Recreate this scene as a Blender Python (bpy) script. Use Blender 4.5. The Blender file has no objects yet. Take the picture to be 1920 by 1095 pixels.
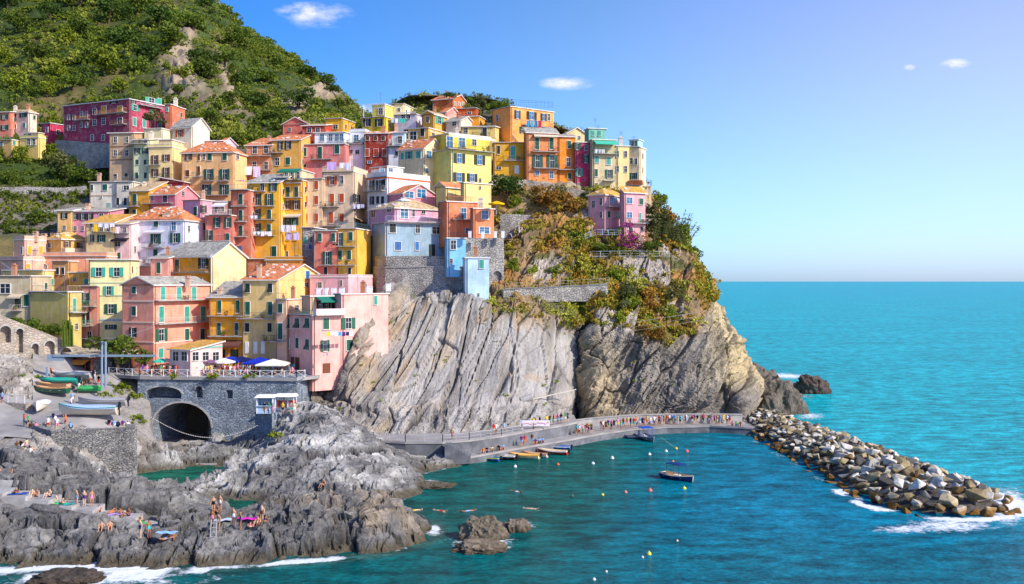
import bpy, bmesh, math, random
import numpy as np
from mathutils import Vector, Matrix
R=math.radians; rnd=random.Random(7); H=26.0; F=1920.0
SC=bpy.context.scene; COL=SC.collection
# ---- photo pixel + depth (metres from camera) -> world point
def P(px,py,Y): return Vector(((px-960)/F*Y, Y, H-(py-527)/F*Y))
def PZ(px,py,z): return P(px,py,F*(H-z)/(py-527))
def s2l(h):
    c=[int(h[i:i+2],16)/255 for i in (0,2,4)]
    return tuple((v/12.92 if v<=.04045 else ((v+.055)/1.055)**2.4) for v in c)+(1.,)
def props(o,label=None,cat=None,group=None,kind=None):
    if label: o['label']=label
    if cat: o['category']=cat
    if group: o['group']=group
    if kind: o['kind']=kind
    return o
def empty(name,loc,label,cat,group=None):
    o=bpy.data.objects.new(name,None); COL.objects.link(o); o.location=loc; o.empty_display_size=.5
    return props(o,label,cat,group)
def link(name,me,parent=None,loc=None,rz=0,scale=None,color=None):
    o=bpy.data.objects.new(name,me); COL.objects.link(o)
    if parent: o.parent=parent
    if loc is not None: o.location=loc
    if rz: o.rotation_euler=(0,0,rz)
    if scale: o.scale=scale
    if color: o.color=color
    return o
def np_mesh(name,V,Fq,mats,smooth=True,cols=None,mi=None,extra=None):
    me=bpy.data.meshes.new(name); V=np.asarray(V,dtype=np.float32); Fq=np.asarray(Fq,dtype=np.int32)
    n=Fq.shape[1]
    me.vertices.add(len(V)); me.vertices.foreach_set('co',V.ravel())
    me.loops.add(Fq.size); me.loops.foreach_set('vertex_index',Fq.ravel())
    me.polygons.add(len(Fq)); me.polygons.foreach_set('loop_start',np.arange(0,Fq.size,n,dtype=np.int32))
    me.polygons.foreach_set('loop_total',np.full(len(Fq),n,dtype=np.int32))
    if mi is not None: me.polygons.foreach_set('material_index',np.asarray(mi,dtype=np.int32))
    me.update(calc_edges=True)
    me.polygons.foreach_set('use_smooth',np.full(len(Fq),smooth))
    for m in mats: me.materials.append(m)
    if cols is not None:
        a=me.attributes.new('base','FLOAT_COLOR','POINT'); c=np.ones((len(V),4),np.float32); c[:,:3]=cols; a.data.foreach_set('color',c.ravel())
    if extra:
        for k,v in extra.items():
            a=me.attributes.new(k,'FLOAT','POINT'); a.data.foreach_set('value',np.asarray(v,np.float32).ravel())
    return me
class MB:
    "collects polygons for ONE mesh object"
    def __init__(s): s.v=[]; s.f=[]; s.m=[]
    def poly(s,pts,m=0):
        i=len(s.v); s.v+= [tuple(p) for p in pts]; s.f.append(tuple(range(i,i+len(pts)))); s.m.append(m)
    def prism(s,bot,top,m=0,mt=None,ms=None):
        i=len(s.v); n=len(bot); s.v+=[tuple(p) for p in bot]+[tuple(p) for p in top]
        for k in range(n):
            l=(k+1)%n; s.f.append((i+k,i+l,i+n+l,i+n+k)); s.m.append(m if ms is None else ms)
        s.f.append(tuple(range(i+n-1,i-1,-1))); s.m.append(m); s.f.append(tuple(range(i+n,i+2*n))); s.m.append(m if mt is None else mt)
    def box(s,a,b,m=0):
        x0,y0,z0=a; x1,y1,z1=b
        s.prism([(x0,y0,z0),(x1,y0,z0),(x1,y1,z0),(x0,y1,z0)],[(x0,y0,z1),(x1,y0,z1),(x1,y1,z1),(x0,y1,z1)],m)
    def bar(s,a,b,r,m=0,n=4,r2=None):
        a=Vector(a);b=Vector(b);d=(b-a)
        if d.length<1e-6: return
        d.normalize(); u=d.cross(Vector((0,0,1)) if abs(d.z)<.9 else Vector((1,0,0))).normalized(); w=d.cross(u)
        r2=r if r2 is None else r2
        A=[a+(u*math.cos(t)+w*math.sin(t))*r for t in [2*math.pi*(k+.5)/n for k in range(n)]]
        B=[b+(u*math.cos(t)+w*math.sin(t))*r2 for t in [2*math.pi*(k+.5)/n for k in range(n)]]
        s.prism(A,B,m)
    def tube(s,pts,r,m=0,n=5):
        for a,b in zip(pts[:-1],pts[1:]): s.bar(a,b,r,m,n)
    def mesh(s,name,mats,smooth=False,off=None):
        me=bpy.data.meshes.new(name)
        v=s.v if off is None else [(p[0]-off[0],p[1]-off[1],p[2]-off[2]) for p in s.v]
        me.from_pydata(v,[],s.f); 
        for m in mats: me.materials.append(m)
        me.polygons.foreach_set('material_index',s.m)
        if smooth: me.polygons.foreach_set('use_smooth',[True]*len(s.f))
        me.update(); 
        bm=bmesh.new(); bm.from_mesh(me); bmesh.ops.recalc_face_normals(bm,faces=bm.faces[:]); bm.to_mesh(me); bm.free()
        return me
    def obj(s,name,mats,parent=None,off=None,smooth=False,color=None):
        if not s.f: return None
        if parent is not None and off is None: off=parent.location
        o=link(name,s.mesh(name,mats,smooth,off),parent)
        if color: o.color=color
        return o
# ---- numpy noise
def _h(ix,iy,iz):
    n=(ix.astype(np.int64)*374761393+iy.astype(np.int64)*668265263+iz.astype(np.int64)*2147483647//7)&0xffffffff
    n=((n^(n>>13))*1274126177)&0xffffffff; n=(n^(n>>16)); n=(n*2246822519)&0xffffffff; n^=n>>15
    return (n&0xffffff)/float(0xffffff)
def vn(p):
    p=np.asarray(p,float); i=np.floor(p).astype(np.int64); f=p-i; f=f*f*f*(f*(f*6-15)+10)
    x,y,z=i[...,0],i[...,1],i[...,2]; fx,fy,fz=f[...,0],f[...,1],f[...,2]
    def L(a,b,t): return a+(b-a)*t
    return L(L(L(_h(x,y,z),_h(x+1,y,z),fx),L(_h(x,y+1,z),_h(x+1,y+1,z),fx),fy),
             L(L(_h(x,y,z+1),_h(x+1,y,z+1),fx),L(_h(x,y+1,z+1),_h(x+1,y+1,z+1),fx),fy),fz)*2-1
def fbm(p,o=5,g=.5,l=2.03):
    s=0;a=1;t=0;p=np.asarray(p,float)
    for k in range(o): s=s+a*vn(p+k*17.3); t+=a; a*=g; p=p*l
    return s/t
def ridge(p,o=5,g=.5):
    s=0;a=1;t=0;p=np.asarray(p,float)
    for k in range(o): s=s+a*(1-2*np.abs(vn(p+k*9.1))); t+=a; a*=g; p=p*2.07
    return s/t
def worley(p):
    p=np.asarray(p,float); i=np.floor(p).astype(np.int64); f1=np.full(p.shape[:-1],9.); f2=f1.copy(); cid=np.zeros(p.shape[:-1])
    for dx in(-1,0,1):
        for dy in(-1,0,1):
            for dz in(-1,0,1):
                q=i+np.array([dx,dy,dz]); a,b,c=q[...,0],q[...,1],q[...,2]
                r=np.stack([a+_h(a,b,c),b+_h(a+91,b+7,c),c+_h(a,b+33,c+55)],-1)
                d=np.sqrt(((r-p)**2).sum(-1)); m=d<f1
                f2=np.where(m,f1,np.minimum(f2,d)); cid=np.where(m,_h(a+5,b+11,c+17),cid); f1=np.where(m,d,f1)
    return f1,f2,cid
def sm(a,b,x): t=np.clip((x-a)/(b-a),0,1); return t*t*(3-2*t)
# ---- lofted surface through measured control points
def cr(C,n,axis):
    C=np.moveaxis(np.asarray(C,float),axis,0); m=len(C); t=np.linspace(0,m-1,n); i=np.minimum(t.astype(int),m-2); f=(t-i)
    f=f.reshape((-1,)+(1,)*(C.ndim-1))
    p0=C[np.maximum(i-1,0)];p1=C[i];p2=C[i+1];p3=C[np.minimum(i+2,m-1)]
    k=.5
    o=p1+f*(k*(p2-p0)+f*(k*(2*p0-5*p1+4*p2-p3)+f*k*(3*p1-p0-3*p2+p3)))
    return np.moveaxis(o,0,axis)
def loft(cols,nc,nr):
    g=cr(cr(cols,nc,0),nr,1)       # (nc,nr,3) px,py,Y
    px,py,Y=g[...,0],g[...,1],g[...,2]
    return np.stack([(px-960)/F*Y,Y,H-(py-527)/F*Y],-1),px,py
def gnorm(G):
    du=np.gradient(G,axis=0); dv=np.gradient(G,axis=1); n=np.cross(du,dv); l=np.linalg.norm(n,axis=-1,keepdims=True); return n/np.maximum(l,1e-9)
def gfaces(a,b):
    i=np.arange(a*b).reshape(a,b); return np.stack([i[:-1,:-1],i[1:,:-1],i[1:,1:],i[:-1,1:]],-1).reshape(-1,4)
# ---- node helper
class NT:
    def __init__(s,name=None,tree=None):
        if name: s.mat=bpy.data.materials.new(name); s.mat.use_nodes=True; s.t=s.mat.node_tree
        else: s.t=tree
        s.t.nodes.clear()
    def n(s,ty,ins=None,**kw):
        nd=s.t.nodes.new(ty)
        for k,v in kw.items(): setattr(nd,k,v)
        for k,v in (ins or {}).items():
            if isinstance(v,bpy.types.NodeSocket): s.t.links.new(v,nd.inputs[k])
            else: nd.inputs[k].default_value=v
        return nd
    def mth(s,op,a,b=0.,c=None):
        i={0:a,1:b}
        if c is not None: i[2]=c
        return s.n('ShaderNodeMath',i,operation=op).outputs[0]
    def mix(s,f,a,b,bt='MIX'):
        nd=s.n('ShaderNodeMix',data_type='RGBA',blend_type=bt)
        for idx,v in ((0,f),(6,a),(7,b)):
            if isinstance(v,bpy.types.NodeSocket): s.t.links.new(v,nd.inputs[idx])
            else: nd.inputs[idx].default_value=v
        return nd.outputs[2]
    def ramp(s,f,st):
        nd=s.n('ShaderNodeValToRGB',{0:f}); e=nd.color_ramp.elements
        while len(e)<len(st): e.new(.5)
        for k,(p,c) in enumerate(st): e[k].position=p; e[k].color=c if len(c)==4 else (*c,1)
        return nd.outputs[0]
    def noise(s,vec,sc,det=4,ro=.55,out=0): return s.n('ShaderNodeTexNoise',{'Vector':vec,'Scale':sc,'Detail':det,'Roughness':ro}).outputs[out]
    def pos(s): return s.n('ShaderNodeNewGeometry').outputs['Position']
    def mapv(s,vec,scale=(1,1,1),rot=(0,0,0)): return s.n('ShaderNodeMapping',{'Vector':vec,'Scale':scale,'Rotation':rot}).outputs[0]
    def out(s,col,rough=.9,h=None,st=.3,dist=.1,spec=.2,**kw):
        i={'Base Color':col,'Roughness':rough,'Specular IOR Level':spec}; i.update(kw)
        b=s.n('ShaderNodeBsdfPrincipled',i)
        if h is not None:
            bp=s.n('ShaderNodeBump',{'Height':h,'Strength':st,'Distance':dist}); s.t.links.new(bp.outputs[0],b.inputs['Normal'])
        o=s.n('ShaderNodeOutputMaterial'); s.t.links.new(b.outputs[0],o.inputs[0]); s.bsdf=b; return s.mat
def g1(v): return (v,v,v,1)
# plaster coloured per object
def m_plaster():
    t=NT('weathered_plaster'); c=t.n('ShaderNodeObjectInfo').outputs['Color']; p=t.pos()
    a=t.noise(p,.35,5,.6); st=t.noise(t.mapv(p,(2.2,2.2,.22)),1.,4,.6); f=t.noise(p,3.,4,.6)
    c1=t.mix(1.,c,t.ramp(a,[(.32,g1(.76)),(.58,g1(1.06))]),'MULTIPLY')
    c1=t.mix(t.ramp(t.noise(p,.9,6,.7),[(.5,g1(0)),(.62,g1(.22))]),c1,(.62,.56,.48,1))
    c1=t.mix(1.,c1,t.ramp(st,[(.3,(.85,.83,.81)),(.5,g1(1.02))]),'MULTIPLY')
    c1=t.mix(t.ramp(f,[(.56,g1(0)),(.72,g1(.35))]),c1,(.42,.38,.33,1))
    return t.out(c1,.92,f,.35,.05)
def m_flat(name,rough=.7,spec=.3,var=.15,sc=3.,bump=.15,metal=0.):
    t=NT(name); c=t.n('ShaderNodeObjectInfo').outputs['Color']; n=t.noise(t.pos(),sc,3,.6)
    c=t.mix(1.,c,t.ramp(n,[(.3,g1(1-var)),(.7,g1(1+var*.5))]),'MULTIPLY')
    return t.out(c,rough,n,bump,.03,spec,Metallic=metal)
def m_col(name,rgb,rough=.7,spec=.3,var=.2,sc=2.,bump=.2,**kw):
    t=NT(name); n=t.noise(t.pos(),sc,4,.6)
    c=t.mix(1.,(*rgb,1),t.ramp(n,[(.3,g1(1-var)),(.7,g1(1+var*.5))]),'MULTIPLY')
    return t.out(c,rough,n,bump,.05,spec,**kw)
def m_tile():
    t=NT('terracotta_tiles'); p=t.pos(); o=t.n('ShaderNodeObjectInfo').outputs['Color']
    v=t.n('ShaderNodeTexVoronoi',{'Vector':p,'Scale':2.2}); n=t.noise(p,.6,4,.6)
    c=t.mix(1.,o,t.ramp(t.n('ShaderNodeSeparateColor',{0:v.outputs['Color']}).outputs[0],[(0,g1(.62)),(.5,g1(1.)),(1,g1(1.3))]),'MULTIPLY')
    c=t.mix(t.ramp(n,[(.45,g1(0)),(.7,g1(.45))]),c,(.34,.29,.22,1))
    w=t.n('ShaderNodeTexWave',{'Vector':p,'Scale':1.3,'Distortion':1.5,'Detail':2},bands_direction='DIAGONAL').outputs[1]
    return t.out(c,.9,t.mth('ADD',w,v.outputs['Distance']),.6,.12)
def m_stone(name,a,b,mort,sc=1.2,zs=1.9,dist=.2):
    t=NT(name); p=t.pos(); q=t.mapv(p,(1,1,zs)); d=t.n('ShaderNodeMixRGB',{0:.12,1:q,2:t.noise(p,1.5,3,out=1)}).outputs[0]
    v=t.n('ShaderNodeTexVoronoi',{'Vector':d,'Scale':sc}); e=t.n('ShaderNodeTexVoronoi',{'Vector':d,'Scale':sc},feature='DISTANCE_TO_EDGE').outputs['Distance']
    k=t.n('ShaderNodeSeparateColor',{0:v.outputs['Color']}).outputs[0]
    c=t.mix(k,(*a,1),(*b,1)); c=t.mix(t.ramp(e,[(.0,g1(1)),(.09,g1(0))]),c,(*mort,1))
    n=t.noise(p,.4,5,.6); c=t.mix(1.,c,t.ramp(n,[(.3,g1(.62)),(.6,g1(1.1))]),'MULTIPLY')
    h=t.mth('ADD',t.ramp(e,[(0,g1(0)),(.15,g1(1))]),t.mth('MULTIPLY',t.noise(p,6.,3),.5))
    return t.out(c,.95,h,.9,dist)
def m_attr(name,sc=1.,var=.5,bump=.8,dist=.25,rough=.93,crack=True,strat=(1,1,1),rot=(0,0,0)):
    "rock / soil: surface colour from the mesh's own colour layer, broken up by noise and cracks"
    t=NT(name); c=t.n('ShaderNodeAttribute',attribute_name='base').outputs['Color']; p=t.pos(); q=t.mapv(p,strat,rot)
    a=t.noise(q,.5*sc,8,.65); b=t.noise(q,2.6*sc,6,.65); f=t.noise(p,9*sc,3,.6)
    c=t.mix(1.,c,t.ramp(a,[(.28,g1(1-var)),(.5,g1(1.)),(.72,g1(1+var*.6))]),'MULTIPLY')
    c=t.mix(1.,c,t.ramp(b,[(.3,g1(1-var)),(.55,g1(1.05)),(.8,g1(1.25))]),'MULTIPLY')
    h=t.mth('ADD',t.mth('MULTIPLY',a,1.2),t.mth('ADD',t.mth('MULTIPLY',b,.5),t.mth('MULTIPLY',f,.15)))
    if crack:
        e=t.n('ShaderNodeTexVoronoi',{'Vector':t.n('ShaderNodeMixRGB',{0:.35,1:q,2:t.noise(q,.8,4,out=1)}).outputs[0],'Scale':.55*sc},feature='DISTANCE_TO_EDGE').outputs['Distance']
        k=t.ramp(e,[(0,g1(.0)),(.05,g1(1.))]); c=t.mix(t.ramp(t.noise(p,.35,2),[(.5,g1(0)),(.6,g1(1))]),c,t.mix(1.,c,t.ramp(e,[(0,g1(.5)),(.02,g1(1))]),'MULTIPLY'))
        h=t.mth('ADD',h,t.mth('MULTIPLY',k,.08))
    return t.out(c,rough,h,bump,dist)
def m_leaf(name,a,b,c3=None,sc=.35):
    t=NT(name); p=t.pos(); r=t.n('ShaderNodeObjectInfo').outputs['Random']; n=t.noise(p,sc,3,.6); n2=t.noise(p,sc*7,2,.6)
    c=t.mix(t.ramp(t.mth('ADD',t.mth('MULTIPLY',n,.6),t.mth('MULTIPLY',n2,.4)),[(.38,g1(0)),(.62,g1(1))]),(*a,1),(*b,1))
    if c3: c=t.mix(t.ramp(t.noise(p,sc*.45,2,.5),[(.5,g1(0)),(.62,g1(1))]),c,(*c3,1))
    c=t.mix(1.,c,t.ramp(r,[(0,g1(.75)),(1,g1(1.25))]),'MULTIPLY')
    b=t.n('ShaderNodeBsdfPrincipled',{'Base Color':c,'Roughness':.7,'Specular IOR Level':.15})
    tr=t.n('ShaderNodeBsdfTranslucent',{'Color':c}); mx=t.n('ShaderNodeMixShader',{0:.25,1:b.outputs[0],2:tr.outputs[0]})
    o=t.n('ShaderNodeOutputMaterial'); t.t.links.new(mx.outputs[0],o.inputs[0]); return t.mat
M={}
M['plaster']=m_plaster(); M['paint']=m_flat('painted_wood',.6); M['cloth']=m_flat('woven_cloth',.95,.05,.2,5.); M['skin']=m_flat('skin',.6,.25,.08)
M['metal']=m_flat('painted_metal',.45,.5,.1); M['gel']=m_flat('glossy_gelcoat',.28,.5,.12,1.)
M['tile']=m_tile()
M['glass']=m_col('dark_window_glass',(.02,.028,.036),.25,.35,.3,.7,.02)
M['bglass']=m_col('blue_window_glass',(.03,.14,.26),.3,.25,.2,.7,.02)
M['trim']=m_col('pale_trim',(.72,.69,.62),.8,.2,.15)
M['conc']=m_col('weathered_concrete',(.40,.39,.36),.9,.2,.35,.8,.4)
M['concd']=m_col('dark_stained_concrete',(.16,.17,.18),.9,.2,.5,.5,.5)
M['pave']=m_col('paved_ground',(.33,.315,.29),.9,.2,.3,.35,.3)
M['stone']=m_stone('dry_stone_wall',(.50,.48,.42),(.26,.26,.25),(.10,.10,.10),2.6,2.6)
M['stonew']=m_stone('rubble_wall',(.52,.49,.42),(.34,.33,.31),(.24,.22,.20),2.4,1.5,.12)
M['stoneb']=m_stone('mortared_stone',(.50,.43,.33),(.36,.31,.25),(.33,.29,.24),1.8,1.6,.08)
M['stoneq']=m_stone('blue_grey_masonry',(.33,.39,.43),(.19,.23,.27),(.17,.20,.23),1.9,2.2,.1)
M['rock']=m_attr('rugged_grey_rock',1.,.42,1.,.35)
M['slab']=m_attr('slab_rock',.8,.25,.7,.22,crack=False,strat=(1.2,1.2,.32),rot=(0,R(-18),0))
M['soil']=m_attr('hill_soil',.6,.35,.6,.3,crack=False)
M['bould']=m_flat('boulder_stone',.9,.15,.35,.9,.8)
M['leaf']=m_leaf('leaves',(.05,.10,.015),(.12,.17,.03))
# ================= CAMERA, LIGHT, SKY =================
cam=bpy.data.objects.new('camera',bpy.data.cameras.new('camera')); COL.objects.link(cam); SC.camera=cam
cam.location=(0,0,H); cam.rotation_euler=(R(90),0,0); cam.data.sensor_width=36; cam.data.lens=36; cam.data.shift_y=-20.5/1920
cam.data.clip_start=1; cam.data.clip_end=90000
SUN=Vector((.76,-.46,.60)).normalized()
sl=bpy.data.lights.new('sun','SUN'); sl.energy=5.0; sl.angle=R(.5); sl.color=(1,.925,.80)
so=link('sun',sl); so.rotation_euler=(-SUN).to_track_quat('-Z','Y').to_euler(); so['kind']='structure'
W=bpy.data.worlds.new('World'); SC.world=W; W.use_nodes=True; w=NT(tree=W.node_tree)
sky=w.n('ShaderNodeTexSky',sky_type='NISHITA',sun_disc=False,sun_elevation=math.asin(SUN.z),sun_rotation=math.atan2(SUN.x,SUN.y),altitude=30,air_density=1.,dust_density=.6,ozone_density=2.5)
d=w.n('ShaderNodeTexCoord').outputs['Generated']; sp=w.n('ShaderNodeSeparateXYZ',{0:d})
# air tint: deeper blue away from the sun, lilac near it
az=w.mth('DIVIDE',sp.outputs[0],w.mth('MAXIMUM',sp.outputs[1],.05))
el=w.mth('DIVIDE',sp.outputs[2],w.mth('MAXIMUM',sp.outputs[1],.05))
fx=w.n('ShaderNodeMapRange',{'Value':w.mth('SUBTRACT',az,w.mth('MULTIPLY',el,.25)),'From Min':-.42,'From Max':.5},interpolation_type='SMOOTHSTEP').outputs[0]
tint=w.ramp(fx,[(0,(.42,1.30,2.5)),(.45,(1.4,1.9,2.6)),(1.,(3.15,2.65,3.6))])
hz=w.n('ShaderNodeMapRange',{'Value':el,'From Min':.0,'From Max':.26},interpolation_type='SMOOTHSTEP').outputs[0]
tint=w.mix(hz,w.ramp(fx,[(0,(.85,1.6,2.9)),(.55,(1.35,2.15,3.6)),(1.,(1.95,2.5,4.1))]),tint)
c=w.mix(1.,sky.outputs[0],tint,'MULTIPLY')
# a few small fair weather clouds
v=w.n('ShaderNodeCombineXYZ',{0:az,1:el}).outputs[0]
nz=w.noise(w.mapv(v,(26,60,1)),1.,8,.66)
tot=None
for (cx,cy,rx,ry,am) in ((598,28,95,40,.62),(1062,156,68,17,1.15),(1792,120,42,14,1.2),(1706,127,16,8,.9),(690,205,50,16,.75),(560,18,60,22,.7)):
    ax=(cx-960)/F; ay=(527-cy)/F
    q=w.n('ShaderNodeVectorMath',{0:v,1:(ax,ay,0)},operation='SUBTRACT').outputs[0]
    q=w.n('ShaderNodeVectorMath',{0:q,1:(F/rx,F/ry,0)},operation='MULTIPLY').outputs[0]
    l=w.n('ShaderNodeVectorMath',{0:q},operation='LENGTH').outputs[1]
    m=w.mth('MULTIPLY',w.n('ShaderNodeMapRange',{'Value':l,'From Min':1.05,'From Max':.15},interpolation_type='SMOOTHSTEP').outputs[0],am)
    tot=m if tot is None else w.mth('ADD',tot,m)
cm=w.n('ShaderNodeMapRange',{'Value':w.mth('MULTIPLY',tot,w.mth('MULTIPLY',w.mth('SUBTRACT',nz,.36),4.6)),'From Min':.12,'From Max':1.25}).outputs[0]
c=w.mix(w.mth('MULTIPLY',cm,.8),c,(15,14.6,15.4,1))
bg=w.n('ShaderNodeBackground',{0:c,1:.070}); wo=w.n('ShaderNodeOutputWorld'); w.t.links.new(bg.outputs[0],wo.inputs[0])
SC.view_settings.view_transform='Standard'; SC.view_settings.look='None'; SC.view_settings.exposure=.13; SC.view_settings.gamma=1
# ================= HILLSIDE (town slope + hill) =================
HC=[ # each column: (px, [(py,Y)...]) bottom -> ridge -> behind
(-140,[(720,155),(600,172),(500,190),(440,203),(385,219),(335,236),(290,250),(235,268),(150,305),(60,355),(-60,415),(-160,470),(-120,560)]),
(0,[(720,160),(600,176),(505,193),(445,205),(385,220),(335,236),(290,250),(235,268),(150,305),(60,355),(-50,410),(-140,460),(-110,560)]),
(120,[(720,165),(600,181),(515,194),(450,206),(390,221),(335,237),(285,253),(225,273),(150,305),(60,352),(-30,400),(-110,450),(-80,550)]),
(230,[(720,170),(600,186),(520,195),(460,206),(395,223),(330,238),(280,252),(200,276),(130,306),(60,345),(-20,395),(-80,440),(-60,540)]),
(330,[(720,174),(620,188),(530,196),(480,204),(415,218),(345,232),(290,243),(225,262),(140,295),(70,335),(0,380),(-38,415),(20,520)]),
(400,[(720,176),(620,189),(530,198),(480,206),(415,220),(350,232),(290,243),(235,258),(160,290),(100,328),(45,372),(12,402),(80,520)]),
(470,[(720,178),(620,190),(530,199),(480,207),(420,219),(350,232),(290,243),(255,256),(200,285),(150,318),(100,360),(64,398),(130,520)]),
(550,[(720,178),(620,190),(525,199),(480,207),(420,219),(350,231),(290,243),(245,258),(205,288),(170,320),(140,358),(118,392),(190,520)]),
(620,[(720,178),(620,190),(520,199),(480,207),(420,218),(350,229),(290,242),(250,257),(225,282),(203,315),(185,350),(172,386),(240,520)]),
(690,[(720,180),(600,194),(520,200),(480,207),(420,216),(350,227),(290,241),(245,256),(236,275),(232,305),(229,340),(228,370),(290,520)]),
(760,[(720,182),(600,195),(520,201),(480,207),(420,215),(350,226),(285,240),(230,252),(205,262),(196,268),(192,272),(190,276),(300,420)]),
(850,[(700,185),(600,196),(520,202),(470,208),(420,214),(350,224),(285,238),(235,250),(208,260),(196,266),(190,271),(188,276),(300,400)]),
(930,[(700,188),(600,196),(520,203),(470,210),(420,213),(346,217.5),(300,232),(255,245),(222,254),(206,260),(198,265),(196,270),(300,380)]),
(1010,[(700,192),(600,198),(530,206),(480,209),(425,214),(356,218),(332,227),(300,235),(270,245),(250,252),(238,258),(232,262),(330,360)]),
(1090,[(700,196),(600,201),(540,207),(490,209),(440,213),(363,217.5),(345,226),(320,232),(300,238),(280,243),(265,248),(258,252),(350,340)]),
(1160,[(700,200),(600,204),(540,208),(490,209),(440,212),(374,217),(362,225),(345,229),(325,233),(310,237),(300,241),(295,246),(380,330)]),
(1215,[(700,203),(600,206),(540,210),(490,213),(450,216),(410,219),(390,223),(378,227),(370,231),(366,235),(366,240),(370,246),(450,320)]),
(1262,[(700,206),(600,208),(540,211),(500,214),(470,217),(455,220),(450,224),(450,228),(455,232),(465,238),(490,245),(520,255),(640,310)]),
]
cols=[[(px,905,c[0][1]-3)]+[(px,py,Y) for py,Y in c] for px,c in HC]
G,px,py=loft(cols,420,330); N=gnorm(G)
hill=sm(262,285,G[...,1]); left=1-sm(250,330,px)
n=fbm(G*.05,5); n2=ridge(G*.09,5); G=G+N*(n*3.2*hill+.9*n2*(.3+hill))[...,None]
# vine terraces on the left flank: real steps
tz=np.clip(left*sm(228,240,G[...,1])+left*(1-sm(300,345,py))*0,0,1)*(1-sm(330,380,G[...,1])*.6)
stp=3.4; zz=G[...,2]+1.6*fbm(G*.03,3); fr=zz/stp-np.floor(zz/stp); G[...,2]+= (sm(.62,1.,fr)-fr)*stp*tz*.9
green=np.array([.045,.075,.014]); dry=np.array([.20,.15,.06]); rock=np.array([.31,.25,.17]); dark=np.array([.035,.05,.018]); ochre=np.array([.34,.21,.08]); wall=np.array([.17,.15,.12])
c=green+(dry-green)*sm(-.05,.5,fbm(G*.07,4))[...,None]*.8
c=c+(dark-c)*sm(.0,.4,fbm(G*.05+7,3))[...,None]*.6
# the rocky spine that runs down the middle of the hill
sp1=np.interp(py,[0,60,110,170,230,300],[348,352,333,345,420,455]); sw=np.interp(py,[0,60,110,170,230,300],[6,14,24,36,38,20])
rk=np.exp(-((px-sp1)/sw)**2)*(Y0:=1)*sm(40,80,py)*(1-sm(255,290,py))
sp2=np.interp(py,[60,130,200,270],[398,412,430,455]); rk=np.maximum(rk,np.exp(-((px-sp2)/11)**2)*sm(70,130,py))
rk=np.maximum(rk,np.exp(-((px-600)/30)**2-((py-178)/11)**2)*.8); rk=np.maximum(rk,np.exp(-((px-555)/24)**2-((py-205)/24)**2)*.8)
rk=np.clip(rk*1.5+.5*fbm(G*.12,4)*(rk>.1),0,1)*hill
c=c+(rock-c)*rk[...,None]; c=c+(ochre-c)*(rk*sm(0,.5,fbm(G*.09+3,3)))[...,None]*.8
rs=ridge(G*np.array([.25,.25,.07]),5); G=G+N*(rs*3.0*rk)[...,None]
lo=(1-hill)*sm(350,372,py)*(1-sm(430,450,py))*(1-sm(200,260,px)); c=c+(wall-c)*np.clip(lo,0,1)[...,None]
c=c+(np.array([.13,.12,.08])-c)*((1-hill)*sm(250,300,px))[...,None]
rt=(1-hill)*sm(915,935,px)*sm(335,350,py)
hc=np.array([.26,.19,.10])+(np.array([.40,.36,.29])-np.array([.26,.19,.10]))*sm(-.1,.3,fbm(G*.12+2,4))[...,None]; hc=hc+(np.array([.38,.20,.05])-hc)*sm(.0,.35,fbm(G*.1+8,3))[...,None]*.7
c=c+(hc-c)*rt[...,None]; G=G+N*(rt*(1.3*ridge(G*.22,5)+.6*fbm(G*.7,3)))[...,None]
me=np_mesh('hillside',G.reshape(-1,3),gfaces(420,330),[M['soil']],True,c.reshape(-1,3))
props(link('hillside',me),kind='structure'); HG=(G,px,py,rk)
def facets(Pn,cell,amp,tilt,dip,seed):
    "broken bedding: every cell is its own tilted plane"
    p=Pn/cell+seed; i=np.floor(p).astype(np.int64); f1=np.full(p.shape[:-1],9.); f2=f1.copy(); out=np.zeros(p.shape[:-1]); cid=out.copy()
    for dx in(-1,0,1):
        for dy in(-1,0,1):
            q=i+np.array([dx,dy,0]); a,b,c=q[...,0],q[...,1],q[...,2]*0; cx,cy_=a+_h(a,b,c),b+_h(a+91,b+7,c)
            ex,ey=p[...,0]-cx,p[...,1]-cy_; d=np.sqrt(ex**2+ey**2); m=d<f1
            h=(_h(a+5,b+11,c)-.5)*amp+ex*((_h(a+3,b+2,c)-.5)*tilt+dip[0])+ey*((_h(a+8,b+1,c)-.5)*tilt+dip[1])
            f2=np.where(m,f1,np.minimum(f2,d)); out=np.where(m,h,out); cid=np.where(m,_h(a+41,b+23,c),cid); f1=np.where(m,d,f1)
    FID.append(np.floor(0)) if 0 else None
    return out,f2-f1,cid
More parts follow.
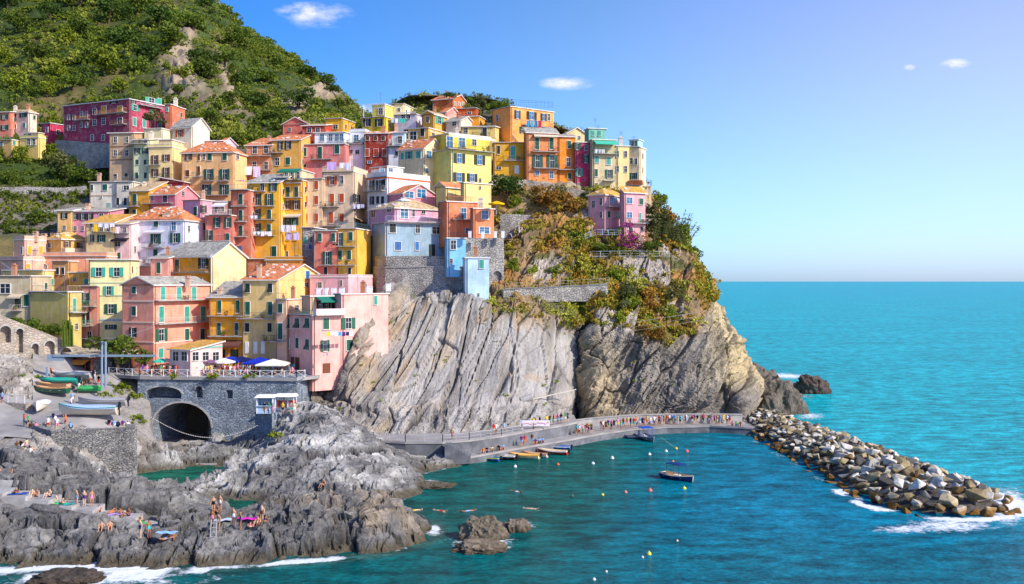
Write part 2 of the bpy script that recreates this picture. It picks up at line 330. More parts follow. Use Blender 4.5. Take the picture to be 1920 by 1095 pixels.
# ================= HEADLAND CLIFF =================
CC=[
[(560,842,156),(560,818,160),(575,785,163),(590,755,165),(600,730,167),(612,712,169),(630,690,174),(650,640,184),(665,570,196)],
[(600,838,156),(600,812,160),(606,780,162),(616,750,163),(626,728,165),(640,706,168),(650,670,175),(662,615,184),(675,560,196)],
[(645,836,155),(645,806,160),(645,765,163),(650,715,164.5),(655,668,165.2),(676,625,167),(708,588,171.8),(720,560,180),(725,515,197)],
[(672,838,155),(672,806,160),(676,755,164),(686,705,167),(704,650,171),(728,605,176),(752,572,181),(770,552,186),(780,510,197)],
[(720,840,155),(720,808,161),(728,750,165),(744,695,169),(764,640,173),(790,592,177),(815,558,181),(822,548,186),(825,510,197)],
[(790,842,156),(790,808,162),(796,748,166),(808,690,170),(822,635,174),(838,585,178),(850,556,181),(856,546,186),(858,500,197)],
[(870,850,156),(870,802,164),(877,745,167),(888,690,171),(900,630,174),(910,585,177),(917,567,179),(922,555,185),(925,480,198)],
[(950,845,158),(950,797,166),(955,745,169),(962,690,172),(968,635,175),(973,592,178),(976,570,181),(978,540,187),(980,430,205)],
[(1030,832,160),(1030,790,167),(1034,745,170),(1040,690,173),(1045,640,176),(1050,600,179),(1052,585,182),(1050,540,189),(1040,400,209)],
[(1068,828,161),(1068,787,168),(1070,745,171),(1076,690,173),(1080,645,176),(1086,608,178),(1086,598,182),(1086,545,190),(1080,400,209)],
[(1078,826,165),(1078,787,176),(1082,745,178),(1086,690,179),(1089,645,180),(1093,610,181),(1093,600,184),(1092,545,190),(1085,400,209)],
[(1092,825,165),(1092,787,173),(1094,745,174),(1096,690,176),(1098,645,178),(1103,615,180),(1103,600,183),(1100,545,190),(1095,400,209)],
[(1118,822,161),(1118,785,168),(1118,745,170),(1120,690,172),(1122,655,174),(1124,620,177),(1122,585,182),(1120,540,190),(1118,425,207)],
[(1175,815,163),(1175,783,169),(1175,740,171),(1175,695,173),(1175,660,175),(1175,622,178),(1172,585,183),(1170,535,190),(1168,440,205)],
[(1240,810,166),(1240,782,171),(1240,740,172),(1240,700,174),(1240,660,176),(1240,620,180),(1238,580,184),(1234,520,191),(1222,450,205)],
[(1310,807,169),(1310,781,174),(1310,740,175),(1308,700,177),(1305,655,180),(1300,610,184),(1292,565,189),(1280,510,195),(1255,445,207)],
[(1360,806,172),(1360,786,176),(1358,745,178),(1352,700,180),(1342,650,183),(1330,600,188),(1318,555,193),(1302,505,200),(1270,442,210)],
[(1395,806,174),(1395,788,178),(1390,748,180),(1380,705,183),(1366,655,187),(1350,605,192),(1334,556,197),(1312,505,204),(1280,445,212)],
[(1410,802,178),(1410,785,182),(1405,748,186),(1393,708,190),(1374,655,194),(1358,600,200),(1338,545,206),(1312,498,212),(1276,440,218)],
[(1398,790,200),(1398,775,204),(1390,740,208),(1380,700,211),(1362,650,214),(1345,600,216),(1322,545,220),(1300,500,224),(1266,450,230)],
[(1330,770,235),(1330,755,238),(1325,725,240),(1315,690,242),(1300,640,245),(1280,590,247),(1260,545,250),(1250,510,252),(1240,465,255)]]
for c in CC:
    if c[1][0]>=1110 and c[1][2]<190:
        for k,dy in ((1,10),(2,9),(3,8),(4,7),(5,5),(6,3),(7,1)): c[k]=(c[k][0],c[k][1],c[k][2]+dy*(1 if c[1][0]<1380 else .7))
    if 640<c[1][0]<=1040:
        for k,dy in ((1,-7.5 if c[1][0]<900 else -5.5),(2,-4),(3,-2)): c[k]=(c[k][0],c[k][1],c[k][2]+dy)
    for x0,dy in ((1030,4),(1068,9),(1078,8),(1092,7)):
        if c[1][0]==x0:
            for k in range(1,7): c[k]=(c[k][0],c[k][1],c[k][2]+dy*(1 if k<5 else .5))
    Y=c[1][2]-1.5; c[0]=(c[1][0],527+29*F/Y,Y)
G,px,py=loft(CC,620,380); N=gnorm(G)
if N[300,100,1]>0: N=-N
x,y,z=G[...,0],G[...,1],G[...,2]
slab=sm(640,668,px-(0))*(1-sm(1068,1082,px))*sm(548,575,py)
# slab beds: plates with their own level; bed edges lean right going up
lean=np.interp(px,[640,760,900,1060],[.85,.60,.28,.10])
u=(x-lean*z); w1=np.stack([u*.30,z*.03,y*0+3],-1); warp=.55*fbm(np.stack([u*.12,z*.06,y*.05],-1),3)
def plates(u,z,fr,k,seed):
    a=u*fr+warp*1.2+.25*vn(np.stack([u*.0,z*.16+seed,u*0],-1)); i=np.floor(a); f=a-i
    o=_h(i.astype(int)+seed*31,np.zeros_like(i).astype(int)+seed,i.astype(int)*0)-.5
    o2=_h(i.astype(int)+1+seed*31,np.zeros_like(i).astype(int)+seed,i.astype(int)*0)-.5
    e=sm(.94,1.,f); g=np.exp(-((f-.98)/(.05*fr))**2) if False else np.exp(-((f-.975)/.022)**2)
    return (o+(o2-o)*e)*k, g
p1,g1_=plates(u,z,.155,2.0,1); p2,g2_=plates(u,z,.37,.55,5)
w=worley(np.stack([u*.16,z*.075,y*.02],-1)); wk=sm(.0,.045,w[1]-w[0])
wv=worley(G*.34+.5*fbm(G*.4,2)[...,None])
zw=.45*fbm(G*.10,3)
F1,E1,I1=facets(np.stack([u+zw*1.5,z*.28+zw,z*0],-1),5.6,1.25,.8,(.25,.1),2.); F2,E2,I2=facets(np.stack([u+zw,z*.30,z*0],-1),1.9,.40,.35,(.06,.0),9.)
fis=np.exp(-(E1/.035)**2)*sm(-.15,.15,fbm(G*.06+3,2)); fi2=np.exp(-(E2/.05)**2)*sm(.0,.3,fbm(G*.11+6,2))
g1_=np.clip(.35*g1_+fis,0,1); g2_=.25*g2_+.8*fi2; p1=p1*.30+F1*.9; p2=p2*.2+F2*.8
dsl=p1+p2+(w[2]-.5)*.8-1.0*g1_*sm(-.1,.3,fbm(G*.07,2)+.2)-.4*g2_*sm(-.1,.2,fbm(G*.09+5,2))-.2*(1-wk)+.10*fbm(np.stack([u*2.,z*.25,y*.3],-1),4)
rough=.9*ridge(G*np.array([.16,.16,.09]),6,.55)+.7*(wv[1]-wv[0])+.45*fbm(G*.9,4)
foot=1-sm(745,775,py-10*fbm(G*.15,2)); 
leftb=(1-sm(690,740,px+(py-640)*.45))*slab     # rough bedded left part
rug=1-slab*foot*(1-leftb*.6); rz=np.stack([(x-.45*z)*1.,z*.5+.8*fbm(G*.2,3),z*0],-1)+.8*fbm(G*.25+4,3)[...,None]
F3,E3,I3=facets(rz,4.2,2.4,1.8,(.4,.3),1.); F4,E4,I4=facets(rz+2,1.4,.7,.8,(.1,.2),5.); F5,E5,I5=facets(rz+1,.6,.25,.3,(0,.1),8.)
rough=.45*rough+F3*.6+F4*.8+F5*.8-.5*np.exp(-(E3/.05)**2)

bed=.5*ridge(np.stack([u*.9,z*.10,y*.2],-1),5)
D=dsl*slab*foot+rough*rug*1.25+bed*leftb*1.3
right=sm(1085,1110,px)*sm(600,650,py); u2=x-.45*z
D+= right*(2.0*ridge(np.stack([u2*.13,z*.035,y*.05],-1),4)+.9*ridge(np.stack([u2*.45,z*.09,y*.1],-1),4))
terr=(1-sm(540,600,py))*0
edge=sm(0,12,np.arange(620))[:,None]*(.25+.75*sm(1,5,z))
G=G+N*(D*edge)[...,None]; 
gr=np.array([.335,.32,.285]); gr2=np.array([.21,.195,.17]); warm=np.array([.40,.32,.21]); dk=np.array([.17,.155,.14]); och=np.array([.40,.20,.045]); soil=np.array([.26,.19,.10]); gn=np.array([.07,.09,.02])
c=gr+(gr2-gr)*sm(-.15,.45,fbm(np.stack([u*.5,z*.12,y*.1],-1),5))[...,None]
c=c+(warm-c)*(sm(.1,.5,fbm(np.stack([u*.12,z*.06,y*.1+9],-1),3)))[...,None]*.7
c=c+(np.array([.33,.27,.20])-c)*leftb[...,None]*.75
c=c+(dk-c)*(np.clip(g1_*.9+g2_*.4,0,1)*slab*foot)[...,None]*.75
rr=sm(1085,1100,px); c2=np.array([.235,.215,.18])+(np.array([.42,.34,.21])-np.array([.235,.215,.18]))*sm(-.2,.4,fbm(G*.06,4))[...,None]; c=c+(c2-c)*rr[...,None]
yl=sm(1290,1370,px)*sm(450,520,py)*(1-sm(700,760,py)); c=c+(np.array([.50,.40,.20])-c)*yl[...,None]*.7
vegl=np.interp(px,[640,900,920,1060,1090,1200,1290,1340,1420],[480,480,575,598,600,640,640,560,470]); veg=1-sm(-14,26,py-vegl+22*fbm(G*.12,3))
sc_=soil+(och-soil)*sm(-.1,.35,fbm(G*.1+4,4))[...,None]*.8; sc_=sc_+(gn-sc_)*sm(.05,.35,fbm(G*.13+11,3))[...,None]*.8
sc_=sc_+(np.array([.42,.37,.30])-sc_)*sm(.12,.4,fbm(G*.11+21,4))[...,None]
c=c+(sc_-c)*veg[...,None]
c=c*(1-rug+rug*(.74+.3*I3+.25*I4))[...,None]*(1-slab*foot+slab*foot*(.82+.24*I1+.16*I2))[...,None]; c=c+(np.array([.36,.24,.12])-c)*(sm(.62,.9,I2)*sm(0,.3,fbm(G*.15+31,3))*slab*foot*.6)[...,None]; c=c+(dk*.6-c)*(np.exp(-(E3/.06)**2)*rug*.6)[...,None]
c=c+(np.array([.10,.09,.075])-c)*(1-sm(.4,1.4,z))[...,None]*.8
mi=((slab*foot)[:-1,:-1]<.5).astype(int).reshape(-1)
me=np_mesh('headland_cliff',G.reshape(-1,3),gfaces(620,380),[M['slab'],M['rock']],False,c.reshape(-1,3),mi)
props(link('headland_cliff',me),kind='structure'); CG=(G,px,py,veg,N)
# ================= FOREGROUND ROCK SHORE (height field through measured spots) =================
cp=[]
def cz(px,py,z): p=PZ(px,py,z); cp.append((p.x,p.y,z))
def cy(px,Y,z): cp.append(((px-960)/F*Y,Y,z))
for a,b in ((-60,1072),(0,1066),(60,1062),(130,1050),(200,1058),(250,1066),(330,1052),(400,1048),(460,1044),(540,1038),(620,1034),(700,1030),(760,1020),(812,1008),(805,985),(775,960)): cz(a,b,0)
for a,Y in ((-60,88),(100,88),(250,88),(400,90),(540,92),(700,95),(800,98),(845,104),(830,112),(850,122),(870,135),(880,150)): cy(a,Y,-3)
for a in ((-60,975,3),(0,985,2.6),(100,992,2.4),(200,990,2.2),(260,1020,1.4),(330,1008,2.1),(400,1008,2.1),(500,1003,2.2),(600,988,2.6),(700,975,2.9),(770,985,1.3),
 (-40,925,4.3),(0,932,4),(100,948,3.3),(200,968,2.6),(300,982,2.1),(380,985,1.8),(640,928,4.2),(740,925,4.6),(690,930,4.6),(560,952,3.6),(500,960,2.9),(450,968,2.7),
 (480,880,3.2),(500,860,3.4),(548,812,5.0),(590,783,6.6),(640,788,6.2),(690,812,4.8),(740,850,3.),(785,893,.9),(600,900,2.5),(600,860,3.7),(600,825,5.2),(680,890,2.5),(680,850,3.9),(740,885,1.9),(430,890,2.2),(440,858,3.6),(410,900,1.),
 (720,846,1.6),(780,849,1.9),(835,853,1.5),(868,860,.2),(860,875,-.8),(795,880,-.3),
 (362,895,2.2),(340,905,1.6),(350,935,1.2),(375,952,0),(300,925,1.6),(90,850,5.1),(100,900,4.4),(160,880,4.2),(240,900,2.6),(180,930,3.1),(30,895,5.2),(0,850,5.0),(-60,850,5.5),
 (330,842,1.8),(440,862,0),(400,812,4.2),(455,852,.9),(500,852,1.5),(532,828,3.4),(560,770,7),(300,862,.2),(290,800,4.),
 (262,812,4.6),(268,850,1.3),(245,770,7.4),(0,800,6),(40,805,6),(150,775,7),(240,795,6.3),(150,722,9.75),(235,712,10.3),(60,740,8.9),(-60,760,8.4),(560,740,9.2),(620,760,7.6),(640,800,3.5),(20,690,12.7),(-60,640,15)): cz(*a)
for a in ((412,117,-.5),(440,120,-.9),(470,121,-.7),(400,124,-1.6),(395,110,.4),(500,115,.5),(530,112,.6),(600,113,-.2),(560,114,-.4),(640,116,-.1),(700,115,-.3),(750,118,-.8),(400,135,-1.6),(420,143,-1.6),(330,139,-1.8),(260,138,-1.8),(290,148,-1.2),(360,149,-1.6),(330,133,-1.2),(385,150,-1.4),(790,135,-1.4),(330,126,.3)): cy(*a)
cp=np.array(cp); K=len(cp)
def Uf(r2): return r2*np.log(np.maximum(r2,1e-9))*.5
d2=((cp[:,None,:2]-cp[None,:,:2])**2).sum(-1); A=np.zeros((K+3,K+3)); A[:K,:K]=Uf(d2)+np.eye(K)*18.; A[:K,K]=1; A[:K,K+1:]=cp[:,:2]; A[K:,:K]=A[:K,K:].T
wt=np.linalg.solve(A,np.r_[cp[:,2],0,0,0])
def hgt(X,Yv):
    s=wt[K]+wt[K+1]*X+wt[K+2]*Yv
    for k in range(K): s=s+wt[k]*Uf((X-cp[k,0])**2+(Yv-cp[k,1])**2)
    return s
nx,ny=470,430
X,Yv=np.meshgrid(np.linspace(-92,-4,nx),86+(170-86)*np.linspace(0,1,ny)**1.25,indexing='ij')
Z=hgt(X,Yv); Z=np.clip(Z,-4,16); pX=X/Yv*F+960; tun=sm(280,292,pX)*(1-sm(388,402,pX))*sm(152,157,Yv); Z=Z+(np.minimum(Z,.4)-Z)*tun
G=np.stack([X,Yv,Z],-1); 
q=np.stack([X*.9+Yv*.35+Z*.5,Yv*.55-X*.2,Z*1.2],-1)
pX=X/Yv*F+960; smooth=sm(136,140,Yv)*sm(-95,-80,X)*(1-sm(-54,-50,X))*(1-sm(147,152,Yv)*(1-sm(55,75,pX))); smooth=np.maximum(smooth,(1-sm(56,70,pX))*sm(119,122,Yv)*(1-sm(146,150,Yv))); land=sm(-1.2,.6,Z)
ca,sa=math.cos(.6),math.sin(.6); B2=np.stack([(X*ca+Yv*sa)*.55,(-X*sa+Yv*ca),Z*0],-1)+.9*np.stack([fbm(G*.22,3),fbm(G*.22+9,3),Z*0],-1)
fa,ea,ia=facets(B2,3.4,1.9,1.7,(.5,.9),0.); fb,eb,ib=facets(B2+3,1.25,.62,.75,(.1,.35),7.); fc,ec,ic=facets(B2+5,.55,.2,.3,(.0,.1),3.)
dd=fa*.95+fb*1.25+fc*1.1+.16*ridge(np.stack([B2[...,0]*.6,B2[...,1]*2.2,Z*1.5],-1),3)-1.4*np.exp(-(ea/.05)**2)-.6*np.exp(-(eb/.055)**2)+.25*ridge(q*np.array([1.1,.4,1.1])*.6,4)
crack=np.clip(np.exp(-(ea/.07)**2)+.5*np.exp(-(eb/.07)**2),0,1)
domem=sm(117,121,Yv)*sm(-36,-32,X); dd=dd*(1-.35*domem)
dd*= land*(1-.93*smooth)*np.where(Yv>150,.6,1)
# squared-off ledges toward the sea
Z2=Z+dd*.95; st=1.15; fr=Z2/st-np.floor(Z2/st); Z2=Z2+(sm(.35,.8,fr)-fr)*st*.55*land*(1-smooth)
G[...,2]=Z2; G[...,0]+=.5*fbm(G*.6+5,4)*land*(1-smooth); G[...,1]+=.8*(fbm(G*.5+9,4))*land*(1-smooth)
blue=np.array([.158,.155,.145]); pale=np.array([.36,.355,.325]); brn=np.array([.31,.25,.17]); dk=np.array([.12,.12,.125])
dome=sm(117,122,Yv)
c=blue+(pale-blue)*(sm(-.25,.35,fbm(G*.22,4))*(.30+.70*dome))[...,None]
ppx=X/Yv*F+960
c=c+(brn-c)*(sm(520,640,ppx)*(1-dome)*sm(-.3,.3,fbm(G*.3+2,4)))[...,None]*.8
c=c+(dk-c)*(sm(.0,.45,fbm(q*np.array([.5,.25,.6])+6,5))*(1-.6*dome))[...,None]*.75
strt=fbm(np.stack([B2[...,0]*.8,B2[...,1]*3.2+G[...,2]*1.5,G[...,2]*2.],-1),4); c=c*(1+.4*strt)[...,None]*(.70+.36*ia+.30*ib+.16*ic)[...,None]; c=c*(.82+.18*dome)[...,None]; c=c+(dk*.25-c)*(crack*.9)[...,None]
c=c+(np.array([.28,.22,.15])-c)*(sm(128,132,Yv)*(1-sm(-52,-48,X)))[...,None]*.35
c=c+(np.array([.085,.07,.04])-c)*(1-sm(.35,1.2,G[...,2]+.5*fbm(G*.8,3)))[...,None]*.85
c=c+(np.array([.30,.28,.25])-c)*smooth[...,None]
sl_=np.interp(pX,[-40,13,56,98,142,181,221,254,298],[4.6,4.55,4.2,3.8,3.2,2.85,2.2,1.85,1.15]); mk=(pX<300)
G[...,2]=np.where(mk&(Yv>102.9)&(Yv<107.2),np.minimum(G[...,2],sl_-.45),np.where(mk&(Yv<=102.9)&(Yv>99.5),np.minimum(G[...,2],sl_-.75-.35*(102.9-Yv)),G[...,2]))
me=np_mesh('rocky_shore',G.reshape(-1,3),gfaces(nx,ny),[M['rock']],False,c.reshape(-1,3))
props(link('rocky_shore',me),kind='structure')
SG=G
def ground(px,py):
    "world point of the shore surface seen at this photo pixel"
    k=(px-960)/F; best=None
    Ys=np.arange(91,168,.15); xs=Ys*k
    i=np.clip(((xs+92)/88*(nx-1)),0,nx-1).astype(int); j=np.clip((((Ys-86)/84).clip(0)**(1/1.25)*(ny-1)),0,ny-1).astype(int)
    zs=SG[i,j,2]; ray=H-(py-527)/F*Ys
    hit=np.nonzero(zs>=ray)[0]; t=hit[0] if len(hit) else len(Ys)-1
    return Vector((xs[t],Ys[t],max(zs[t],0)))
# ---- lone rocks standing in the sea
def rock_obj(name,label,px,py,wpx,hpx,dep=1.,seed=0,col=(.2,.19,.17),lean=0.,grp=None):
    b=PZ(px,py,0); Y=b.y; rx=wpx/2/F*Y; hz=hpx/F*Y; rng=np.random.default_rng(seed)
    bm=bmesh.new(); bmesh.ops.create_icosphere(bm,subdivisions=5,radius=1); V=np.array([v.co[:] for v in bm.verts]); Fc=np.array([[v.index for v in f.verts] for f in bm.faces]); bm.free()
    w=worley(V*1.3+seed*3); w2=worley(V*3.2+seed); d=1+.30*ridge(V*1.1+seed*7,5)+.32*(w[1]-w[0])+.16*(w[2]-.5)+.12*(w2[2]-.5)+.12*(w2[1]-w2[0])+.16*ridge(V*4+seed,5); V=V*d[:,None]
    V[:,2]=np.sign(V[:,2])*np.abs(V[:,2])**.8; V[:,0]+=lean*np.maximum(V[:,2],0)*.5
    V=V*np.array([rx,rx*dep,hz*.95]); V[:,2]-=hz*.08
    c=np.array(col)*(1+.4*fbm(V*.8,3))[:,None]; wl=(1-sm(.1,.7,V[:,2]))[:,None]; c=c+(np.array([.07,.05,.03])-c)*wl*.8
    me=np_mesh(name,V,Fc,[M['rock']],False,c); o=link(name,me,loc=(b.x,b.y+rx*dep*.5,0)); return props(o,label,'rock',grp)
rock_obj('sea_rock','dark pointed rock standing alone in the open sea',1528,738,54,32,.8,3,(.10,.075,.06),-.5)
rock_obj('sea_rock','small dark rock at the foot of the cliff tip behind the big grey boulder',1408,705,44,20,1.,5,(.14,.12,.1))
rock_obj('sea_rock','large craggy grey rock where the breakwater meets the headland',1450,776,96,70,.8,8,(.15,.13,.10))
rock_obj('sea_rock','low rugged dark rock between headland foot and breakwater',1398,790,44,34,.8,12,(.12,.10,.08))
rock_obj('sea_rock','tall brown rock awash in the middle of the cove',902,1012,72,38,.8,21,(.17,.145,.10),.2)
rock_obj('sea_rock','low wet brown rock shelf with surf in front of the tall cove rock',900,1034,84,16,.7,24,(.20,.16,.11))
rock_obj('sea_rock','small rounded rock just right of the tall cove rock',966,996,42,20,.8,27,(.17,.14,.1))
rock_obj('sea_rock','dark wet rock in the surf at bottom left',120,1092,110,18,.6,31,(.08,.065,.05))
rock_obj('sea_rock','small wet rock at the right foot of the pale dome rock',812,914,60,7,.8,33,(.2,.18,.12))
# ================= WATER =================
def axis(a,b,n): return np.linspace(a,b,n)
xs=np.r_[-60000,-9000,-2000,-500,-150,axis(-80,85,330),axis(90,500,30),1500,6000,20000,60000]; ys=np.r_[20,50,70,axis(80,215,300),np.geomspace(218,60000,90)]
X,Yv=np.meshgrid(xs,ys,indexing='ij'); PX=X/np.maximum(Yv,1)*F+960; PY=527+26/Yv*F
inn=(X>-92)&(X<-4)&(Yv>86)&(Yv<166); hh=np.full(X.shape,-9.); hh[inn]=hgt(X[inn],Yv[inn])
foam=np.exp(-((hh+.4)/.75)**2)*(Yv<112)*(.25+.85*sm(-.3,.35,vn(np.stack([X*.16,Yv*.25,X*0],-1)))); foam+=.5*np.exp(-((hh+.1)/.3)**2)*(Yv>=112)*(X>-24)
surf=np.exp(-((PX-190)/230)**2-((PY-1066)/34)**2)*1.55*(.7+.5*vn(np.stack([X*.5,Yv*.5,X*0+7],-1))); foam=np.maximum(foam,surf)
def bw(X,Y):     # distance to the breakwater axis
    t=np.clip((182-Y)/(182-121),0,1); ax=46+4.2*t; hw=6.3+2.5*t; dy=np.maximum(121-Y,0)+np.maximum(Y-190,0); return np.sqrt((X-ax)**2+dy**2)-hw
b=bw(X,Yv); foam=np.maximum(foam,np.exp(-((b-.6)/1.3)**2)*np.where(Yv<132,1.1,.5)*(.1+.9*sm(-.3,.3,fbm(np.stack([X*.35,Yv*.35,X*0+4],-1),3))))
for a,bb,rx,ry,am in ((905,1018,62,22,1.),(985,985,26,8,.8),(1505,748,34,8,.95),(1475,705,50,6,.9),(1560,733,34,4,.9),(1540,738,20,5,.8),(1890,950,44,40,1.),(1700,992,90,10,.75),(812,998,24,8,.8),(800,905,26,8,.9),(1520,780,36,9,.7),(1780,985,110,16,.8),(1480,850,40,10,.35)):
    foam=np.maximum(foam,am*np.exp(-((PX-a)/rx)**2-((PY-bb)/ry)**2))
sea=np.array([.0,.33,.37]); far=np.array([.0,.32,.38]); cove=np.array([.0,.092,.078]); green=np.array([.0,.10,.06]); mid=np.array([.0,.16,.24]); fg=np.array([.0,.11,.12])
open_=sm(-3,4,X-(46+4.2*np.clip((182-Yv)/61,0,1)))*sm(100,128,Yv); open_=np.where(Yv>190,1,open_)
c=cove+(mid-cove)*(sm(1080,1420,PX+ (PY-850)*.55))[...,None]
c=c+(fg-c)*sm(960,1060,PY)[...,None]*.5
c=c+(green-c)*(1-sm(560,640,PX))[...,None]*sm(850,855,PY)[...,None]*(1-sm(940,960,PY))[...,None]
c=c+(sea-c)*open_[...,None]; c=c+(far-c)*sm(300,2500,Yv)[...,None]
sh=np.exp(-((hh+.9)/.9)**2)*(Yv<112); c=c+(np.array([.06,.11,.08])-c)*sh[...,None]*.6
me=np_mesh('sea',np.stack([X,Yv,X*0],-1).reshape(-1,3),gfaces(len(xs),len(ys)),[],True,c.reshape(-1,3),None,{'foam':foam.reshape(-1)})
t=NT('sea_water'); p=t.pos(); col=t.n('ShaderNodeAttribute',attribute_name='base').outputs['Color']; fo=t.n('ShaderNodeAttribute',attribute_name='foam').outputs['Fac']
n1=t.noise(t.mapv(p,(.22,.42,1)),1.,6,.68); n2=t.noise(t.mapv(p,(1.3,2.4,1)),1.,4,.65); n3=t.noise(t.mapv(p,(.018,.05,1)),1.,4,.6)
col=t.mix(1.,col,t.ramp(n1,[(.36,g1(.5)),(.5,g1(1.)),(.62,g1(1.55))]),'MULTIPLY'); col=t.mix(1.,col,t.ramp(n2,[(.32,g1(.62)),(.68,g1(1.38))]),'MULTIPLY'); col=t.mix(1.,col,t.ramp(n3,[(.35,g1(.86)),(.65,g1(1.16))]),'MULTIPLY')
f2=t.noise(p,1.1,8,.72); f3=t.n('ShaderNodeMapRange',{'Value':t.mth('ADD',t.mth('MULTIPLY',fo,.62),f2),'From Min':.78,'From Max':.98}).outputs[0]
col=t.mix(f3,col,(.80,.86,.88,1)); rg=t.mth('ADD',.14,t.mth('MULTIPLY',f3,.6))
h=t.mth('ADD',t.mth('MULTIPLY',n1,1.),t.mth('ADD',t.mth('MULTIPLY',n2,.35),t.mth('MULTIPLY',f3,.25)))
bp=t.n('ShaderNodeBump',{'Height':h,'Strength':.6,'Distance':1.}).outputs[0]
df=t.n('ShaderNodeBsdfDiffuse',{'Color':col,'Normal':bp}); gl=t.n('ShaderNodeBsdfGlossy',{'Color':(1,1,1,1),'Roughness':rg,'Normal':bp}); fr=t.n('ShaderNodeFresnel',{'IOR':1.33,'Normal':bp}).outputs[0]
mx=t.n('ShaderNodeMixShader',{0:t.mth('MINIMUM',t.mth('MULTIPLY',fr,.55),.17),1:df.outputs[0],2:gl.outputs[0]}); o=t.n('ShaderNodeOutputMaterial'); t.t.links.new(mx.outputs[0],o.inputs[0])
me.materials.append(t.mat); props(link('sea',me),kind='structure')
# seabed far below so nothing shows under the water
mb=MB(); mb.box((-70000,0,-30),(70000,70000,-8)); props(mb.obj('seabed',[M['concd']]),kind='structure')
# ================= HOUSES =================
TC={'g':s2l('1F5A45'),'t':s2l('3FA08A'),'b':s2l('6A3F26'),'r':s2l('C4552A'),'y':s2l('E0A030'),'k':s2l('26302C'),'u':s2l('2F6AA8'),'w':s2l('E8E4DA'),'p':s2l('8FB7A0'),'o':s2l('9A6B3A'),'m':s2l('6E1F3A'),'c':s2l('35A8C0'),'d':s2l('4A2418')}
def soft(c): L=sum(c[:3])/3; return tuple(L+(v-L)*.99 for v in c[:3])+(1.,)
def scl(c,k): return tuple(min(1,v*k) for v in c[:3])+(1.,)
# unit meshes: x right, z up, outward = -y
def unit_frame(arch=False):
    m=MB(); t=.09
    m.box((-.5-t,-.10,-.5-t*.6),(-.5,.05,.5+t*.6)); m.box((.5,-.10,-.5-t*.6),(.5+t,.05,.5+t*.6)); m.box((-.5,-.10,.5),(.5,.05,.5+t*.6)); m.box((-.62,-.20,-.5-t*.7),(.62,.05,-.5))
    m.box((-.02,-.07,-.5),(.02,-.01,.5)); m.box((-.5,-.065,.08),(.5,-.012,.11))
    m.box((-.5,-.03,-.5),(.5,.05,.5),1); return m.mesh('window',[M['trim'],M['glass']])
def unit_bframe():
    m=unit_frame(); m.materials[1]=M['bglass']; return m
def unit_shut(slats=9):
    m=MB()
    for a,b in ((-.5,-.015),(.015,.5)):
        m.box((a,-.14,-.5),(a+.06,-.09,.5)); m.box((b-.06,-.14,-.5),(b,-.09,.5)); m.box((a,-.14,.47),(b,-.09,.5)); m.box((a,-.14,-.5),(b,-.09,-.47)); m.box((a,-.14,-.02),(b,-.09,.02)); m.box((a+.02,-.105,-.49),(b-.02,-.095,.49))
        for k in range(slats):
            z=-.47+.94*(k+.5)/slats; m.poly([(a+.06,-.135,z-.03),(b-.06,-.135,z-.03),(b-.06,-.105,z+.03),(a+.06,-.105,z+.03)])
    return m.mesh('shutter',[M['paint']])
def unit_half():
    m=MB(); m.box((-.5,-.16,-.5),(-.4,-.10,.5)); m.box((.4,-.16,-.5),(.5,-.10,.5)); m.box((-.5,-.16,.46),(.5,-.10,.5)); m.box((-.5,-.16,-.5),(.5,-.10,-.46)); m.box((-.45,-.12,-.48),(.45,-.105,.48))
    for k in range(9):
        z=-.45+.9*(k+.5)/9; m.poly([(-.4,-.155,z-.03),(.4,-.155,z-.03),(.4,-.12,z+.03),(-.4,-.12,z+.03)])
    return m.mesh('shutter',[M['paint']])
def unit_tilt():
    m=MB()
    for a,b in ((-.5,-.015),(.015,.5)):
        m.prism([(a,-.15,.0),(b,-.15,.0),(b,-.09,.0),(a,-.09,.0)],[(a,-.15,.5),(b,-.15,.5),(b,-.09,.5),(a,-.09,.5)])
        m.prism([(a,-.62,-.44),(b,-.62,-.44),(b,-.57,-.46),(a,-.57,-.46)],[(a,-.16,.0),(b,-.16,.0),(b,-.10,-.01),(a,-.10,-.01)])
    return m.mesh('shutter',[M['paint']])
def unit_door():
    m=MB(); m.box((-.5,-.09,-.5),(.5,.05,.5)); m.box((-.42,-.115,-.44),(-.06,-.09,.0)); m.box((.06,-.115,-.44),(.42,-.09,0)); m.box((-.42,-.115,.06),(-.06,-.09,.44)); m.box((.06,-.115,.06),(.42,-.09,.44))
    return m.mesh('door',[M['paint']])
def unit_arch():
    m=MB(); n=8
    def arc(r,y,zz): return [(r*math.cos(math.pi*k/n),y,zz+r*math.sin(math.pi*k/n)*.6) for k in range(n+1)]
    a=arc(.5,-.03,.15); m.poly([(-.5,-.03,-.5)]+[(.5,-.03,-.5)]+a,1)
    o=arc(.62,-.12,.15); i=arc(.5,-.12,.15); 
    for k in range(n): m.poly([i[k],i[k+1],o[k+1],o[k]])
    m.box((-.62,-.12,-.5),(-.5,.03,.15)); m.box((.5,-.12,-.5),(.62,.03,.15)); return m.mesh('window',[M['trim'],M['glass']])
U=dict(f=unit_frame(),b=unit_bframe(),s=unit_shut(),h=unit_half(),a=unit_tilt(),d=unit_door(),v=unit_arch())
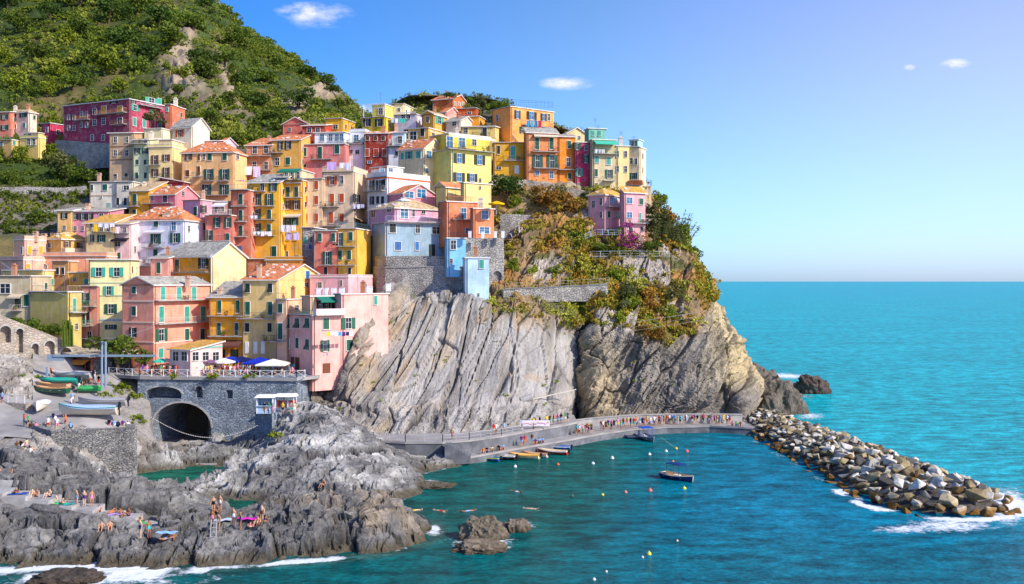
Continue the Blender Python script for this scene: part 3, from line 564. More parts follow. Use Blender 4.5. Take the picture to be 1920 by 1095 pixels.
class Vol:
    "a rectangular block seen at its near corner: x0 | corner | x2 in photo pixels, eave height yt, foot yb, turned th degrees"
    def __init__(s,x0,xc,x2,yt,yb,Y,th,dep=7.):
        th=R(th); c,n=math.cos(th),math.sin(th); k0=(x0-960)/F; s.Y=Y; s.C=Vector(((xc-960)/F*Y,Y))
        s.wL=(s.C.x-k0*Y)/(c+k0*n)
        if x2 is None: s.wR=dep
        else:
            k2=(x2-960)/F; s.wR=(k2*Y-s.C.x)/(n-k2*c); 
            if s.wR<=0 or s.wR>22: s.wR=dep
            s.wR=max(s.wR,2.5)
        s.dL=Vector((-c,n)); s.dR=Vector((n,c)); s.z1=H-(yt-527)/F*Y; s.z0=H-(yb-527)/F*Y-1.5
        s.face={'L':(s.C,Vector((-n,-c))),'R':(s.C,Vector((c,-n)))}
    def pt(s,a,b,z=0): q=s.C+s.dL*a+s.dR*b; return Vector((q.x,q.y,z))
    def hit(s,f,px,py):
        C,n=s.face[f]; k=(px-960)/F; Y=(C.x*n.x+C.y*n.y)/(k*n.x+n.y); return Vector((k*Y,Y,H-(py-527)/F*Y))
RC={'tile':s2l('D98250'),'tan':s2l('C9AE84'),'slate':s2l('A9A79A'),'och':s2l('D9A548'),'brn':s2l('9A6A4A')}
HB=Vector
def roof(root,V,kind,rise,colr,stones=0,off=None):
    m=MB(); o=.38; wl,wr=V.wL,V.wR; z=V.z1; th=.16; tri=MB()
    def q(pts,mi=0):  # roof plate
        a=[V.pt(*p) for p in pts]; m.prism([p-Vector((0,0,.02)) for p in a],[p+Vector((0,0,th)) for p in a],1,mi,1)
    def plane(): return None
    if kind in('flat','par'):
        oo=.22 if kind=='flat' else .10
        q([(-oo,-oo,z),(wl+oo,-oo,z),(wl+oo,wr+oo,z),(-oo,wr+oo,z)],2)
        if kind=='par':
            t=.22; hh=rise or .8; e=z+th
            for (a0,b0,a1,b1) in ((0,0,wl,t),(0,wr-t,wl,wr),(0,t,t,wr-t),(wl-t,t,wl,wr-t)):
                tri.prism([V.pt(a0,b0,e),V.pt(a1,b0,e),V.pt(a1,b1,e),V.pt(a0,b1,e)],[V.pt(a0,b0,e+hh),V.pt(a1,b0,e+hh),V.pt(a1,b1,e+hh),V.pt(a0,b1,e+hh)])
            for (a0,b0,a1,b1) in ((0,0,wl,t),(-.0,t,t,wr-t)):
                m.prism([V.pt(a0-.05,b0-.05,e+hh),V.pt(a1+.05,b0-.05,e+hh),V.pt(a1+.05,b1+.05,e+hh),V.pt(a0-.05,b1+.05,e+hh)],[V.pt(a0-.05,b0-.05,e+hh+.07),V.pt(a1+.05,b0-.05,e+hh+.07),V.pt(a1+.05,b1+.05,e+hh+.07),V.pt(a0-.05,b1+.05,e+hh+.07)],1)
    elif kind=='gL':
        h=wr/2; s=rise/h; q([(-o,-o,z-s*o),(wl+o,-o,z-s*o),(wl+o,h,z+rise),(-o,h,z+rise)]); q([(-o,h,z+rise),(wl+o,h,z+rise),(wl+o,wr+o,z-s*o),(-o,wr+o,z-s*o)])
        tri.prism([V.pt(0,0,z),V.pt(0,wr,z),V.pt(0,h,z+rise-.02)],[V.pt(wl,0,z),V.pt(wl,wr,z),V.pt(wl,h,z+rise-.02)])
    elif kind=='gR':
        h=wl/2; s=rise/h; q([(-o,-o,z-s*o),(h,-o,z+rise),(h,wr+o,z+rise),(-o,wr+o,z-s*o)]); q([(h,-o,z+rise),(wl+o,-o,z-s*o),(wl+o,wr+o,z-s*o),(h,wr+o,z+rise)])
        tri.prism([V.pt(0,0,z),V.pt(wl,0,z),V.pt(h,0,z+rise-.02)],[V.pt(0,wr,z),V.pt(wl,wr,z),V.pt(h,wr,z+rise-.02)])
    elif kind=='sL':   # rises away from the left face
        s=rise/wr; q([(-o,-o,z-s*o),(wl+o,-o,z-s*o),(wl+o,wr+o,z+rise+s*o),(-o,wr+o,z+rise+s*o)])
        tri.prism([V.pt(0,0,z),V.pt(0,wr,z),V.pt(0,wr,z+rise-.02)],[V.pt(wl,0,z),V.pt(wl,wr,z),V.pt(wl,wr,z+rise-.02)])
    elif kind=='sR':   # rises away from the right face
        s=rise/wl; q([(-o,-o,z-s*o),(wl+o,-o,z+rise+s*o),(wl+o,wr+o,z+rise+s*o),(-o,wr+o,z-s*o)])
        tri.prism([V.pt(0,0,z),V.pt(wl,0,z),V.pt(wl,0,z+rise-.02)],[V.pt(0,wr,z),V.pt(wl,wr,z),V.pt(wl,wr,z+rise-.02)])
    elif kind=='hip':
        k=min(wl,wr)/2; s=rise/k; e=z-s*o
        if wl>=wr: a,b=(k,wr/2),(wl-k,wr/2)
        else: a,b=(wl/2,k),(wl/2,wr-k)
        A=(*a,z+rise);B=(*b,z+rise); c0,c1,c2,c3=(-o,-o,e),(wl+o,-o,e),(wl+o,wr+o,e),(-o,wr+o,e)
        if wl>=wr: q([c0,c1,B,A]);q([c2,c3,A,B]);q([c3,c0,A]);q([c1,c2,B])
        else: q([c0,c1,A]);q([c2,c3,B]);q([c3,c0,A,B]);q([c1,c2,B,A])
    r_=random.Random(int(V.Y*10+V.z1*7))
    if kind in('gL','hip','sL','gR','sR') and stones:
        for i in range(stones):
            a,b=r_.uniform(.1,.9)*wl,r_.uniform(.05,.48)*wr
            if kind in('gL','hip'): zz=z+rise*min(1,b/(wr/2)) if kind=='gL' else z+rise*min(1,b/(min(wl,wr)/2),a/(min(wl,wr)/2),(wl-a)/(min(wl,wr)/2))
            elif kind=='sL': zz=z+rise*b/wr
            elif kind=='sR': zz=z+rise*a/wl
            else: zz=z+rise*min(a,wl-a)/(wl/2)
            p=V.pt(a,b,zz+th); e=r_.uniform(.13,.24); m.box((p.x-e,p.y-e,p.z-.05),(p.x+e,p.y+e,p.z+e*.9),1)
    ob=m.obj('roof',[M['tile'],M['trim'],M['pave']],root); ob.color=colr
    return ob,tri
def rail_mb(pts,h=1.0,step=.28,solid=None):
    m=MB()
    for a,b in zip(pts[:-1],pts[1:]):
        a=Vector(a);b=Vector(b); L=(b-a).length; n=max(2,int(L/step)); up=Vector((0,0,h))
        m.bar(a+up,b+up,.035); m.bar(a+up*.12,b+up*.12,.02)
        for k in range(n+1): p=a+(b-a)*k/n; m.bar(p,p+up,.014 if k%6 else .03,0,3)
    return m
NH=[0]
def rngs(t): return [float(v) for v in t.split(',')]
def house(name,label,vols,col,wins,cat='house',colw=None,grp='houses stacked up the hillside',mat='plaster'):
    """vols: list of (x0,xc,x2,ytop,ybot,Y,turn,roof,rise,roofcolour[,stones][,wallcolour])"""
    v0=vols[0]; V0=Vol(*v0[:7]); base=V0.pt(0,0,V0.z0+1.5)
    root=empty(name,base,label,cat,grp); VV=[]; col=soft(s2l(col))
    for v in vols:
        V=Vol(*v[:7]); VV.append(V); k,rise,rc=v[7],v[8],v[9]; st=v[10] if len(v)>10 else 0; c=soft(s2l(v[11])) if len(v)>11 and v[11] else col
        ob,tri=roof(root,V,k,rise,RC[rc],st)
        tri.prism([V.pt(0,0,V.z0),V.pt(V.wL,0,V.z0),V.pt(V.wL,V.wR,V.z0),V.pt(0,V.wR,V.z0)],[V.pt(0,0,V.z1-.03),V.pt(V.wL,0,V.z1-.03),V.pt(V.wL,V.wR,V.z1-.03),V.pt(0,V.wR,V.z1-.03)])
        tri.obj('wall',[M[mat]],root,color=c)
    r_=random.Random(sum(map(ord,label)))
    for V in VV:
        hh=V.z1-V.z0
        if hh>5:
            m=MB(); q=V.pt(V.wL-.25,-.12,0); m.bar(Vector((q.x,q.y,V.z0)),Vector((q.x,q.y,V.z1)),.06,0,5); q=V.pt(-.12,.3,0); m.bar(Vector((q.x,q.y,V.z0)),Vector((q.x,q.y,V.z1)),.06,0,5); a_,b_=V.pt(0,-.22,V.z1),V.pt(V.wL,-.22,V.z1); m.bar(a_,b_,.07,0,5)
            m.obj('gutter_pipe',[M['metal']],root,color=r_.choice([s2l('5A5650'),s2l('7A5A48'),s2l('8A9A90')]))
        if r_.random()<.6:
            m=MB(); q=V.pt(V.wL*r_.uniform(.2,.8),V.wR*r_.uniform(.3,.6),V.z1); t_=q+Vector((0,0,r_.uniform(2.4,3.6))); m.bar(q,t_,.04,0,4)
            for k in range(4): m.bar(t_+Vector((-.45+.05*k,0,-.2*k)),t_+Vector((.45-.05*k,0,-.2*k)),.02,0,3)
            m.obj('antenna',[M['metal']],root,color=s2l('6A6A6A'))
        if r_.random()<.3 and not any(w.startswith('C') for w in wins):
            q=V.pt(V.wL*r_.uniform(.15,.8),V.wR*r_.uniform(.35,.6),V.z1); m=MB(); e=r_.uniform(.3,.42); m.box((q.x-e,q.y-e,q.z-.5),(q.x+e,q.y+e,q.z+1.9)); m.box((q.x-e-.1,q.y-e-.1,q.z+1.9),(q.x+e+.1,q.y+e+.1,q.z+2.02)); m.box((q.x-e*.6,q.y-e*.6,q.z+2.02),(q.x+e*.6,q.y+e*.6,q.z+2.3)); m.obj('chimney',[M['plaster']],root,color=r_.choice([s2l('C9A48A'),s2l('D8CDB8'),s2l('B07A58')]))
    def put(me,nm,par,p,a,sc,colr=None,off=None):
        o=link(nm,me,par,scale=sc); 
        if par is root: o.location=p-base; o.rotation_euler=(0,0,a)
        else: o.location=off; 
        if colr: o.color=colr
        return o
    wins=list(wins); bare=any(k in label for k in ('blank','stone','tower','bastion','annex','side wall','sky blue','blue grey'))
    for i,V in enumerate(VV):
        tag='R'+(str(i) if i else '')
        if not bare and i==0 and V.wR>3.5 and not any(w.split()[0] in('R',tag) for w in wins):
            n=1 if V.wR<6 else 2
            for c_ in range(n):
                for r0 in range(3):
                    if r_.random()<.25: continue
                    q=V.pt(0,V.wR*(c_+.6)/(n+.3),V.z1-1.7-r0*3.0)
                    if q.z<V.z0+2.5: break
                    px_,py_=q.x/q.y*F+960,527+(H-q.z)/q.y*F; tt=V.dR; sc_=abs(tt.x*q.y-tt.y*q.x)/q.y/q.y*F*.85; wins.append('%s %s %.2f %.2f %.2f %.2f'%(tag,r_.choice(['cg','cg','nk','cb']),px_,py_,max(sc_,.5),1.25/q.y*F))
    for line in wins:
        tk=line.split(); f=tk[0]; vi=0
        if len(f)>1: vi=int(f[1:]); f=f[0]
        V=VV[vi]
        if f=='C':       # chimney at px,py(top)
            px,py=float(tk[1]),float(tk[2]); Y=V.Y+(V.wR*.45 if len(tk)<4 else float(tk[3])); q=P(px,py,Y); m=MB(); m.box((q.x-.35,q.y-.35,min(V.z1,q.z-1.5)-.3),(q.x+.35,q.y+.35,q.z-.25)); m.box((q.x-.45,q.y-.45,q.z-.25),(q.x+.45,q.y+.45,q.z-.12))
            for dx in(-.3,.3): m.box((q.x+dx-.08,q.y-.3,q.z-.12),(q.x+dx+.08,q.y+.3,q.z+.12))
            m.box((q.x-.42,q.y-.4,q.z+.12),(q.x+.42,q.y+.4,q.z+.2)); m.obj('chimney',[M['plaster']],root,color=s2l('C9A48A')); continue
        C,n=V.face[f]; a=math.atan2(n.x,-n.y); n3=Vector((n.x,n.y,0))
        if tk[1] in 'BASP':
            k=tk[1]
            if k=='S':
                y=float(tk[2]); q=V.hit(f,(C.x/V.Y*F+960),y); m=MB(); w_=V.wL if f=='L' else V.wR
                A=V.pt(0,0,q.z); Bq=V.pt(V.wL,0,q.z) if f=='L' else V.pt(0,V.wR,q.z); ex=n3*.09
                m.prism([A,Bq,Bq+ex,A+ex],[p+Vector((0,0,.22)) for p in (A,Bq,Bq+ex,A+ex)]); m.obj('cornice',[M['paint']],root,color=s2l(tk[3])); continue
            x0,x1,y=map(float,tk[2:5]); A=V.hit(f,x0,y); Bq=V.hit(f,x1,y); Bq.z=A.z; colr=s2l(tk[5]) if len(tk)>5 and len(tk[5])==6 else s2l('4A4A48')
            if k=='B':
                D=n3*1.05; m=MB(); t=Vector((0,0,.14)); m.prism([A,Bq,Bq+D,A+D],[p+t for p in(A,Bq,Bq+D,A+D)])
                bl=m.obj('balcony',[M['conc']],root)
                e=n3*.97+t; hh=.95
                if len(tk)>6 and tk[6]=='solid':
                    m=MB(); th=n3*-.12
                    for p,q in ((A+e,Bq+e),(A+t,A+e),(Bq+t,Bq+e)):
                        dd=(q-p).normalized(); w_=Vector((-dd.y,dd.x,0))*.06; m.prism([p-w_,q-w_,q+w_,p+w_],[x+Vector((0,0,hh)) for x in(p-w_,q-w_,q+w_,p+w_)])
                    ro=m.obj('railing',[M['plaster']],bl,off=base)
                else: ro=rail_mb([A+t,A+e,Bq+e,Bq+t],hh).obj('railing',[M['metal']],bl,off=base)
                ro.color=colr
                if r_.random()<.55:      # flower boxes
                    m=MB()
                    for i in range(r_.randint(1,3)):
                        u=r_.uniform(.08,.85); q=A+(Bq-A)*u+n3*.8+t
                        m.box((q.x-.22,q.y-.15,q.z),(q.x+.22,q.y+.15,q.z+.28))
                        for j in range(14):
                            g=q+Vector((r_.uniform(-.3,.3),r_.uniform(-.2,.2),r_.uniform(.28,.75))); s_=.11; m.poly([g+Vector((-s_,0,-s_)),g+Vector((s_,r_.uniform(-s_,s_),0)),g+Vector((0,s_,s_))],1)
                    m.obj('flower_box',[M['paint'],M['leaf']],bl,off=base,color=s2l('8A4A30'))
            elif k=='A':
                out=float(tk[6]) if len(tk)>6 else 1.3; m=MB(); D=n3*out-Vector((0,0,out*.35)); t=Vector((0,0,.05)); A+=n3*.02;Bq+=n3*.02
                m.prism([A,Bq,Bq+D,A+D],[p+t for p in(A,Bq,Bq+D,A+D)]); q=Vector((0,0,-.25)); m.prism([A+D+q,Bq+D+q,Bq+D+q-n3*.03,A+D+q-n3*.03],[A+D,Bq+D,Bq+D-n3*.03,A+D-n3*.03])
                m.obj('awning',[M['cloth']],root,color=colr)
            elif k=='P':   # parapet railing along a roof terrace edge
                rail_mb([A-n3*.12,Bq-n3*.12],1.0).obj('railing',[M['metal']],root,color=colr)
            continue
        kind=tk[1]; colk=TC[kind[1]] if len(kind)>1 else TC['g']; colk=scl(colk,r_.uniform(.85,1.15)); xs=rngs(tk[2]); ys=rngs(tk[3]); pw,ph=float(tk[4]),float(tk[5])
        for x in xs:
            for y in ys:
                c=V.hit(f,x,y); a0=V.hit(f,x-pw/2,y); a1=V.hit(f,x+pw/2,y); w_=(a1-a0).length; h_=ph/F*c.y
                if w_>6 or c.y<50: print('BADWIN',label,line); continue
                k=kind[0]; c=c+n3*.005
                if k=='d': put(U['d'],'door',root,c,a,(w_,1,h_),colk); continue
                if k=='v': put(U['v'],'window',root,c,a,(w_,1,h_)); continue
                if k=='o':
                    sw=.27 if w_>1.3 else .24; gw=w_*(1-2*sw)
                    wi=put(U['b' if (len(kind)>2 and kind[2]=='u') else 'f'],'window',root,c,a,(gw/1.12,1,h_/1.05))
                    gw/=1.12
                    for sg in(-1,1): put(U['h'],'shutter',wi,None,0,(w_*sw/gw,.9,1.05),colk,Vector((sg*(w_/2-w_*sw/2+.01)/gw,-.0,0)))
                    continue
                wi=put(U['b' if kind[-1]=='u' and k=='n' else 'f'],'window',root,c,a,(w_/1.15,1,h_/1.08))
                if k=='c': put(U['s'],'shutter',wi,None,0,(.98,.9,.98),colk,Vector((0,0,0)))
                if k=='a': put(U['a'],'shutter',wi,None,0,(.98,1,.98),colk,Vector((0,0,0)))
    NH[0]+=1
    return root,VV
h=house
# ---- front row above the harbour terrace
_,V1=h('salmon_house','salmon pink corner house with teal shutters and two long white balconies facing the terrace',[(229,288,393,534,692,166,22,'gR',1.3,'slate')],'E8967A',
 ['L cg 252 544 8 14','L cg 252 583 8 19','L ok 250 623 14 18','L dk 270 672 9 26','R ct 302,350,380 589 10 31','R ct 305,335,363 550 10 25','R og 302 628 22 23','R cg 350,379 627 9 23','R ct 301 662 10 19','R B 288 397 565 9FC0B4','R B 289 400 609 9FC0B4','L S 566 E7C9B0','L S 606 E7C9B0','L S 643 E7C9B0','R S 645 E7C9B0','C 352 519'])
h('veranda','glazed restaurant veranda with tan tiled roof leaning on the salmon house',[(318,357,417,657,698,160,32,'sL',1.0,'och')],'E2C0B4',['L nb 330,346 668 12 18','R nb 366,385,404 668 13 17','R S 655 6FB0A0'],cat='veranda',grp=None)
h('yellow_house','low saffron yellow house with grey roof between salmon house and tall pale yellow house',[(392,457,None,557,692,172,8,'sL',2.4,'slate')],'F0A820',
 ['L cg 412,446 575 8 25','L cg 411,444 617 8 25','L B 393 457 593 8A6A50','L B 394 456 631 7A6A50','L A 395 457 638 6E4A40 2.2','L dk 415,440 668 14 26','C 412 541 2'])
h('pale_yellow_house','tall pale yellow house with orange tiled gable roof and blue attic window beside the terrace',[(455,519,612,525,692,170,14,'gL',2.7,'tile',26)],'E2C078',
 ['L ak 465,507 540 9 18','L cg 465,507 578 9 26','L ck 464,506 614 9 18','L B 449 518 598 6A6658','R cu 576 515 8 15','R nk 574 534 8 8','L dw 463,479,493 652 7 22','L B 496 518 640 4A4A48','C 486 497 2'])
h('peach_house','narrow peach house with roof terrace between pale yellow gable and pink house',[(517,537,580,562,692,167.5,20,'flat',0,'slate')],'F0BE94',['L cg 526 578 9 18','L cg 526 621 9 32','L B 514 537 641 4A4A48','L P 517 537 561 5A5A58','R nk 556 577 8 10'])
h('pink_house','big rose pink house on the rock with open green shutters and washing under its windows',[(533,586,641,592,716,162,50,'flat',0,'slate'),(628,640,728,552,690,165.2,50,'flat',0,'slate'),(566,582,642,556,600,165.2,48,'flat',0,'brn',0,'E0B08A')],'EDAFA0',
 ['L ag 540,558,577 606 9 20','L cg 540,558 643 6 21','L ag 577 646 7 21','L db 549 676 6 14','L db 558 681 7 22','R cg 611 607 13 22','R1 og 653 606 25 21','R og 609 648 16 21','R1 cg 655 647 13 22','R db 612 690 14 18','R1 ct 704 563 7 18','L P 535 586 591 2E7A68','R B 588 641 592 F3D6CE solid','R2 ok 600,612,628 573 13 19','R2 A 590 630 556 2E7A68 2.0'])
h('pink_terrace_house','low pink flat roofed block with a balustraded terrace behind the big pink house',[(581,653,699,520,556,178,14,'par',.3,'slate'),],'E9AEB0',['L ng 640 531 5 12','L nk 600 535 8 12'])
# ---- second row, centre
h('coral_house','coral pink house with long balcony above the small pink terraces',[(588,631,None,433,522,186,10,'flat',0,'slate')],'E07A62',['L ag 600,625 445 8 17','L og 614 484 17 25','L ck 611 508 7 16','L B 600 633 498 5A5A58'])
h('amber_house','amber yellow narrow house with tan side wall right of the coral house',[(631.5,667,695,429,522,185.6,10,'flat',0,'slate',0,)],'E8B03C',['L og 638 449 12 25','L cg 658 443 8 17','L cg 638,655 478 8 18','L ck 631,656 509 6 15','L B 634 667 463 5A5A58','L B 634 667 498 5A5A58','L P 632 667 428 3A9AB8','R P 668 694 428 3A5A60'])
h('slate_stone_house','narrow dark stone house squeezed between yellow house and coral house',[(566,588,None,427,500,190,8,'flat',0,'brn')],'7E7468',['L ct 572 451 8 14','L cu 582 463 7 9','L ng 584 449 5 12'],mat='stonew')
h('cream_house','cream house with rust red shutters, left half of the tall cream pair',[(564.5,604,None,335,432,205.2,10,'flat',0,'slate')],'E6C79C',['L cr 573.6,593.4 347,375,408 8 17'])
h('tall_cream_house','tallest cream house with rust red shutters and washing on its roof terrace',[(604,663,690,322,432,205,10,'par',.9,'slate')],'E4C6A2',
 ['L or 622.7 338.7 18 16','L nk 641 337.5 7 16','L cr 622.7 372 9 19','L cr 641 371 9 17','L cr 621 408 9 22','L cr 641 408 9 17','L B 604 637 389 5A5A58','R ok 668 372 12 16','R B 658 683 388 5A5A58','L B 604 640 425 6A6258','R A 663 690 408 B89878 1.5'])
h('yellow_apartment_house','deep yellow apartment house with a green roof canopy left of the cream pair',[(524,565.5,None,338,487,203.2,10,'flat',0,'brn'),(530,565,None,319,338,206,10,'flat',0,'slate',0,'D8C49A')],'F0B43A',
 ['L1 ng 537,548,559 329 7 14','L A 527 567 317 2F7A66 2.2','L B 524 566 345 4A4A48','L cg 540,556 360 8 20','L B 524 566 372 6A5A40','L ob 539,556 384 15 17','L og 540,554 414 12 16','L cg 540,554 443 8 15','L nk 538 477 6 12','L nu 557 483 8 9','L A 532 566 402 D8C8B0 1.2'])
h('golden_apartment_house','golden yellow apartment house with stacked iron balconies and grey roof',[(467,523.5,None,342,487,201,10,'sL',2.2,'slate',8)],'F2B62E',
 ['L og 512 349 15 19','L ng 492 350 8 16','L B 467 499 360 4A4A48','L og 482.7,505.5 374 15 22','L B 468 516 388 4A4A48','L og 482 403 15 22','L cg 505 403 8 20','L B 469 517 413 4A4A48','L og 482 430 15 22','L cg 504.6 430 8 20','L B 470 516 443 4A4A48','L nk 474 454 7 10','L nu 473.6 475 8 16','L cg 514 472 10 22'])
h('brick_red_house','tall narrow brick red house with four small balconies left of the golden apartment house',[(433,466.8,None,357,482,199,10,'flat',0,'slate')],'D77A5C',['L cg 451.7 374,404,432.6 8 21','L B 436 464 388 4A4A48','L B 436 464 417 4A4A48','L B 436 464 445 4A4A48','L B 434 467 357 8A8A88','L ou 446.6 466 14 10'])
h('rose_house','rose coloured house with white railed terrace and crowded lower balcony',[(385,433,None,404,475,197.5,10,'flat',0,'slate'),(398,426,None,378,404,200,10,'flat',0,'slate',0,'E8B0A0')],'E27A66',['L1 nk 406,418 391 6 12','L B 396 434 404 E8E4DA','L og 407,427.7 417 13 19','L og 393.5 441 12 19','L cg 427 444 8 14','L B 382 434 453 4A4A48','L1 A 404 428 381 E8E8F0 1.6','L nk 410 462 8 8'])
h('lilac_house','lilac pink house with flat roof behind the white hip roofed house',[(343,376,410,375,470,205,26,'flat',0,'slate'),],'D9A0B0',['L cg 366.8 396 7 18','L ck 361 418 6 11','R ok 381 392 11 14','R ck 404 389 6 10','R ck 381 424 6 16','L S 403 C890B0','R dk 384 455 8 10'])
h('strawberry_house','strawberry pink house with terracotta gable roof and a long terrace balcony',[(275,328,371,364,412,212,22,'gL',1.9,'tile',14)],'E88088',['L nw 286 372 6 10','L ck 310 373 9 14','L B 273 325 383.5 A05A78','L ck 292 392 6 9','L ok 312 392 14 10','R np 343 363 6 9'])
h('ochre_house','narrow golden ochre house with a tall green door left of the strawberry house',[(241.6,279,None,357,405,214,14,'sL',2.5,'tan')],'E2A41E',['L cg 253 374 8 22','L B 244 262 388 4A4A48','L cg 252 397 8 9'])
h('maroon_annex','small dark maroon wall block behind the strawberry house roof',[(300,344,None,341,372,220,10,'sR',1.,'slate')],'8A2A3C',['L nk 318 350 6 8'])
h('white_house','big white house with green shutters and orange hip roof, left middle of town',[(243,344,None,411,503,194,14,'hip',2.6,'tile',30),(343,345,373,438,503,197.5,30,'flat',0,'slate')],'D9DCE8',
 ['L cg 256.4,293 419 9 14','L cg 255.5 447 9 17','L og 292.5 448 19 19','L og 329 446 19 18','L cg 255 478 9 17','L cg 292 474 9 14','L nu 326 424 9 16','L B 271 310 465 6A6A68','L ng 333 471 9 8','L B 270 285 494 8A8A88','L A 274 309 433 D8D8D8 .8','R1 ag 352 447 7 18','R1 P 344 372 437 5A5A58','C 318 398 2','C 309 399 2'])
h('buttercream_house','cream yellow house with a washing hung loggia left of the white hip roofed house',[(160,213,None,418,492,193,10,'sL',1.9,'och')],'EBC98A',['L og 173.5 447 7 14','L og 190.6 447 15 14','L ng 171 424 5 10','L B 174 213 436 6A4A38','L nk 190,203 428 8 12'])
h('pale_pink_house','narrow pale pink house with dark awning next to the white hip roofed house',[(213,243,None,420,494,193,10,'sL',1.2,'tan')],'EBC4BE',['L nk 221 458 11 9','L cg 222.6 480 9 14','L A 213 243 447 2A2A30 1.1','L B 213 243 438 6A5A58','L nk 234 432 7 12'])
h('striped_row_house','low row house half yellow and half pink with open dark shutters below the garden walls',[(134,203,None,396,440,205,4,'sL',1.,'slate'),(107,134,None,395,440,204.8,4,'sL',1.,'slate',0,'E8B468')],'DE8C98',['L ok 141.6,156,169.5 406 12 12','L nk 190 406 9 12','L ng 141.6,155 428 6 9','L1 ok 121 404.5 12 11','L1 ng 121 427 6 9','C 165 383'])
h('cream_villa','cream two storey villa with arched doors under the vineyard terraces',[(168,217,None,341,395,222,8,'flat',0,'slate'),(217,248,None,341,378,221,8,'flat',0,'slate')],'E0D6C0',['L cg 173 352 5 12','L cg 197 351 10 12','L1 nk 237 352 12 9','L1 v 221,235 377 6 15','L cp 205 385 7 10','L nk 190 369 4 5','L S 367 C8A890','C 186 326 2'])
h('old_stone_house','old bare brown plaster house with small grey windows and stained walls',[(204.5,249,None,249,345,228,8,'sL',1.,'tan')],'B99B78',['L nw 216.5,238 262,287 7 12','L ck 217 331 6 10','L ck 237 329 7 9','L S 275 8A6A50','L S 300 8A6A50','L B 217 249 341 9A9A98'])
h('pale_green_house','pale green narrow house with small dark green shutters',[(249,278,None,262,360,226,8,'sL',1.2,'tan')],'CFD2A4',['L og 258,272.5 283 11 11','L cg 258,272.5 304 6 10','L cg 257,273 329 6 12','L ng 273 264 7 9','L B 249 277 271 7A7A78'])
h('light_cream_block','light cream rooftop block with plain walls behind the pale green house',[(270,303,324,241,275,231,14,'flat',0,'tan')],'E9DFAE',['L ng 285 252 5 8'])
h('butter_house','butter yellow house with brown shutters and roof terrace in the upper left of town',[(278,323,None,276,352,224,8,'par',.5,'slate'),(298,322,None,262,278,227,8,'flat',0,'brn',0,'D8C090')],'EED08C',['L ob 291 301 13 20','L ob 312 296 14 13','L ob 291 324 13 14','L ob 312 324 13 20','L B 278 302 311 4A4A48','L B 300 324 336 4A4A48','L1 nk 305 274 6 9'])
h('tower_house','tall ivory tower house with grey gable roof and rust shutters below the rocky hill',[(323,359,393,237,360,232,22,'gL',2.3,'slate')],'EADCC0',['L or 337 250 15 14','L or 336 276 15 14','L ob 332.5 298.6 9 13','L ob 333 323 10 13'])
h('mauve_house','mauve pink low house behind the big peach apartment house',[(358,410,None,264,300,236,6,'sL',1.,'slate'),(410,416,443,268,300,238,30,'gL',1.4,'tile',0,'E8B8C0')],'DDA0B0',['L ok 370.6 272 10 11','L nk 403 268 7 8'])
h('peach_apartment_house','broad peach apartment house with terracotta hip roof and four balconies',[(340,437,463,284,376,221,10,'hip',2.4,'tile',18)],'EDB878',
 ['L ob 354 294 13 12','L cb 373.6 295 4 12','L nw 383 294 5 11','L cg 393.5,421.5 294 9 14','L cb 352 325 8 13','L cb 373 320 6 18','L og 392,421.5 327 18 20','L og 388,421 356 17 20','L B 379 402 341 5A5A58','L B 409 431 341 5A5A58','L B 378 430 367.5 5A5A58','L B 363 377 333 7A7A78','R nk 445 292 6 14'])
h('apricot_house','apricot house with deep shaded loggia balconies under a long terracotta roof',[(461,508.5,None,272,336,228,8,'sL',2.,'tile',6)],'D98E5C',['L nk 478 281 9 15','L nk 499 280 9 15','L nd 477,499 310 8 15','L B 461 509 294 6A5A50','L B 461 509 321 6A5A50'])
h('mustard_house','mustard yellow house with white framed windows right of the apricot loggias',[(508.5,562,None,262,336,227.6,8,'sL',2.,'tile',8)],'DDA648',['L ok 526 273 9 16','L ok 540.5 272 11 15','L nk 520 303 9 15','L cg 540 302 9 15','L B 508 532 288 6A5A50'])
h('rosy_house','dusty pink house with a glass sunroom terrace on its roof',[(562,646.5,None,270,322,229,8,'flat',0,'slate'),(590,645,None,248,270,233,8,'sL',.7,'slate',0,'E6EAEE')],'D97C74',['L cg 571 285 9 17','L cg 600 287 9 25','L cg 632 280 10 18','L ck 571 311 8 6','L B 584 623 300 6A5A58','L1 nu 604,620,632,640 258 9 14','L P 588 646 269 8A8A88'])
h('red_house','red house with two white framed windows high on the ridge',[(566.7,610,None,235,262,240,10,'sL',1.4,'tan')],'B8402C',['L nk 580,596 244 9 9'])
h('rust_pink_house','pinkish red gabled house at the very left end of the ridge',[(530,577,None,232,262,246,10,'gR',1.6,'brn')],'D8705C',['L nk 543 243 6 7'])
h('sunflower_house','sunflower yellow low house on the ridge with one white window',[(610,641,666,222,262,243,16,'flat',0,'och')],'DEA818',['L nk 629 238 10 8','L P 610 641 221 D8B020'])
h('white_terrace_house','white plastered house with pale blue terrace left of the dark red house',[(646.5,682.5,None,268,320,232,8,'flat',0,'slate'),(655,685,None,247,268,236,8,'par',.5,'slate')],'E6E8EA',['L1 nu 668 259 10 13','L B 647 683 271 6A7A80','L nw 658,670 285 8 8'])
h('oxblood_house','dark oxblood red house with orange brown shutters under a tiled roof',[(682.5,727,None,250,318,230,8,'sL',1.4,'tile',12)],'9C3220',['L cb 689,704,718.5 259 8 9','L cr 688,705,721 286 9 15','L nu 693 304 8 6'])
h('blue_terrace_house','white house with light blue shaded terrace right of the dark red house',[(727,759,None,275,330,229,8,'flat',0,'slate'),(727,759,None,248,275,233,8,'sL',1.,'tile',0,'BFE0E6')],'E2E4E6',['L ck 744 287 6 12','L1 ng 750 262 9 14','L B 727 760 275 5A5A58'])
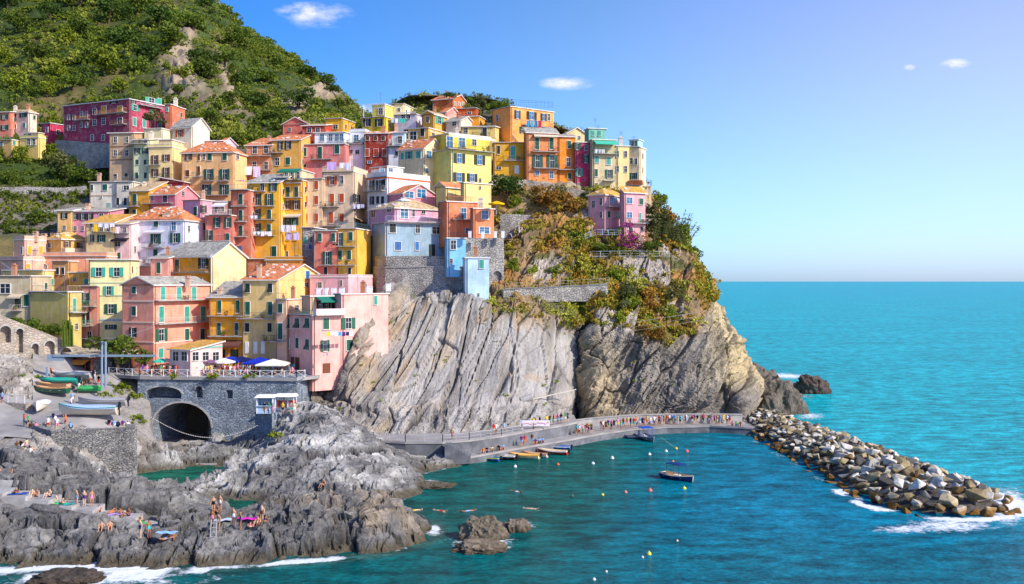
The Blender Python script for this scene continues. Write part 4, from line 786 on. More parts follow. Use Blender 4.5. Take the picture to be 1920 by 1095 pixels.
h('yellow_pergola_house','lemon yellow house with a white pergola frame on its roof terrace',[(678,721,742,219,262,244,22,'flat',0,'slate'),(698,722,742,196,219,249,22,'flat',0,'slate',0,'EDD860')],'DCC02C',['L ok 688.5,710.7 230 14 14','L1 nk 714 208 9 14','L P 679 721 219 6A6A68','R1 P 722 742 218 8A8A88'])
h('grey_white_house','grey white house with turquoise washing on its terrace along the ridge',[(739,780,799,214,262,243,18,'flat',0,'slate')],'CFCBD0',['L nk 757,765 219 10 8','L P 739 762 232 8A8A88','L S 211 F0EAE0'])
h('ivory_ridge_house','ivory block with flat roof peeking over the pergola house on the ridge',[(735,757,None,195,225,252,14,'flat',0,'slate')],'F1E6B4',['L nk 748 206 6 7'])
h('honey_house','honey yellow house with dark doorways above the lime house',[(757,803,865,240,300,232,24,'flat',0,'tan')],'E5B048',['L nk 775 256 14 20','L ck 792.4 248 8 16','R nk 812 250 6 10','R S 246 EBD8A0','L nw 762 252 8 20'])
h('saffron_attic_house','saffron attic storey with arched front and turquoise shutters above the honey house',[(791,813,838,214,244,240,30,'gR',.9,'tan')],'E9A83A',['R ot 824 226 14 13','L nk 802 224 6 12'])
h('orange_ridge_house','orange house with pink gable at the highest point of the ridge',[(811,849,876,185,215,256,22,'gL',1.6,'tile')],'D8682C',['R cp 853,861,868 195 4 8','C 837 172 2'])
h('burnt_orange_house','burnt orange flat block just below the highest ridge house',[(855,893,900,203,232,250,14,'flat',0,'tile')],'CF5F24',['L nk 880 212 8 5'])
h('tangerine_block','tangerine yellow low block with plain walls right of the burnt orange block',[(862,898,909,218,240,246,14,'flat',0,'tile')],'F0A020',['L nk 875 226 6 6'])
h('rose_gable_block','small rose gable wall below the highest orange house',[(826,836,862,210,240,247,30,'gL',1.5,'tile')],'EC9C8A',['R nk 850 222 5 6'])
h('shutterless_gable_house','white and grey gabled house wedged on the ridge between yellow roofs',[(836,862,890,226,255,241,26,'gL',1.4,'slate')],'DDCFB8',['L nb 852 232 8 8'])
h('straw_house','straw yellow house with one long balcony left of the top orange villa',[(864,926,936,237,300,232,6,'sL',1.2,'tan')],'E0C26A',['L nk 873.5 245 8 10','L ck 909 248 9 18','L B 887 918 258 5A5A58','L ng 900 272 8 10'])
h('orange_villa','orange villa with railed roof and turquoise washing on its balcony, on the ridge',[(923,957.5,1038,200,260,240,52,'flat',0,'tan')],'EDA050',['L nk 933 221 5 12','R oku 970 215 11 16','R oku 996.5 217 18 15','R oku 1019 220 11 14','R nk 1029 220 5 14','R ok 978 244 8 12','R nk 988,1013 246 7 5','R B 978 1032 235 5A5A58'])
h('lime_house','lime yellow house with blue windows and a long covered upper terrace',[(806,846,921,280,350,213,52,'flat',0,'tan'),(806,842,918,250,280,216.5,52,'flat',0,'slate',0,'E0CC48')],'E6DC78',
 ['R oku 861 297 21 18','R oku 899 300 20 18','R oku 860.5 332 21 17','R oku 885 333 19 15','R nb 900 338 5 8','R1 nku 843,866 266 13 22','R1 nk 889 267 9 12','R A 838 918 250 D8CFB8 2.','R B 836 923 279 5A5A58'])
h('cream_gable_house','cream house with orange tiled gable roof and small blue windows in the town centre',[(747,794,832,278,365,215,30,'gL',2.4,'tile',14)],'E9D2A2',['R nu 804 290 10 15','R nu 818.7 294 6 10','L ct 754.7 293 6 13','L ot 767 291 13 14','L ct 785 290 10 14','R S 311 E8E0D0','R nu 800 320 6 10'])
h('white_band_house','white house with orange band and a big white walled roof terrace',[(687.6,726,806,331,405,203,40,'par',.8,'slate'),(696,726,756,312,326,207,40,'flat',0,'slate')],'EAE8E4',['L ok 698 347 9 19','L ok 713 347 14 19','L ck 722 343 4 16','L ok 698 376 8 16','L ck 709,718 375 6 15','L B 688 723 361 8A8A88','L S 334 D8602C','R S 334 D8602C','R1 nu 716,732 319 9 8','L1 S 315 D8602C'])
h('mauve_gable_house','mauve pink gabled house with two big slanted blue attic windows',[(728.5,756,818,362,400,199,46,'gL',1.9,'tile')],'DF8E9C',['R nu 767 365 18 13','R nu 789.7 363 18 17'])
h('orchid_house','orchid pink house with tan hip roof and white railed terrace above the blue grey house',[(693,740,832,389,424,193,50,'hip',2.,'tan',26)],'DFA0B4',['L nk 700.6 400 9 16','L nk 730 393 9 10','R nu 757.7 399 16 22','R nk 793.6 396 8 10','R nw 775 400 5 14'])
h('peach_terrace_house','peach orange house with outside steps and white posted terrace above the stone bastion',[(822,838,896,378,448,192,58,'flat',0,'brn'),(882,888,926,391,448,189.5,58,'flat',0,'brn')],'E27F52',['R nku 869 400 11 21','R1 nu 909 403 14 17','R1 nu 908 432 21 13','R nu 879 433 15 11','R B 845 894 412 6A6A68','R P 838 895 377 C8603A','R1 P 888 925 390 C8603A'])
h('pale_straw_block','pale straw coloured blank walled house behind the peach terrace house',[(816,836,872,350,400,199,46,'gR',1.,'tile'),(864,870,921,343,400,197,56,'flat',0,'tan')],'E2CB80',['R1 nk 900 352 4 6'])
h('yellow_ochre_house','yellow ochre house with teal door and small balcony on the right side terrace',[(925,988,None,268,335,222,-2,'flat',0,'slate')],'DDA41C',['L ck 935 281 6 17','L ct 962 286 10 25','L nk 935 315 11 6','L dw 969 318 9 16','L B 944 983 302 7A7A78'])
h('terracotta_house','terracotta orange house with big green shutters over the dry garden wall',[(983,988,1045,248,342,219.5,78,'sR',1.2,'slate')],'E18A4C',['R cg 1007,1034 269 9 23','R og 1008,1035 303 19 25','R nku 1007 324 9 10','R nku 1034 328 8 14','R B 997 1045 285 5A5A58','R B 999 1045 316 5A5A58','R A 1000 1044 252 D8CFB8 .9'])
h('bright_orange_house','bright orange house between terracotta house and crimson house',[(1040,1046,1079,256,348,221,80,'sR',.8,'slate')],'F08A1E',['R cg 1067 271 8 15','R nw 1066 304 8 17','R cg 1068 330 8 12','R B 1046 1079 319 5A5A58'])
h('crimson_house','crimson magenta narrow house with white framed windows on the right side',[(1074,1079,1105,267,356,220.5,80,'flat',0,'slate')],'BE3A5C',['R og 1083 275 12 12','R nk 1099 277 7 11','R og 1098 298 12 15','R ot 1086 323 13 15','R nw 1086 348 6 10'])
h('grey_green_house','grey beige house with a turquoise awning over its railed green terrace',[(1104,1111,1155,262,362,219,78,'flat',0,'slate'),(1096,1104,1137,241,262,226,76,'flat',0,'slate',0,'6FB8A4')],'CDBE92',['R ct 1119 299 9 14','R ct 1141 302 9 15','R cg 1118 324 6 15','R og 1142 326 14 16','R nw 1118 349 7 12','R A 1112 1155 264 4FC0A0 2.','R B 1111 1155 289 2E9A80','R B 1130 1151 340 8A8A88','R1 ct 1112,1124 250 6 11'])
h('beige_gable_house','beige gabled house behind the turquoise awning at the right end of the ridge',[(1053,1063,1100,250,275,238,70,'gL',1.4,'slate')],'DCC48A',['R nk 1086 258 5 7'])
h('ivory_house','ivory yellow house with small brown windows near the right end of the row',[(1150,1156,1180,274,362,220,80,'flat',0,'tan')],'EBD18E',['R nb 1158,1173 289,317 6 12'])
h('end_house','cream and orange end house with stilted balcony hanging over the sea cliff',[(1178,1199,1211,276,362,220,25,'flat',0,'tan'),(1180,1197,1205,262,278,224,25,'flat',0,'slate',0,'9AD0C0')],'F0D8A8',['L nk 1184 302 6 12','L ng 1193 303 5 12','L og 1188 330 14 12','L B 1180 1206 349 B8622C solid','L1 nw 1186,1193 269 5 10'])
h('pink_villa','pink and cream villa with blue railings and ochre roof on the headland garden',[(1103,1134,1172,364,440,204,38,'hip',1.2,'och',6),(1162,1171,1210,360,440,202,64,'sR',1.0,'och',6)],'E8A0A6',['L nk 1113 383 6 14','L nk 1127 378 6 14','R nku 1150 376 16 12','L nk 1127 403 6 12','R nk 1156 403 12 12','R cg 1141 402 6 13','R1 nku 1180 376 12 12','R1 cg 1202 378 9 13','R1 nku 1180 403 11 11','R1 ct 1200 408 5 19','R v 1159 430 9 13','R1 v 1182 430 8 12','R1 cg 1203 430 5 11','R B 1135 1172 388 C8D0D8','R1 B 1172 1211 419 B8C8D0'])
# ---- left cluster
h('flesh_pink_house','flat roofed flesh pink house with yellow shutters and parapet at the left',[(25,46,86,450,520,190,30,'par',.6,'slate'),],'E8AE90',['R cy 55,76 469 9 16','R cy 53 500 9 9','L nb 41 470 5 14','C 67 436 2','C 83 440 4'])
h('sand_yellow_house','low sand yellow house with tan roof and pale balustrade terrace',[(87,115,166,447,500,193,26,'hip',1.2,'och',12)],'E3B45E',['R ob 125 458 14 11','R ob 150 460 14 11','L nb 93 460 6 9','R B 116 192 476 E8C8A8 solid','C 100 439 3','C 112 437 3','C 119 437 4','C 138 437 6'])
h('mint_cream_house','pale lemon house with green shutters and blue corner stripe behind the big tree',[(166,242,None,487,660,178,-6,'sR',-.0,'slate')],'EAE0A0',['L ot 185,219 510 25 17','L ot 204 545 19 17','L og 208 579 23 18','L og 208 613 22 9','L S 555 B8C8A0','L S 531 C8D0A8','L S 601 7FB0D0'])
h('narrow_salmon_house','narrow salmon house with stacked turquoise balconies left of the pale lemon house',[(152,183,None,537,660,177,10,'flat',0,'slate')],'E79A80',['L og 161 561 14 24','L ck 166 595 6 22','L cg 158 598 5 20','L B 157 182 575 6FB0A0','L B 155 175 612 6FB0A0','L nk 168 630 9 18'])
h('olive_wall_house','olive yellow blank walled house with railed roof terrace above the arched stone wall',[(56,127,153,548,650,170,24,'flat',0,'slate')],'C2AE62',['R ct 139 572 7 27','R B 128 155 587 B8B0A0','L P 60 127 547 B09880','R P 127 152 547 B8A890','R nk 143 612 6 12'])
h('grey_cream_house','grey cream house with a big dark window at the left edge of the photo',[(-30,57,None,518,600,174,4,'flat',0,'slate')],'BDAE8C',['L nk 10 541 21 19','L dk 34 565 11 24','L cg 50 563 11 23','L B 23 42 583 B8B0A8','L A 20 45 552 C8B8A0 1.2'])  # one even grey cream on all its walls
h('box_house','plain yellow box house with flat white edged roof left of the olive wall',[(6,80,101,507,545,180,18,'flat',0,'slate')],'D9C070',['R ct 96 528 9 11','L nb 30 516 10 8'])
h('tawny_house','tawny brown house with two slim windows behind the railed terrace',[(98,128,136,490,548,184,14,'flat',0,'slate')],'C8955E',['L ck 109,119 508 5 14'])
h('ochre_cube_house','small ochre cube with a turquoise shutter and air conditioner on the ledge above',[(129,173,None,511,548,180.5,6,'flat',0,'brn')],'D0A048',['L ct 162.6 528 10 11','L nb 140 524 6 8'])
h('wide_peach_house','wide peach terrace house with blank pink parapets behind the box house',[(0,44,98,488,530,186,30,'par',.5,'slate')],'EDB093',['R cy 52 499 9 9','L nk 25 498 7 7','R nk 84 498 5 7'])
h('peach_terrace_wall_house','long low peach parapet house under the sand yellow house',[(80,200,None,481,520,189,4,'par',.6,'slate')],'E9A27C',['L nk 86 500 6 6'])
h('amber_gable_house','deep amber house with covered balcony and a huge cream blank side wall',[(314,394,461,480,565,183,26,'gL',2.6,'slate'),],'EFA018',['L cg 332.4 498 9 25','L ok 382 494 19 20','L B 313 392 511 9A7A60','L ck 376 526 9 10','L S 513 E8C8A0'])
h('cream_side_wall_block','tall cream blank wall block right of the amber house',[(394.5,396,461.5,482,566,182.6,30,'gL',2.6,'slate')],'EBCF9A',[])
h('blush_cottage','small blush pink cottage with grey roof left of the amber house',[(282,315,None,484,540,185,14,'sL',1.2,'slate'),(250,283,None,500,540,187,14,'flat',0,'tile')],'EBA08E',['L cg 298 502 8 22'])
h('ochre_parapet_house','dark ochre parapet wall behind the orange gable roof',[(497,567,None,488,530,188,8,'par',.5,'slate'),(462,500,None,486,530,190,8,'flat',0,'slate',0,'B8704A')],'C98A2A',['L nk 520 499 6 6'])
# ---- upper left
h('upper_cream_house','cream house with dark green shutters at the upper left edge above the gardens',[(18.5,53,69,209,262,262,24,'hip',.9,'tan')],'EBCDB4',['L cg 28.5 217 6 10','L og 44 216 14 9','L cg 28 237 6 8','L ct 46 235 5 10','R cg 64 220 5 8'])
h('upper_coral_house','coral house cut by the left edge of the photo above the gardens',[(-20,18.5,None,210,262,262,12,'sL',1.,'tan')],'E07C62',['L og 9 219 14 9','L og 9 239 14 9'])
h('small_ochre_house','small ochre house at the left edge under the upper coral house',[(-20,22,38,262,290,250,20,'flat',0,'slate')],'E2B46A',['L ng 2 270 8 8','R ct 26 268 6 9','L P -20 22 261 7A7A78'])
h('small_yellow_house','small yellow house with white parapet terrace left of the magenta annex',[(37,72,79,258,300,250,18,'par',.5,'slate'),(45,72,None,249,262,255,18,'flat',0,'slate')],'EACB72',['L nk 54,64 266 7 12','L ok 46 280 11 12','L1 nw 56 254 8 7'])
h('magenta_annex','small red and magenta house with a grey roof beside the long magenta palazzo',[(78,94,120,231,280,256,30,'flat',0,'och')],'C0345A',['L nw 88 243 5 10','L nw 87 260 5 11','R nw 109 248 7 10'])
h('magenta_palazzo','long magenta palazzo with orange framed windows and ochre balconies under the green hill',[(119,242,312,186,268,240,27,'sR',-.0,'tan')],'A93B55',
 ['L nk 225 228 10 15','L nk 194.7 227.6 7 13','L nr 177.5 209,230 7 12','L nr 162.6,153 214,234 5 11','L nr 139,129 220,240 5 10','L cy 195,225 206 10 16','L nw 193.5,173 258 6 12','L B 184 238 217 C89858','L B 212 238 236 A87858','L B 145 170 227 C89858','L ok 214 190 15 8','R ot 253 202 14 12','R ct 252 228 7 17','R ct 270 231 7 17','R ot 284 190 24 13','R ct 299 190 7 12','R ct 299 232 7 16','R ct 284 212 7 12','R og 249 190 10 8','R B 258 300 197 C8A8B8'],cat='palazzo')
h('green_corner_house','thin rusty house behind the tree at the right end of the magenta palazzo',[(309,320,None,196,250,243,10,'flat',0,'slate')],'C9704C',['L ct 314 205 5 9'])
h('terracotta_shed_house','low terracotta roofed shed house on the ridge left of the yellow ridge house',[(470,520,None,268,300,236,8,'sL',2.,'tile')],'D8905C',['L nk 480 280 5 6'])
# ---- houses on the bastion
h('blue_grey_house','blue grey plastered house on the stone bastion, pink storey above it',[(699,722,842,418,485,189.5,62,'flat',0,'slate')],'8FAAB8',['R ck 736 428 14 18','R nk 783 429 10 17','R cu 746 461 14 17','R cu 781.7 461 8 17','R nk 818 432 18 14','R dk 810 469 11 22','R B 722 834 416 E4E0EC','R S 483 8A8A80'])
h('sky_blue_house','sky blue narrow house with terrace on top, right of the blue grey house',[(834,839,873,447,504,184.5,74,'flat',0,'slate')],'7FC4E6',['R nk 850 459 11 18','R nw 846 489 6 9','R P 840 872 446 3A3A40'])
h('ice_blue_tower','ice blue tower house with one teal shuttered window standing on the cliff edge',[(869,873,917,484,566,180.5,78,'flat',0,'slate')],'B4D4EA',['R ct 902.7 495 10 17','R nk 897 553 4 7','R S 484 7FA8C0'])
print('HOUSES',NH[0])
# ================= WALLS, QUAYS, TERRACE =================
def wallp(name,label,pts,zb,th,mat,cat='wall',kind=None,coping=None,color=None,group=None):
    "wall following measured points (px, py of the top, depth); th = thickness away from the viewer"
    T=[P(*p) for p in pts]; m=MB(); n=len(T)
    mid=sum((Vector((t.x,t.y)) for t in T),Vector((0,0)))/n
    B=[]
    for i,t in enumerate(T):
        a=T[max(i-1,0)];b=T[min(i+1,n-1)]; d=Vector((b.x-a.x,b.y-a.y)).normalized(); nn=Vector((-d.y,d.x)); 
        if nn.y<0 and abs(nn.y)>.2: nn=-nn
        B.append(Vector((t.x+nn.x*th,t.y+nn.y*th,t.z)))
    bz=lambda p:Vector((p.x,p.y,zb))
    for i in range(n-1): m.prism([bz(T[i]),bz(T[i+1]),bz(B[i+1]),bz(B[i])],[T[i],T[i+1],B[i+1],B[i]])
    o=m.obj(name,[mat if not isinstance(mat,str) else M[mat]],None)
    if color: o.color=color
    if coping:
        c=MB(); e=.12
        for i in range(n-1):
            q=[T[i],T[i+1],T[i+1].lerp(B[i+1],min(1,coping/th)),T[i].lerp(B[i],min(1,coping/th))]; f=Vector((0,-e,0)); q=[q[0]+f,q[1]+f,q[2],q[3]]; c.prism([p+Vector((0,0,.003)) for p in q],[p+Vector((0,0,.16)) for p in q])
        c.obj('coping',[M['conc']],o,off=Vector((0,0,0)))
    if kind: o['kind']=kind; return o
    return props(o,label,cat,group)
def boolean_wall(name,label,A,B,zb,th,arches,mat,cat='wall'):
    "A,B=(px,py_top,Y); arches=(px,py_top,py_bottom,pw,depth,round)"
    a=P(*A);b=P(*B); d=Vector((b.x-a.x,b.y-a.y,0)); L=d.length; d.normalize(); n=Vector((d.y,-d.x,0))
    if n.y>0:n=-n
    m=MB(); bz=lambda p:Vector((p.x,p.y,zb)); back=-n*th
    m.prism([bz(a),bz(b),bz(b)+back,bz(a)+back],[a,b,b+back,a+back]); base=link('w',m.mesh(name,[M[mat],M['trim']]))
    c=MB(); trims=MB()
    def hit(px,py):
        k=(px-960)/F; Y=(a.x*n.x+a.y*n.y)/(k*n.x+n.y); return Vector((k*Y,Y,H-(py-527)/F*Y))
    for (px,pt,pb,pw,dep,rd) in arches:
        x0=hit(px-pw/2,pb);x1=hit(px+pw/2,pb);top=hit(px,pt).z; w=(x1-x0).length; r=min(w/2,(top-x0.z))*rd; zc=top-r; N=12
        prof=[x0,Vector((x1.x,x1.y,x0.z))]
        if rd>0: prof+=[x0.lerp(x1,.5)*1+Vector((0,0,zc-x0.lerp(x1,.5).z))+d*(w/2*math.cos(math.pi*k/N))+Vector((0,0,r*math.sin(math.pi*k/N))) for k in range(N+1)]
        else: prof+=[Vector((x1.x,x1.y,top)),Vector((x0.x,x0.y,top))]
        c.prism([p+n*.5 for p in prof],[p-n*dep for p in prof])
        if rd>0:
            ring=prof[2:]; cc=Vector((x0.lerp(x1,.5).x,x0.lerp(x1,.5).y,zc))
            for p,q in zip(ring[:-1],ring[1:]):
                po=p+(p-cc).normalized()*.28;qo=q+(q-cc).normalized()*.28; trims.prism([p+n*.1,q+n*.1,qo+n*.1,po+n*.1],[p-n*.02,q-n*.02,qo-n*.02,po-n*.02])
    cut=link('c',c.mesh('cut',[M[mat]]))
    md=base.modifiers.new('b','BOOLEAN'); md.operation='DIFFERENCE'; md.object=cut; md.solver='EXACT'
    dg=bpy.context.evaluated_depsgraph_get(); me=bpy.data.meshes.new_from_object(base.evaluated_get(dg)); me.name=name
    bpy.data.objects.remove(base); bpy.data.objects.remove(cut)
    o=link(name,me); props(o,label,cat)
    if trims.f: trims.obj('arch_trim',[M['conc']],o,off=Vector((0,0,0)))
    return o,hit,n
wallp('stone_bastion','round rubble stone bastion carrying the blue grey house on the cliff edge',[(699,502,193),(705,502,189.6),(722,502,187.4),(760,502,186.8),(800,501,186.3),(838,501,185.9),(876,501,184.8)],18,9,'stonew','bastion',coping=.6)
wallp('stone_ledge_wall','low stone storey between round bastion and blue grey house',[(701,480,193.5),(708,480,190),(724,480,188.2),(762,480,187.4),(800,480,186.9),(842,480,186.2)],24,4,'stonew')
boolean_wall('terrace_stone_wall','tall rubble wall with shallow arch niche right of the ice blue tower',(868,446,186),(945,446,187.5),18,6,[(932,508,536,17,.5,1)],'stonew')
wallp('garden_wall','stone parapet wall under the right hand row of orange houses',[(922,338,216.8),(990,337,217.2),(1045,347,216.8),(1106,359,216.4)],43.5,1.5,'stoneb')
wallp('dry_stone_garden_wall','grey dry stone garden wall right of the peach terrace house',[(938,401,206),(1000,403,206)],34.6,2,'stonew')
wallp('villa_terrace_wall','dark stone retaining wall under the garden of the pink villa',[(1106,482,198.5),(1180,482,197.5),(1256,482,198.5)],26.3,5,'stonew',coping=.5)
wallp('villa_step_wall','short stone wall beside the steps below the pink villa',[(1088,452,202),(1106,470,200)],31,1,'stoneb')
wallp('cliff_path_wall','long low rubble wall carrying the narrow cliff path',[(944,543,182.6),(1010,540,184),(1090,536,185.5),(1140,533,186)],22.3,3,'stonew',coping=.5)
0 and wallp('shaded_cliff_block','dark block standing in for shaded cliff above the slab',[(1062,560,182),(1130,556,182.6)],19,3,'concd')  # switched off: dark block drawn where the cliff is only in shade
wallp('vineyard_wall','long grey dry stone terrace wall above the striped row house',[(-40,404,216),(40,398,216),(110,392,216.5),(168,388,218)],35.5,2,'stonew')
wallp('upper_vineyard_wall','brown dry stone terrace wall below the vine terraces at left',[(-40,352,226),(60,350,227),(120,352,228),(160,348,229)],43.6,2,'stonew')
wallp('garden_terrace_wall','dark garden wall with railing in front of the magenta palazzo',[(104,262,248.5),(160,266,243),(209,269,238.5)],52.5,1.5,'stonew')
# big ramp wall with blind arches
arched,_,_=boolean_wall('arched_stone_wall','sloping stone stair wall with a row of blind arches at the left edge',(-60,566,158),(172,659,171),4,4,[(-22,600,640,17,1.2,1),(10,611,643,21,1.3,1),(37,616,662,13,1.1,1),(66,644,684,13,1.1,1),(93,639,680,19,1.1,1),(124,652,690,20,1.1,1)],'stoneb')
bridge,bh,bn=boolean_wall('harbour_bridge_wall','blue grey masonry wall with one wide arch, a gallery and small windows under the terrace',(258,707,160.5),(557,707,157.5),-1,12,[(307,725,747,66,3.2,.55),(373.5,724,746,13,1.5,1),(430.5,731,747,12,1.2,0),(341,755,880,110,14,.80)],'stoneq','bridge')
m=MB(); m.prism([P(200,707,165),P(262,707,160.2),P(557,707,157.2),P(604,707,163),P(604,707,180),P(200,707,180)],[p+Vector((0,0,.22)) for p in (P(200,707,165),P(262,707,160.2),P(557,707,157.2),P(604,707,163),P(604,707,180),P(200,707,180))])
TZ=P(262,707,160.2).z
m=MB(); pts=[P(196,707,166),P(232,707,162),P(262,707,160.2),P(557,707,157.2),P(600,707,162),P(600,707,181),P(150,707,181)]
m.prism([Vector((p.x,p.y,TZ-.35)) for p in pts],[Vector((p.x,p.y,TZ+.1)) for p in pts]); props(m.obj('terrace_floor',[M['pave']]),kind='structure'); TZ+=.1
def xfence(name,label,pts,h=1.1,step=1.9,color=(.75,.75,.72,1),cat='railing',xb=True):
    m=MB()
    for a,b in zip(pts[:-1],pts[1:]):
        L=(b-a).length; n=max(1,round(L/step)); up=Vector((0,0,h))
        for k in range(n+1):
            p=a+(b-a)*k/n; m.bar(p,p+up*1.05,.07)
            if k<n and xb:
                q=a+(b-a)*(k+1)/n; m.bar(p+up*.1,q+up*.95,.03);m.bar(p+up*.95,q+up*.1,.03)
            elif k<n: q=a+(b-a)*(k+1)/n; m.bar(p+up*.5,q+up*.5,.025)
        m.bar(a+up,b+up,.045); m.bar(a+up*.08,b+up*.08,.03)
    o=m.obj(name,[M['paint']],None); o.color=color; return props(o,label,cat)
fz=lambda px,Y:Vector(((px-960)/F*Y,Y,TZ))
xfence('terrace_railing','white cross braced railing along the edge of the harbour terrace',[fz(204,163.8),fz(234,161.6),fz(262,160.5),fz(556,157.6),fz(572,159)])
xfence('ramp_railing','thin grey railing at the left edge above the boat ramp',[P(-30,752,150),P(0,754,148.6),P(46,757,146.6)],1.1,1.6,(.6,.62,.6,1),xb=False)
wallp('ramp_side_wall','low rubble wall below the thin grey railing at the left edge',[(-40,753,150),(0,755,148.4),(48,758,146.4)],3,1.2,'stoneb')
# boat ramp surface draped on the shore
rows=[(118,-64.),(123,-64.3),(129,-65.),(133.6,-66.),(134.4,-51.2),(142,-51),(148,-55),(154,-61),(160,-62),(168,-62)]
yy=np.linspace(119,168,60); xr=np.interp(yy,[r[0] for r in rows],[r[1] for r in rows]); 
Gx=np.stack([np.linspace(-94+(max(0,min(1,(y_-147)/4)))*(94-.468*y_),x,44) for x,y_ in zip(xr,yy)]); Gy=np.repeat(yy[:,None],44,1); Gz=hgt(Gx,Gy)+.30
G=np.stack([Gx,Gy,Gz],-1); me=np_mesh('boat_ramp',G.reshape(-1,3),gfaces(60,44),[M['pave']]); props(link('boat_ramp',me),kind='structure')
def rampz(x,y): return float(hgt(np.array([x]),np.array([y]))[0])+.30
def RP(px,py):
    k=(px-960)/F
    for Y in np.arange(120,168,.25):
        if rampz(k*Y,Y)>=H-(py-527)/F*Y: return Vector((k*Y,Y,rampz(k*Y,Y)))
    return Vector((k*167,167,rampz(k*167,167)))
# retaining wall of the ramp
m=MB(); ch=[P(46,788,141.5),P(60,797,137),P(96,808,133.3),P(251,802,133.6),P(254,795,141)]
bk=[Vector((ch[0].x-.5,ch[0].y+1,0)),Vector((ch[4].x-1.5,ch[4].y+1,0))]
for i in range(4):
    a,b=ch[i],ch[i+1]; ins=Vector((0,1.2,0)) if i not in(0,3) else (Vector((.9,.4,0)) if i==0 else Vector((-1.2,.2,0)))
    m.prism([Vector((a.x,a.y,-1)),Vector((b.x,b.y,-1)),Vector((b.x,b.y,-1))+ins,Vector((a.x,a.y,-1))+ins],[a,b,b+ins,a+ins])
props(m.obj('ramp_retaining_wall',[M['stone']]),'tall dark dry stone wall holding the boat ramp above the rocks','wall')
# concrete steps among the bathers' rocks
m=MB()
for x0,x1,y in ((-40,13,922),(13,56,928),(56,98,935.5),(98,142,947),(142,181,953),(181,221,966),(221,254,971.5),(254,298,985)):
    a=P(x0,y,104.2);b=P(x1,y,104.2); m.box((a.x,a.y-1.0,a.z-1.7),(b.x-.004,a.y+2.2,a.z))
props(m.obj('concrete_steps',[M['conc']]),'broad grey concrete sunbathing steps going down across the near rocks','steps')
m=MB(); a=P(-40,897,108);b=P(46,900,108); m.box((a.x,107,a.z-1.6),(b.x,112,a.z)); props(m.obj('concrete_platform',[M['conc']]),'pale concrete platform above the sunbathing steps at the left edge','platform')
m=MB()
for x0,x1,s in ((392,400,0),):
    a=PZ(392,1050,0);a.y-=.2
    for dx in(0,.55): m.bar(Vector((a.x+dx,a.y,-.3)),Vector((a.x+dx,a.y+.9,3.6)),.04)
    for k in range(9): z=.1+k*.4; m.bar(Vector((a.x,a.y+.9*z/3.6,z)),Vector((a.x+.55,a.y+.9*z/3.6,z)),.03)
props(m.obj('swim_ladder',[M['metal']],color=(.5,.5,.5,1)),'steel bathing ladder going down the near rocks into the sea','ladder')
# quays
def quay(name,edge,dep,zb,mat,top='pave'):
    m=MB(); n=len(edge); B=[Vector((p.x,p.y+dep,p.z)) for p in edge]
    for i in range(n-1):
        a,b=edge[i],edge[i+1]; z=lambda p:Vector((p.x,p.y,zb)); m.prism([z(a),z(b),z(B[i+1]),z(B[i])],[a,b,B[i+1],B[i]],0,1)
        e=Vector((0,-.12,0)); m.prism([a+e+Vector((0,0,-.25)),b+e+Vector((0,0,-.25)),b,a],[a+e+Vector((0,0,.03)),b+e+Vector((0,0,.03)),b+Vector((0,.3,.03)),a+Vector((0,.3,.03))],1)
    return props(m.obj(name,[M[mat],M[top]]),kind='structure')
UQ=[PZ(x,y,z) for x,y,z in ((640,806,3.6),(672,818,3.3),(700,825,3.1),(760,829,3.0),(830,829,3.0),(880,825,3.0),(940,817,3.0),(1000,806,3.0),(1060,796,3.0),(1082,791,3.0))]
quay('cliff_path',UQ,9,-2,'concd')
LQ=[PZ(x,y,z) for x,y,z in ((866,859,.9),(900,853,1.1),(960,842,1.15),(1060,825,1.2),(1130,812,1.2),(1190,804,1.2),(1250,800,1.2),(1330,798,1.2),(1395,801,1.2),(1420,803,1.1))]
quay('lower_quay',LQ,9,-2,'concd')
xfence('cliff_path_railing','thin white railing along the path at the foot of the slab cliff',[p+Vector((0,.2,.03)) for p in UQ[:-1]],1.0,2.4,(.42,.42,.42,1),xb=False)
wallp('quay_parapet','long pale parapet wall behind the crowd on the lower quay',[(1062,791,174.0),(1110,785,175.6),(1180,779.5,177.),(1250,777.5,178),(1330,777.5,178.5),(1392,778,179)],0,.5,'conc',coping=.5)
m=MB(); a=LQ[0]; 
for k in range(8): q=PZ(838+k*5,834+k*3,3-.25*k); m.box((q.x-.3,q.y-.2,.2),(q.x+.7,q.y+2,q.z))
props(m.obj('quay_steps',[M['concd']]),'short concrete steps from the cliff path down to the lower quay','steps')
m=MB(); q=P(975,792,161.5); m.box((q.x,q.y-2.0,3.4),(q.x+4.6,q.y-1.95,4.3),0)
o=m.obj('white_banner',[M['cloth']],color=s2l('EFE6EA')); props(o,'white banner with red scribbles tied on the cliff path railing','banner')
s=MB(); r_=random.Random(3)
for k in range(9): x=q.x+.35+k*.47; s.bar((x,q.y-2.02,3.65+r_.random()*.4),(x+.35,q.y-2.02,3.6+r_.random()*.45),.05)
s.obj('red_lettering',[M['paint']],o,off=Vector((0,0,0)),color=s2l('D04050'))
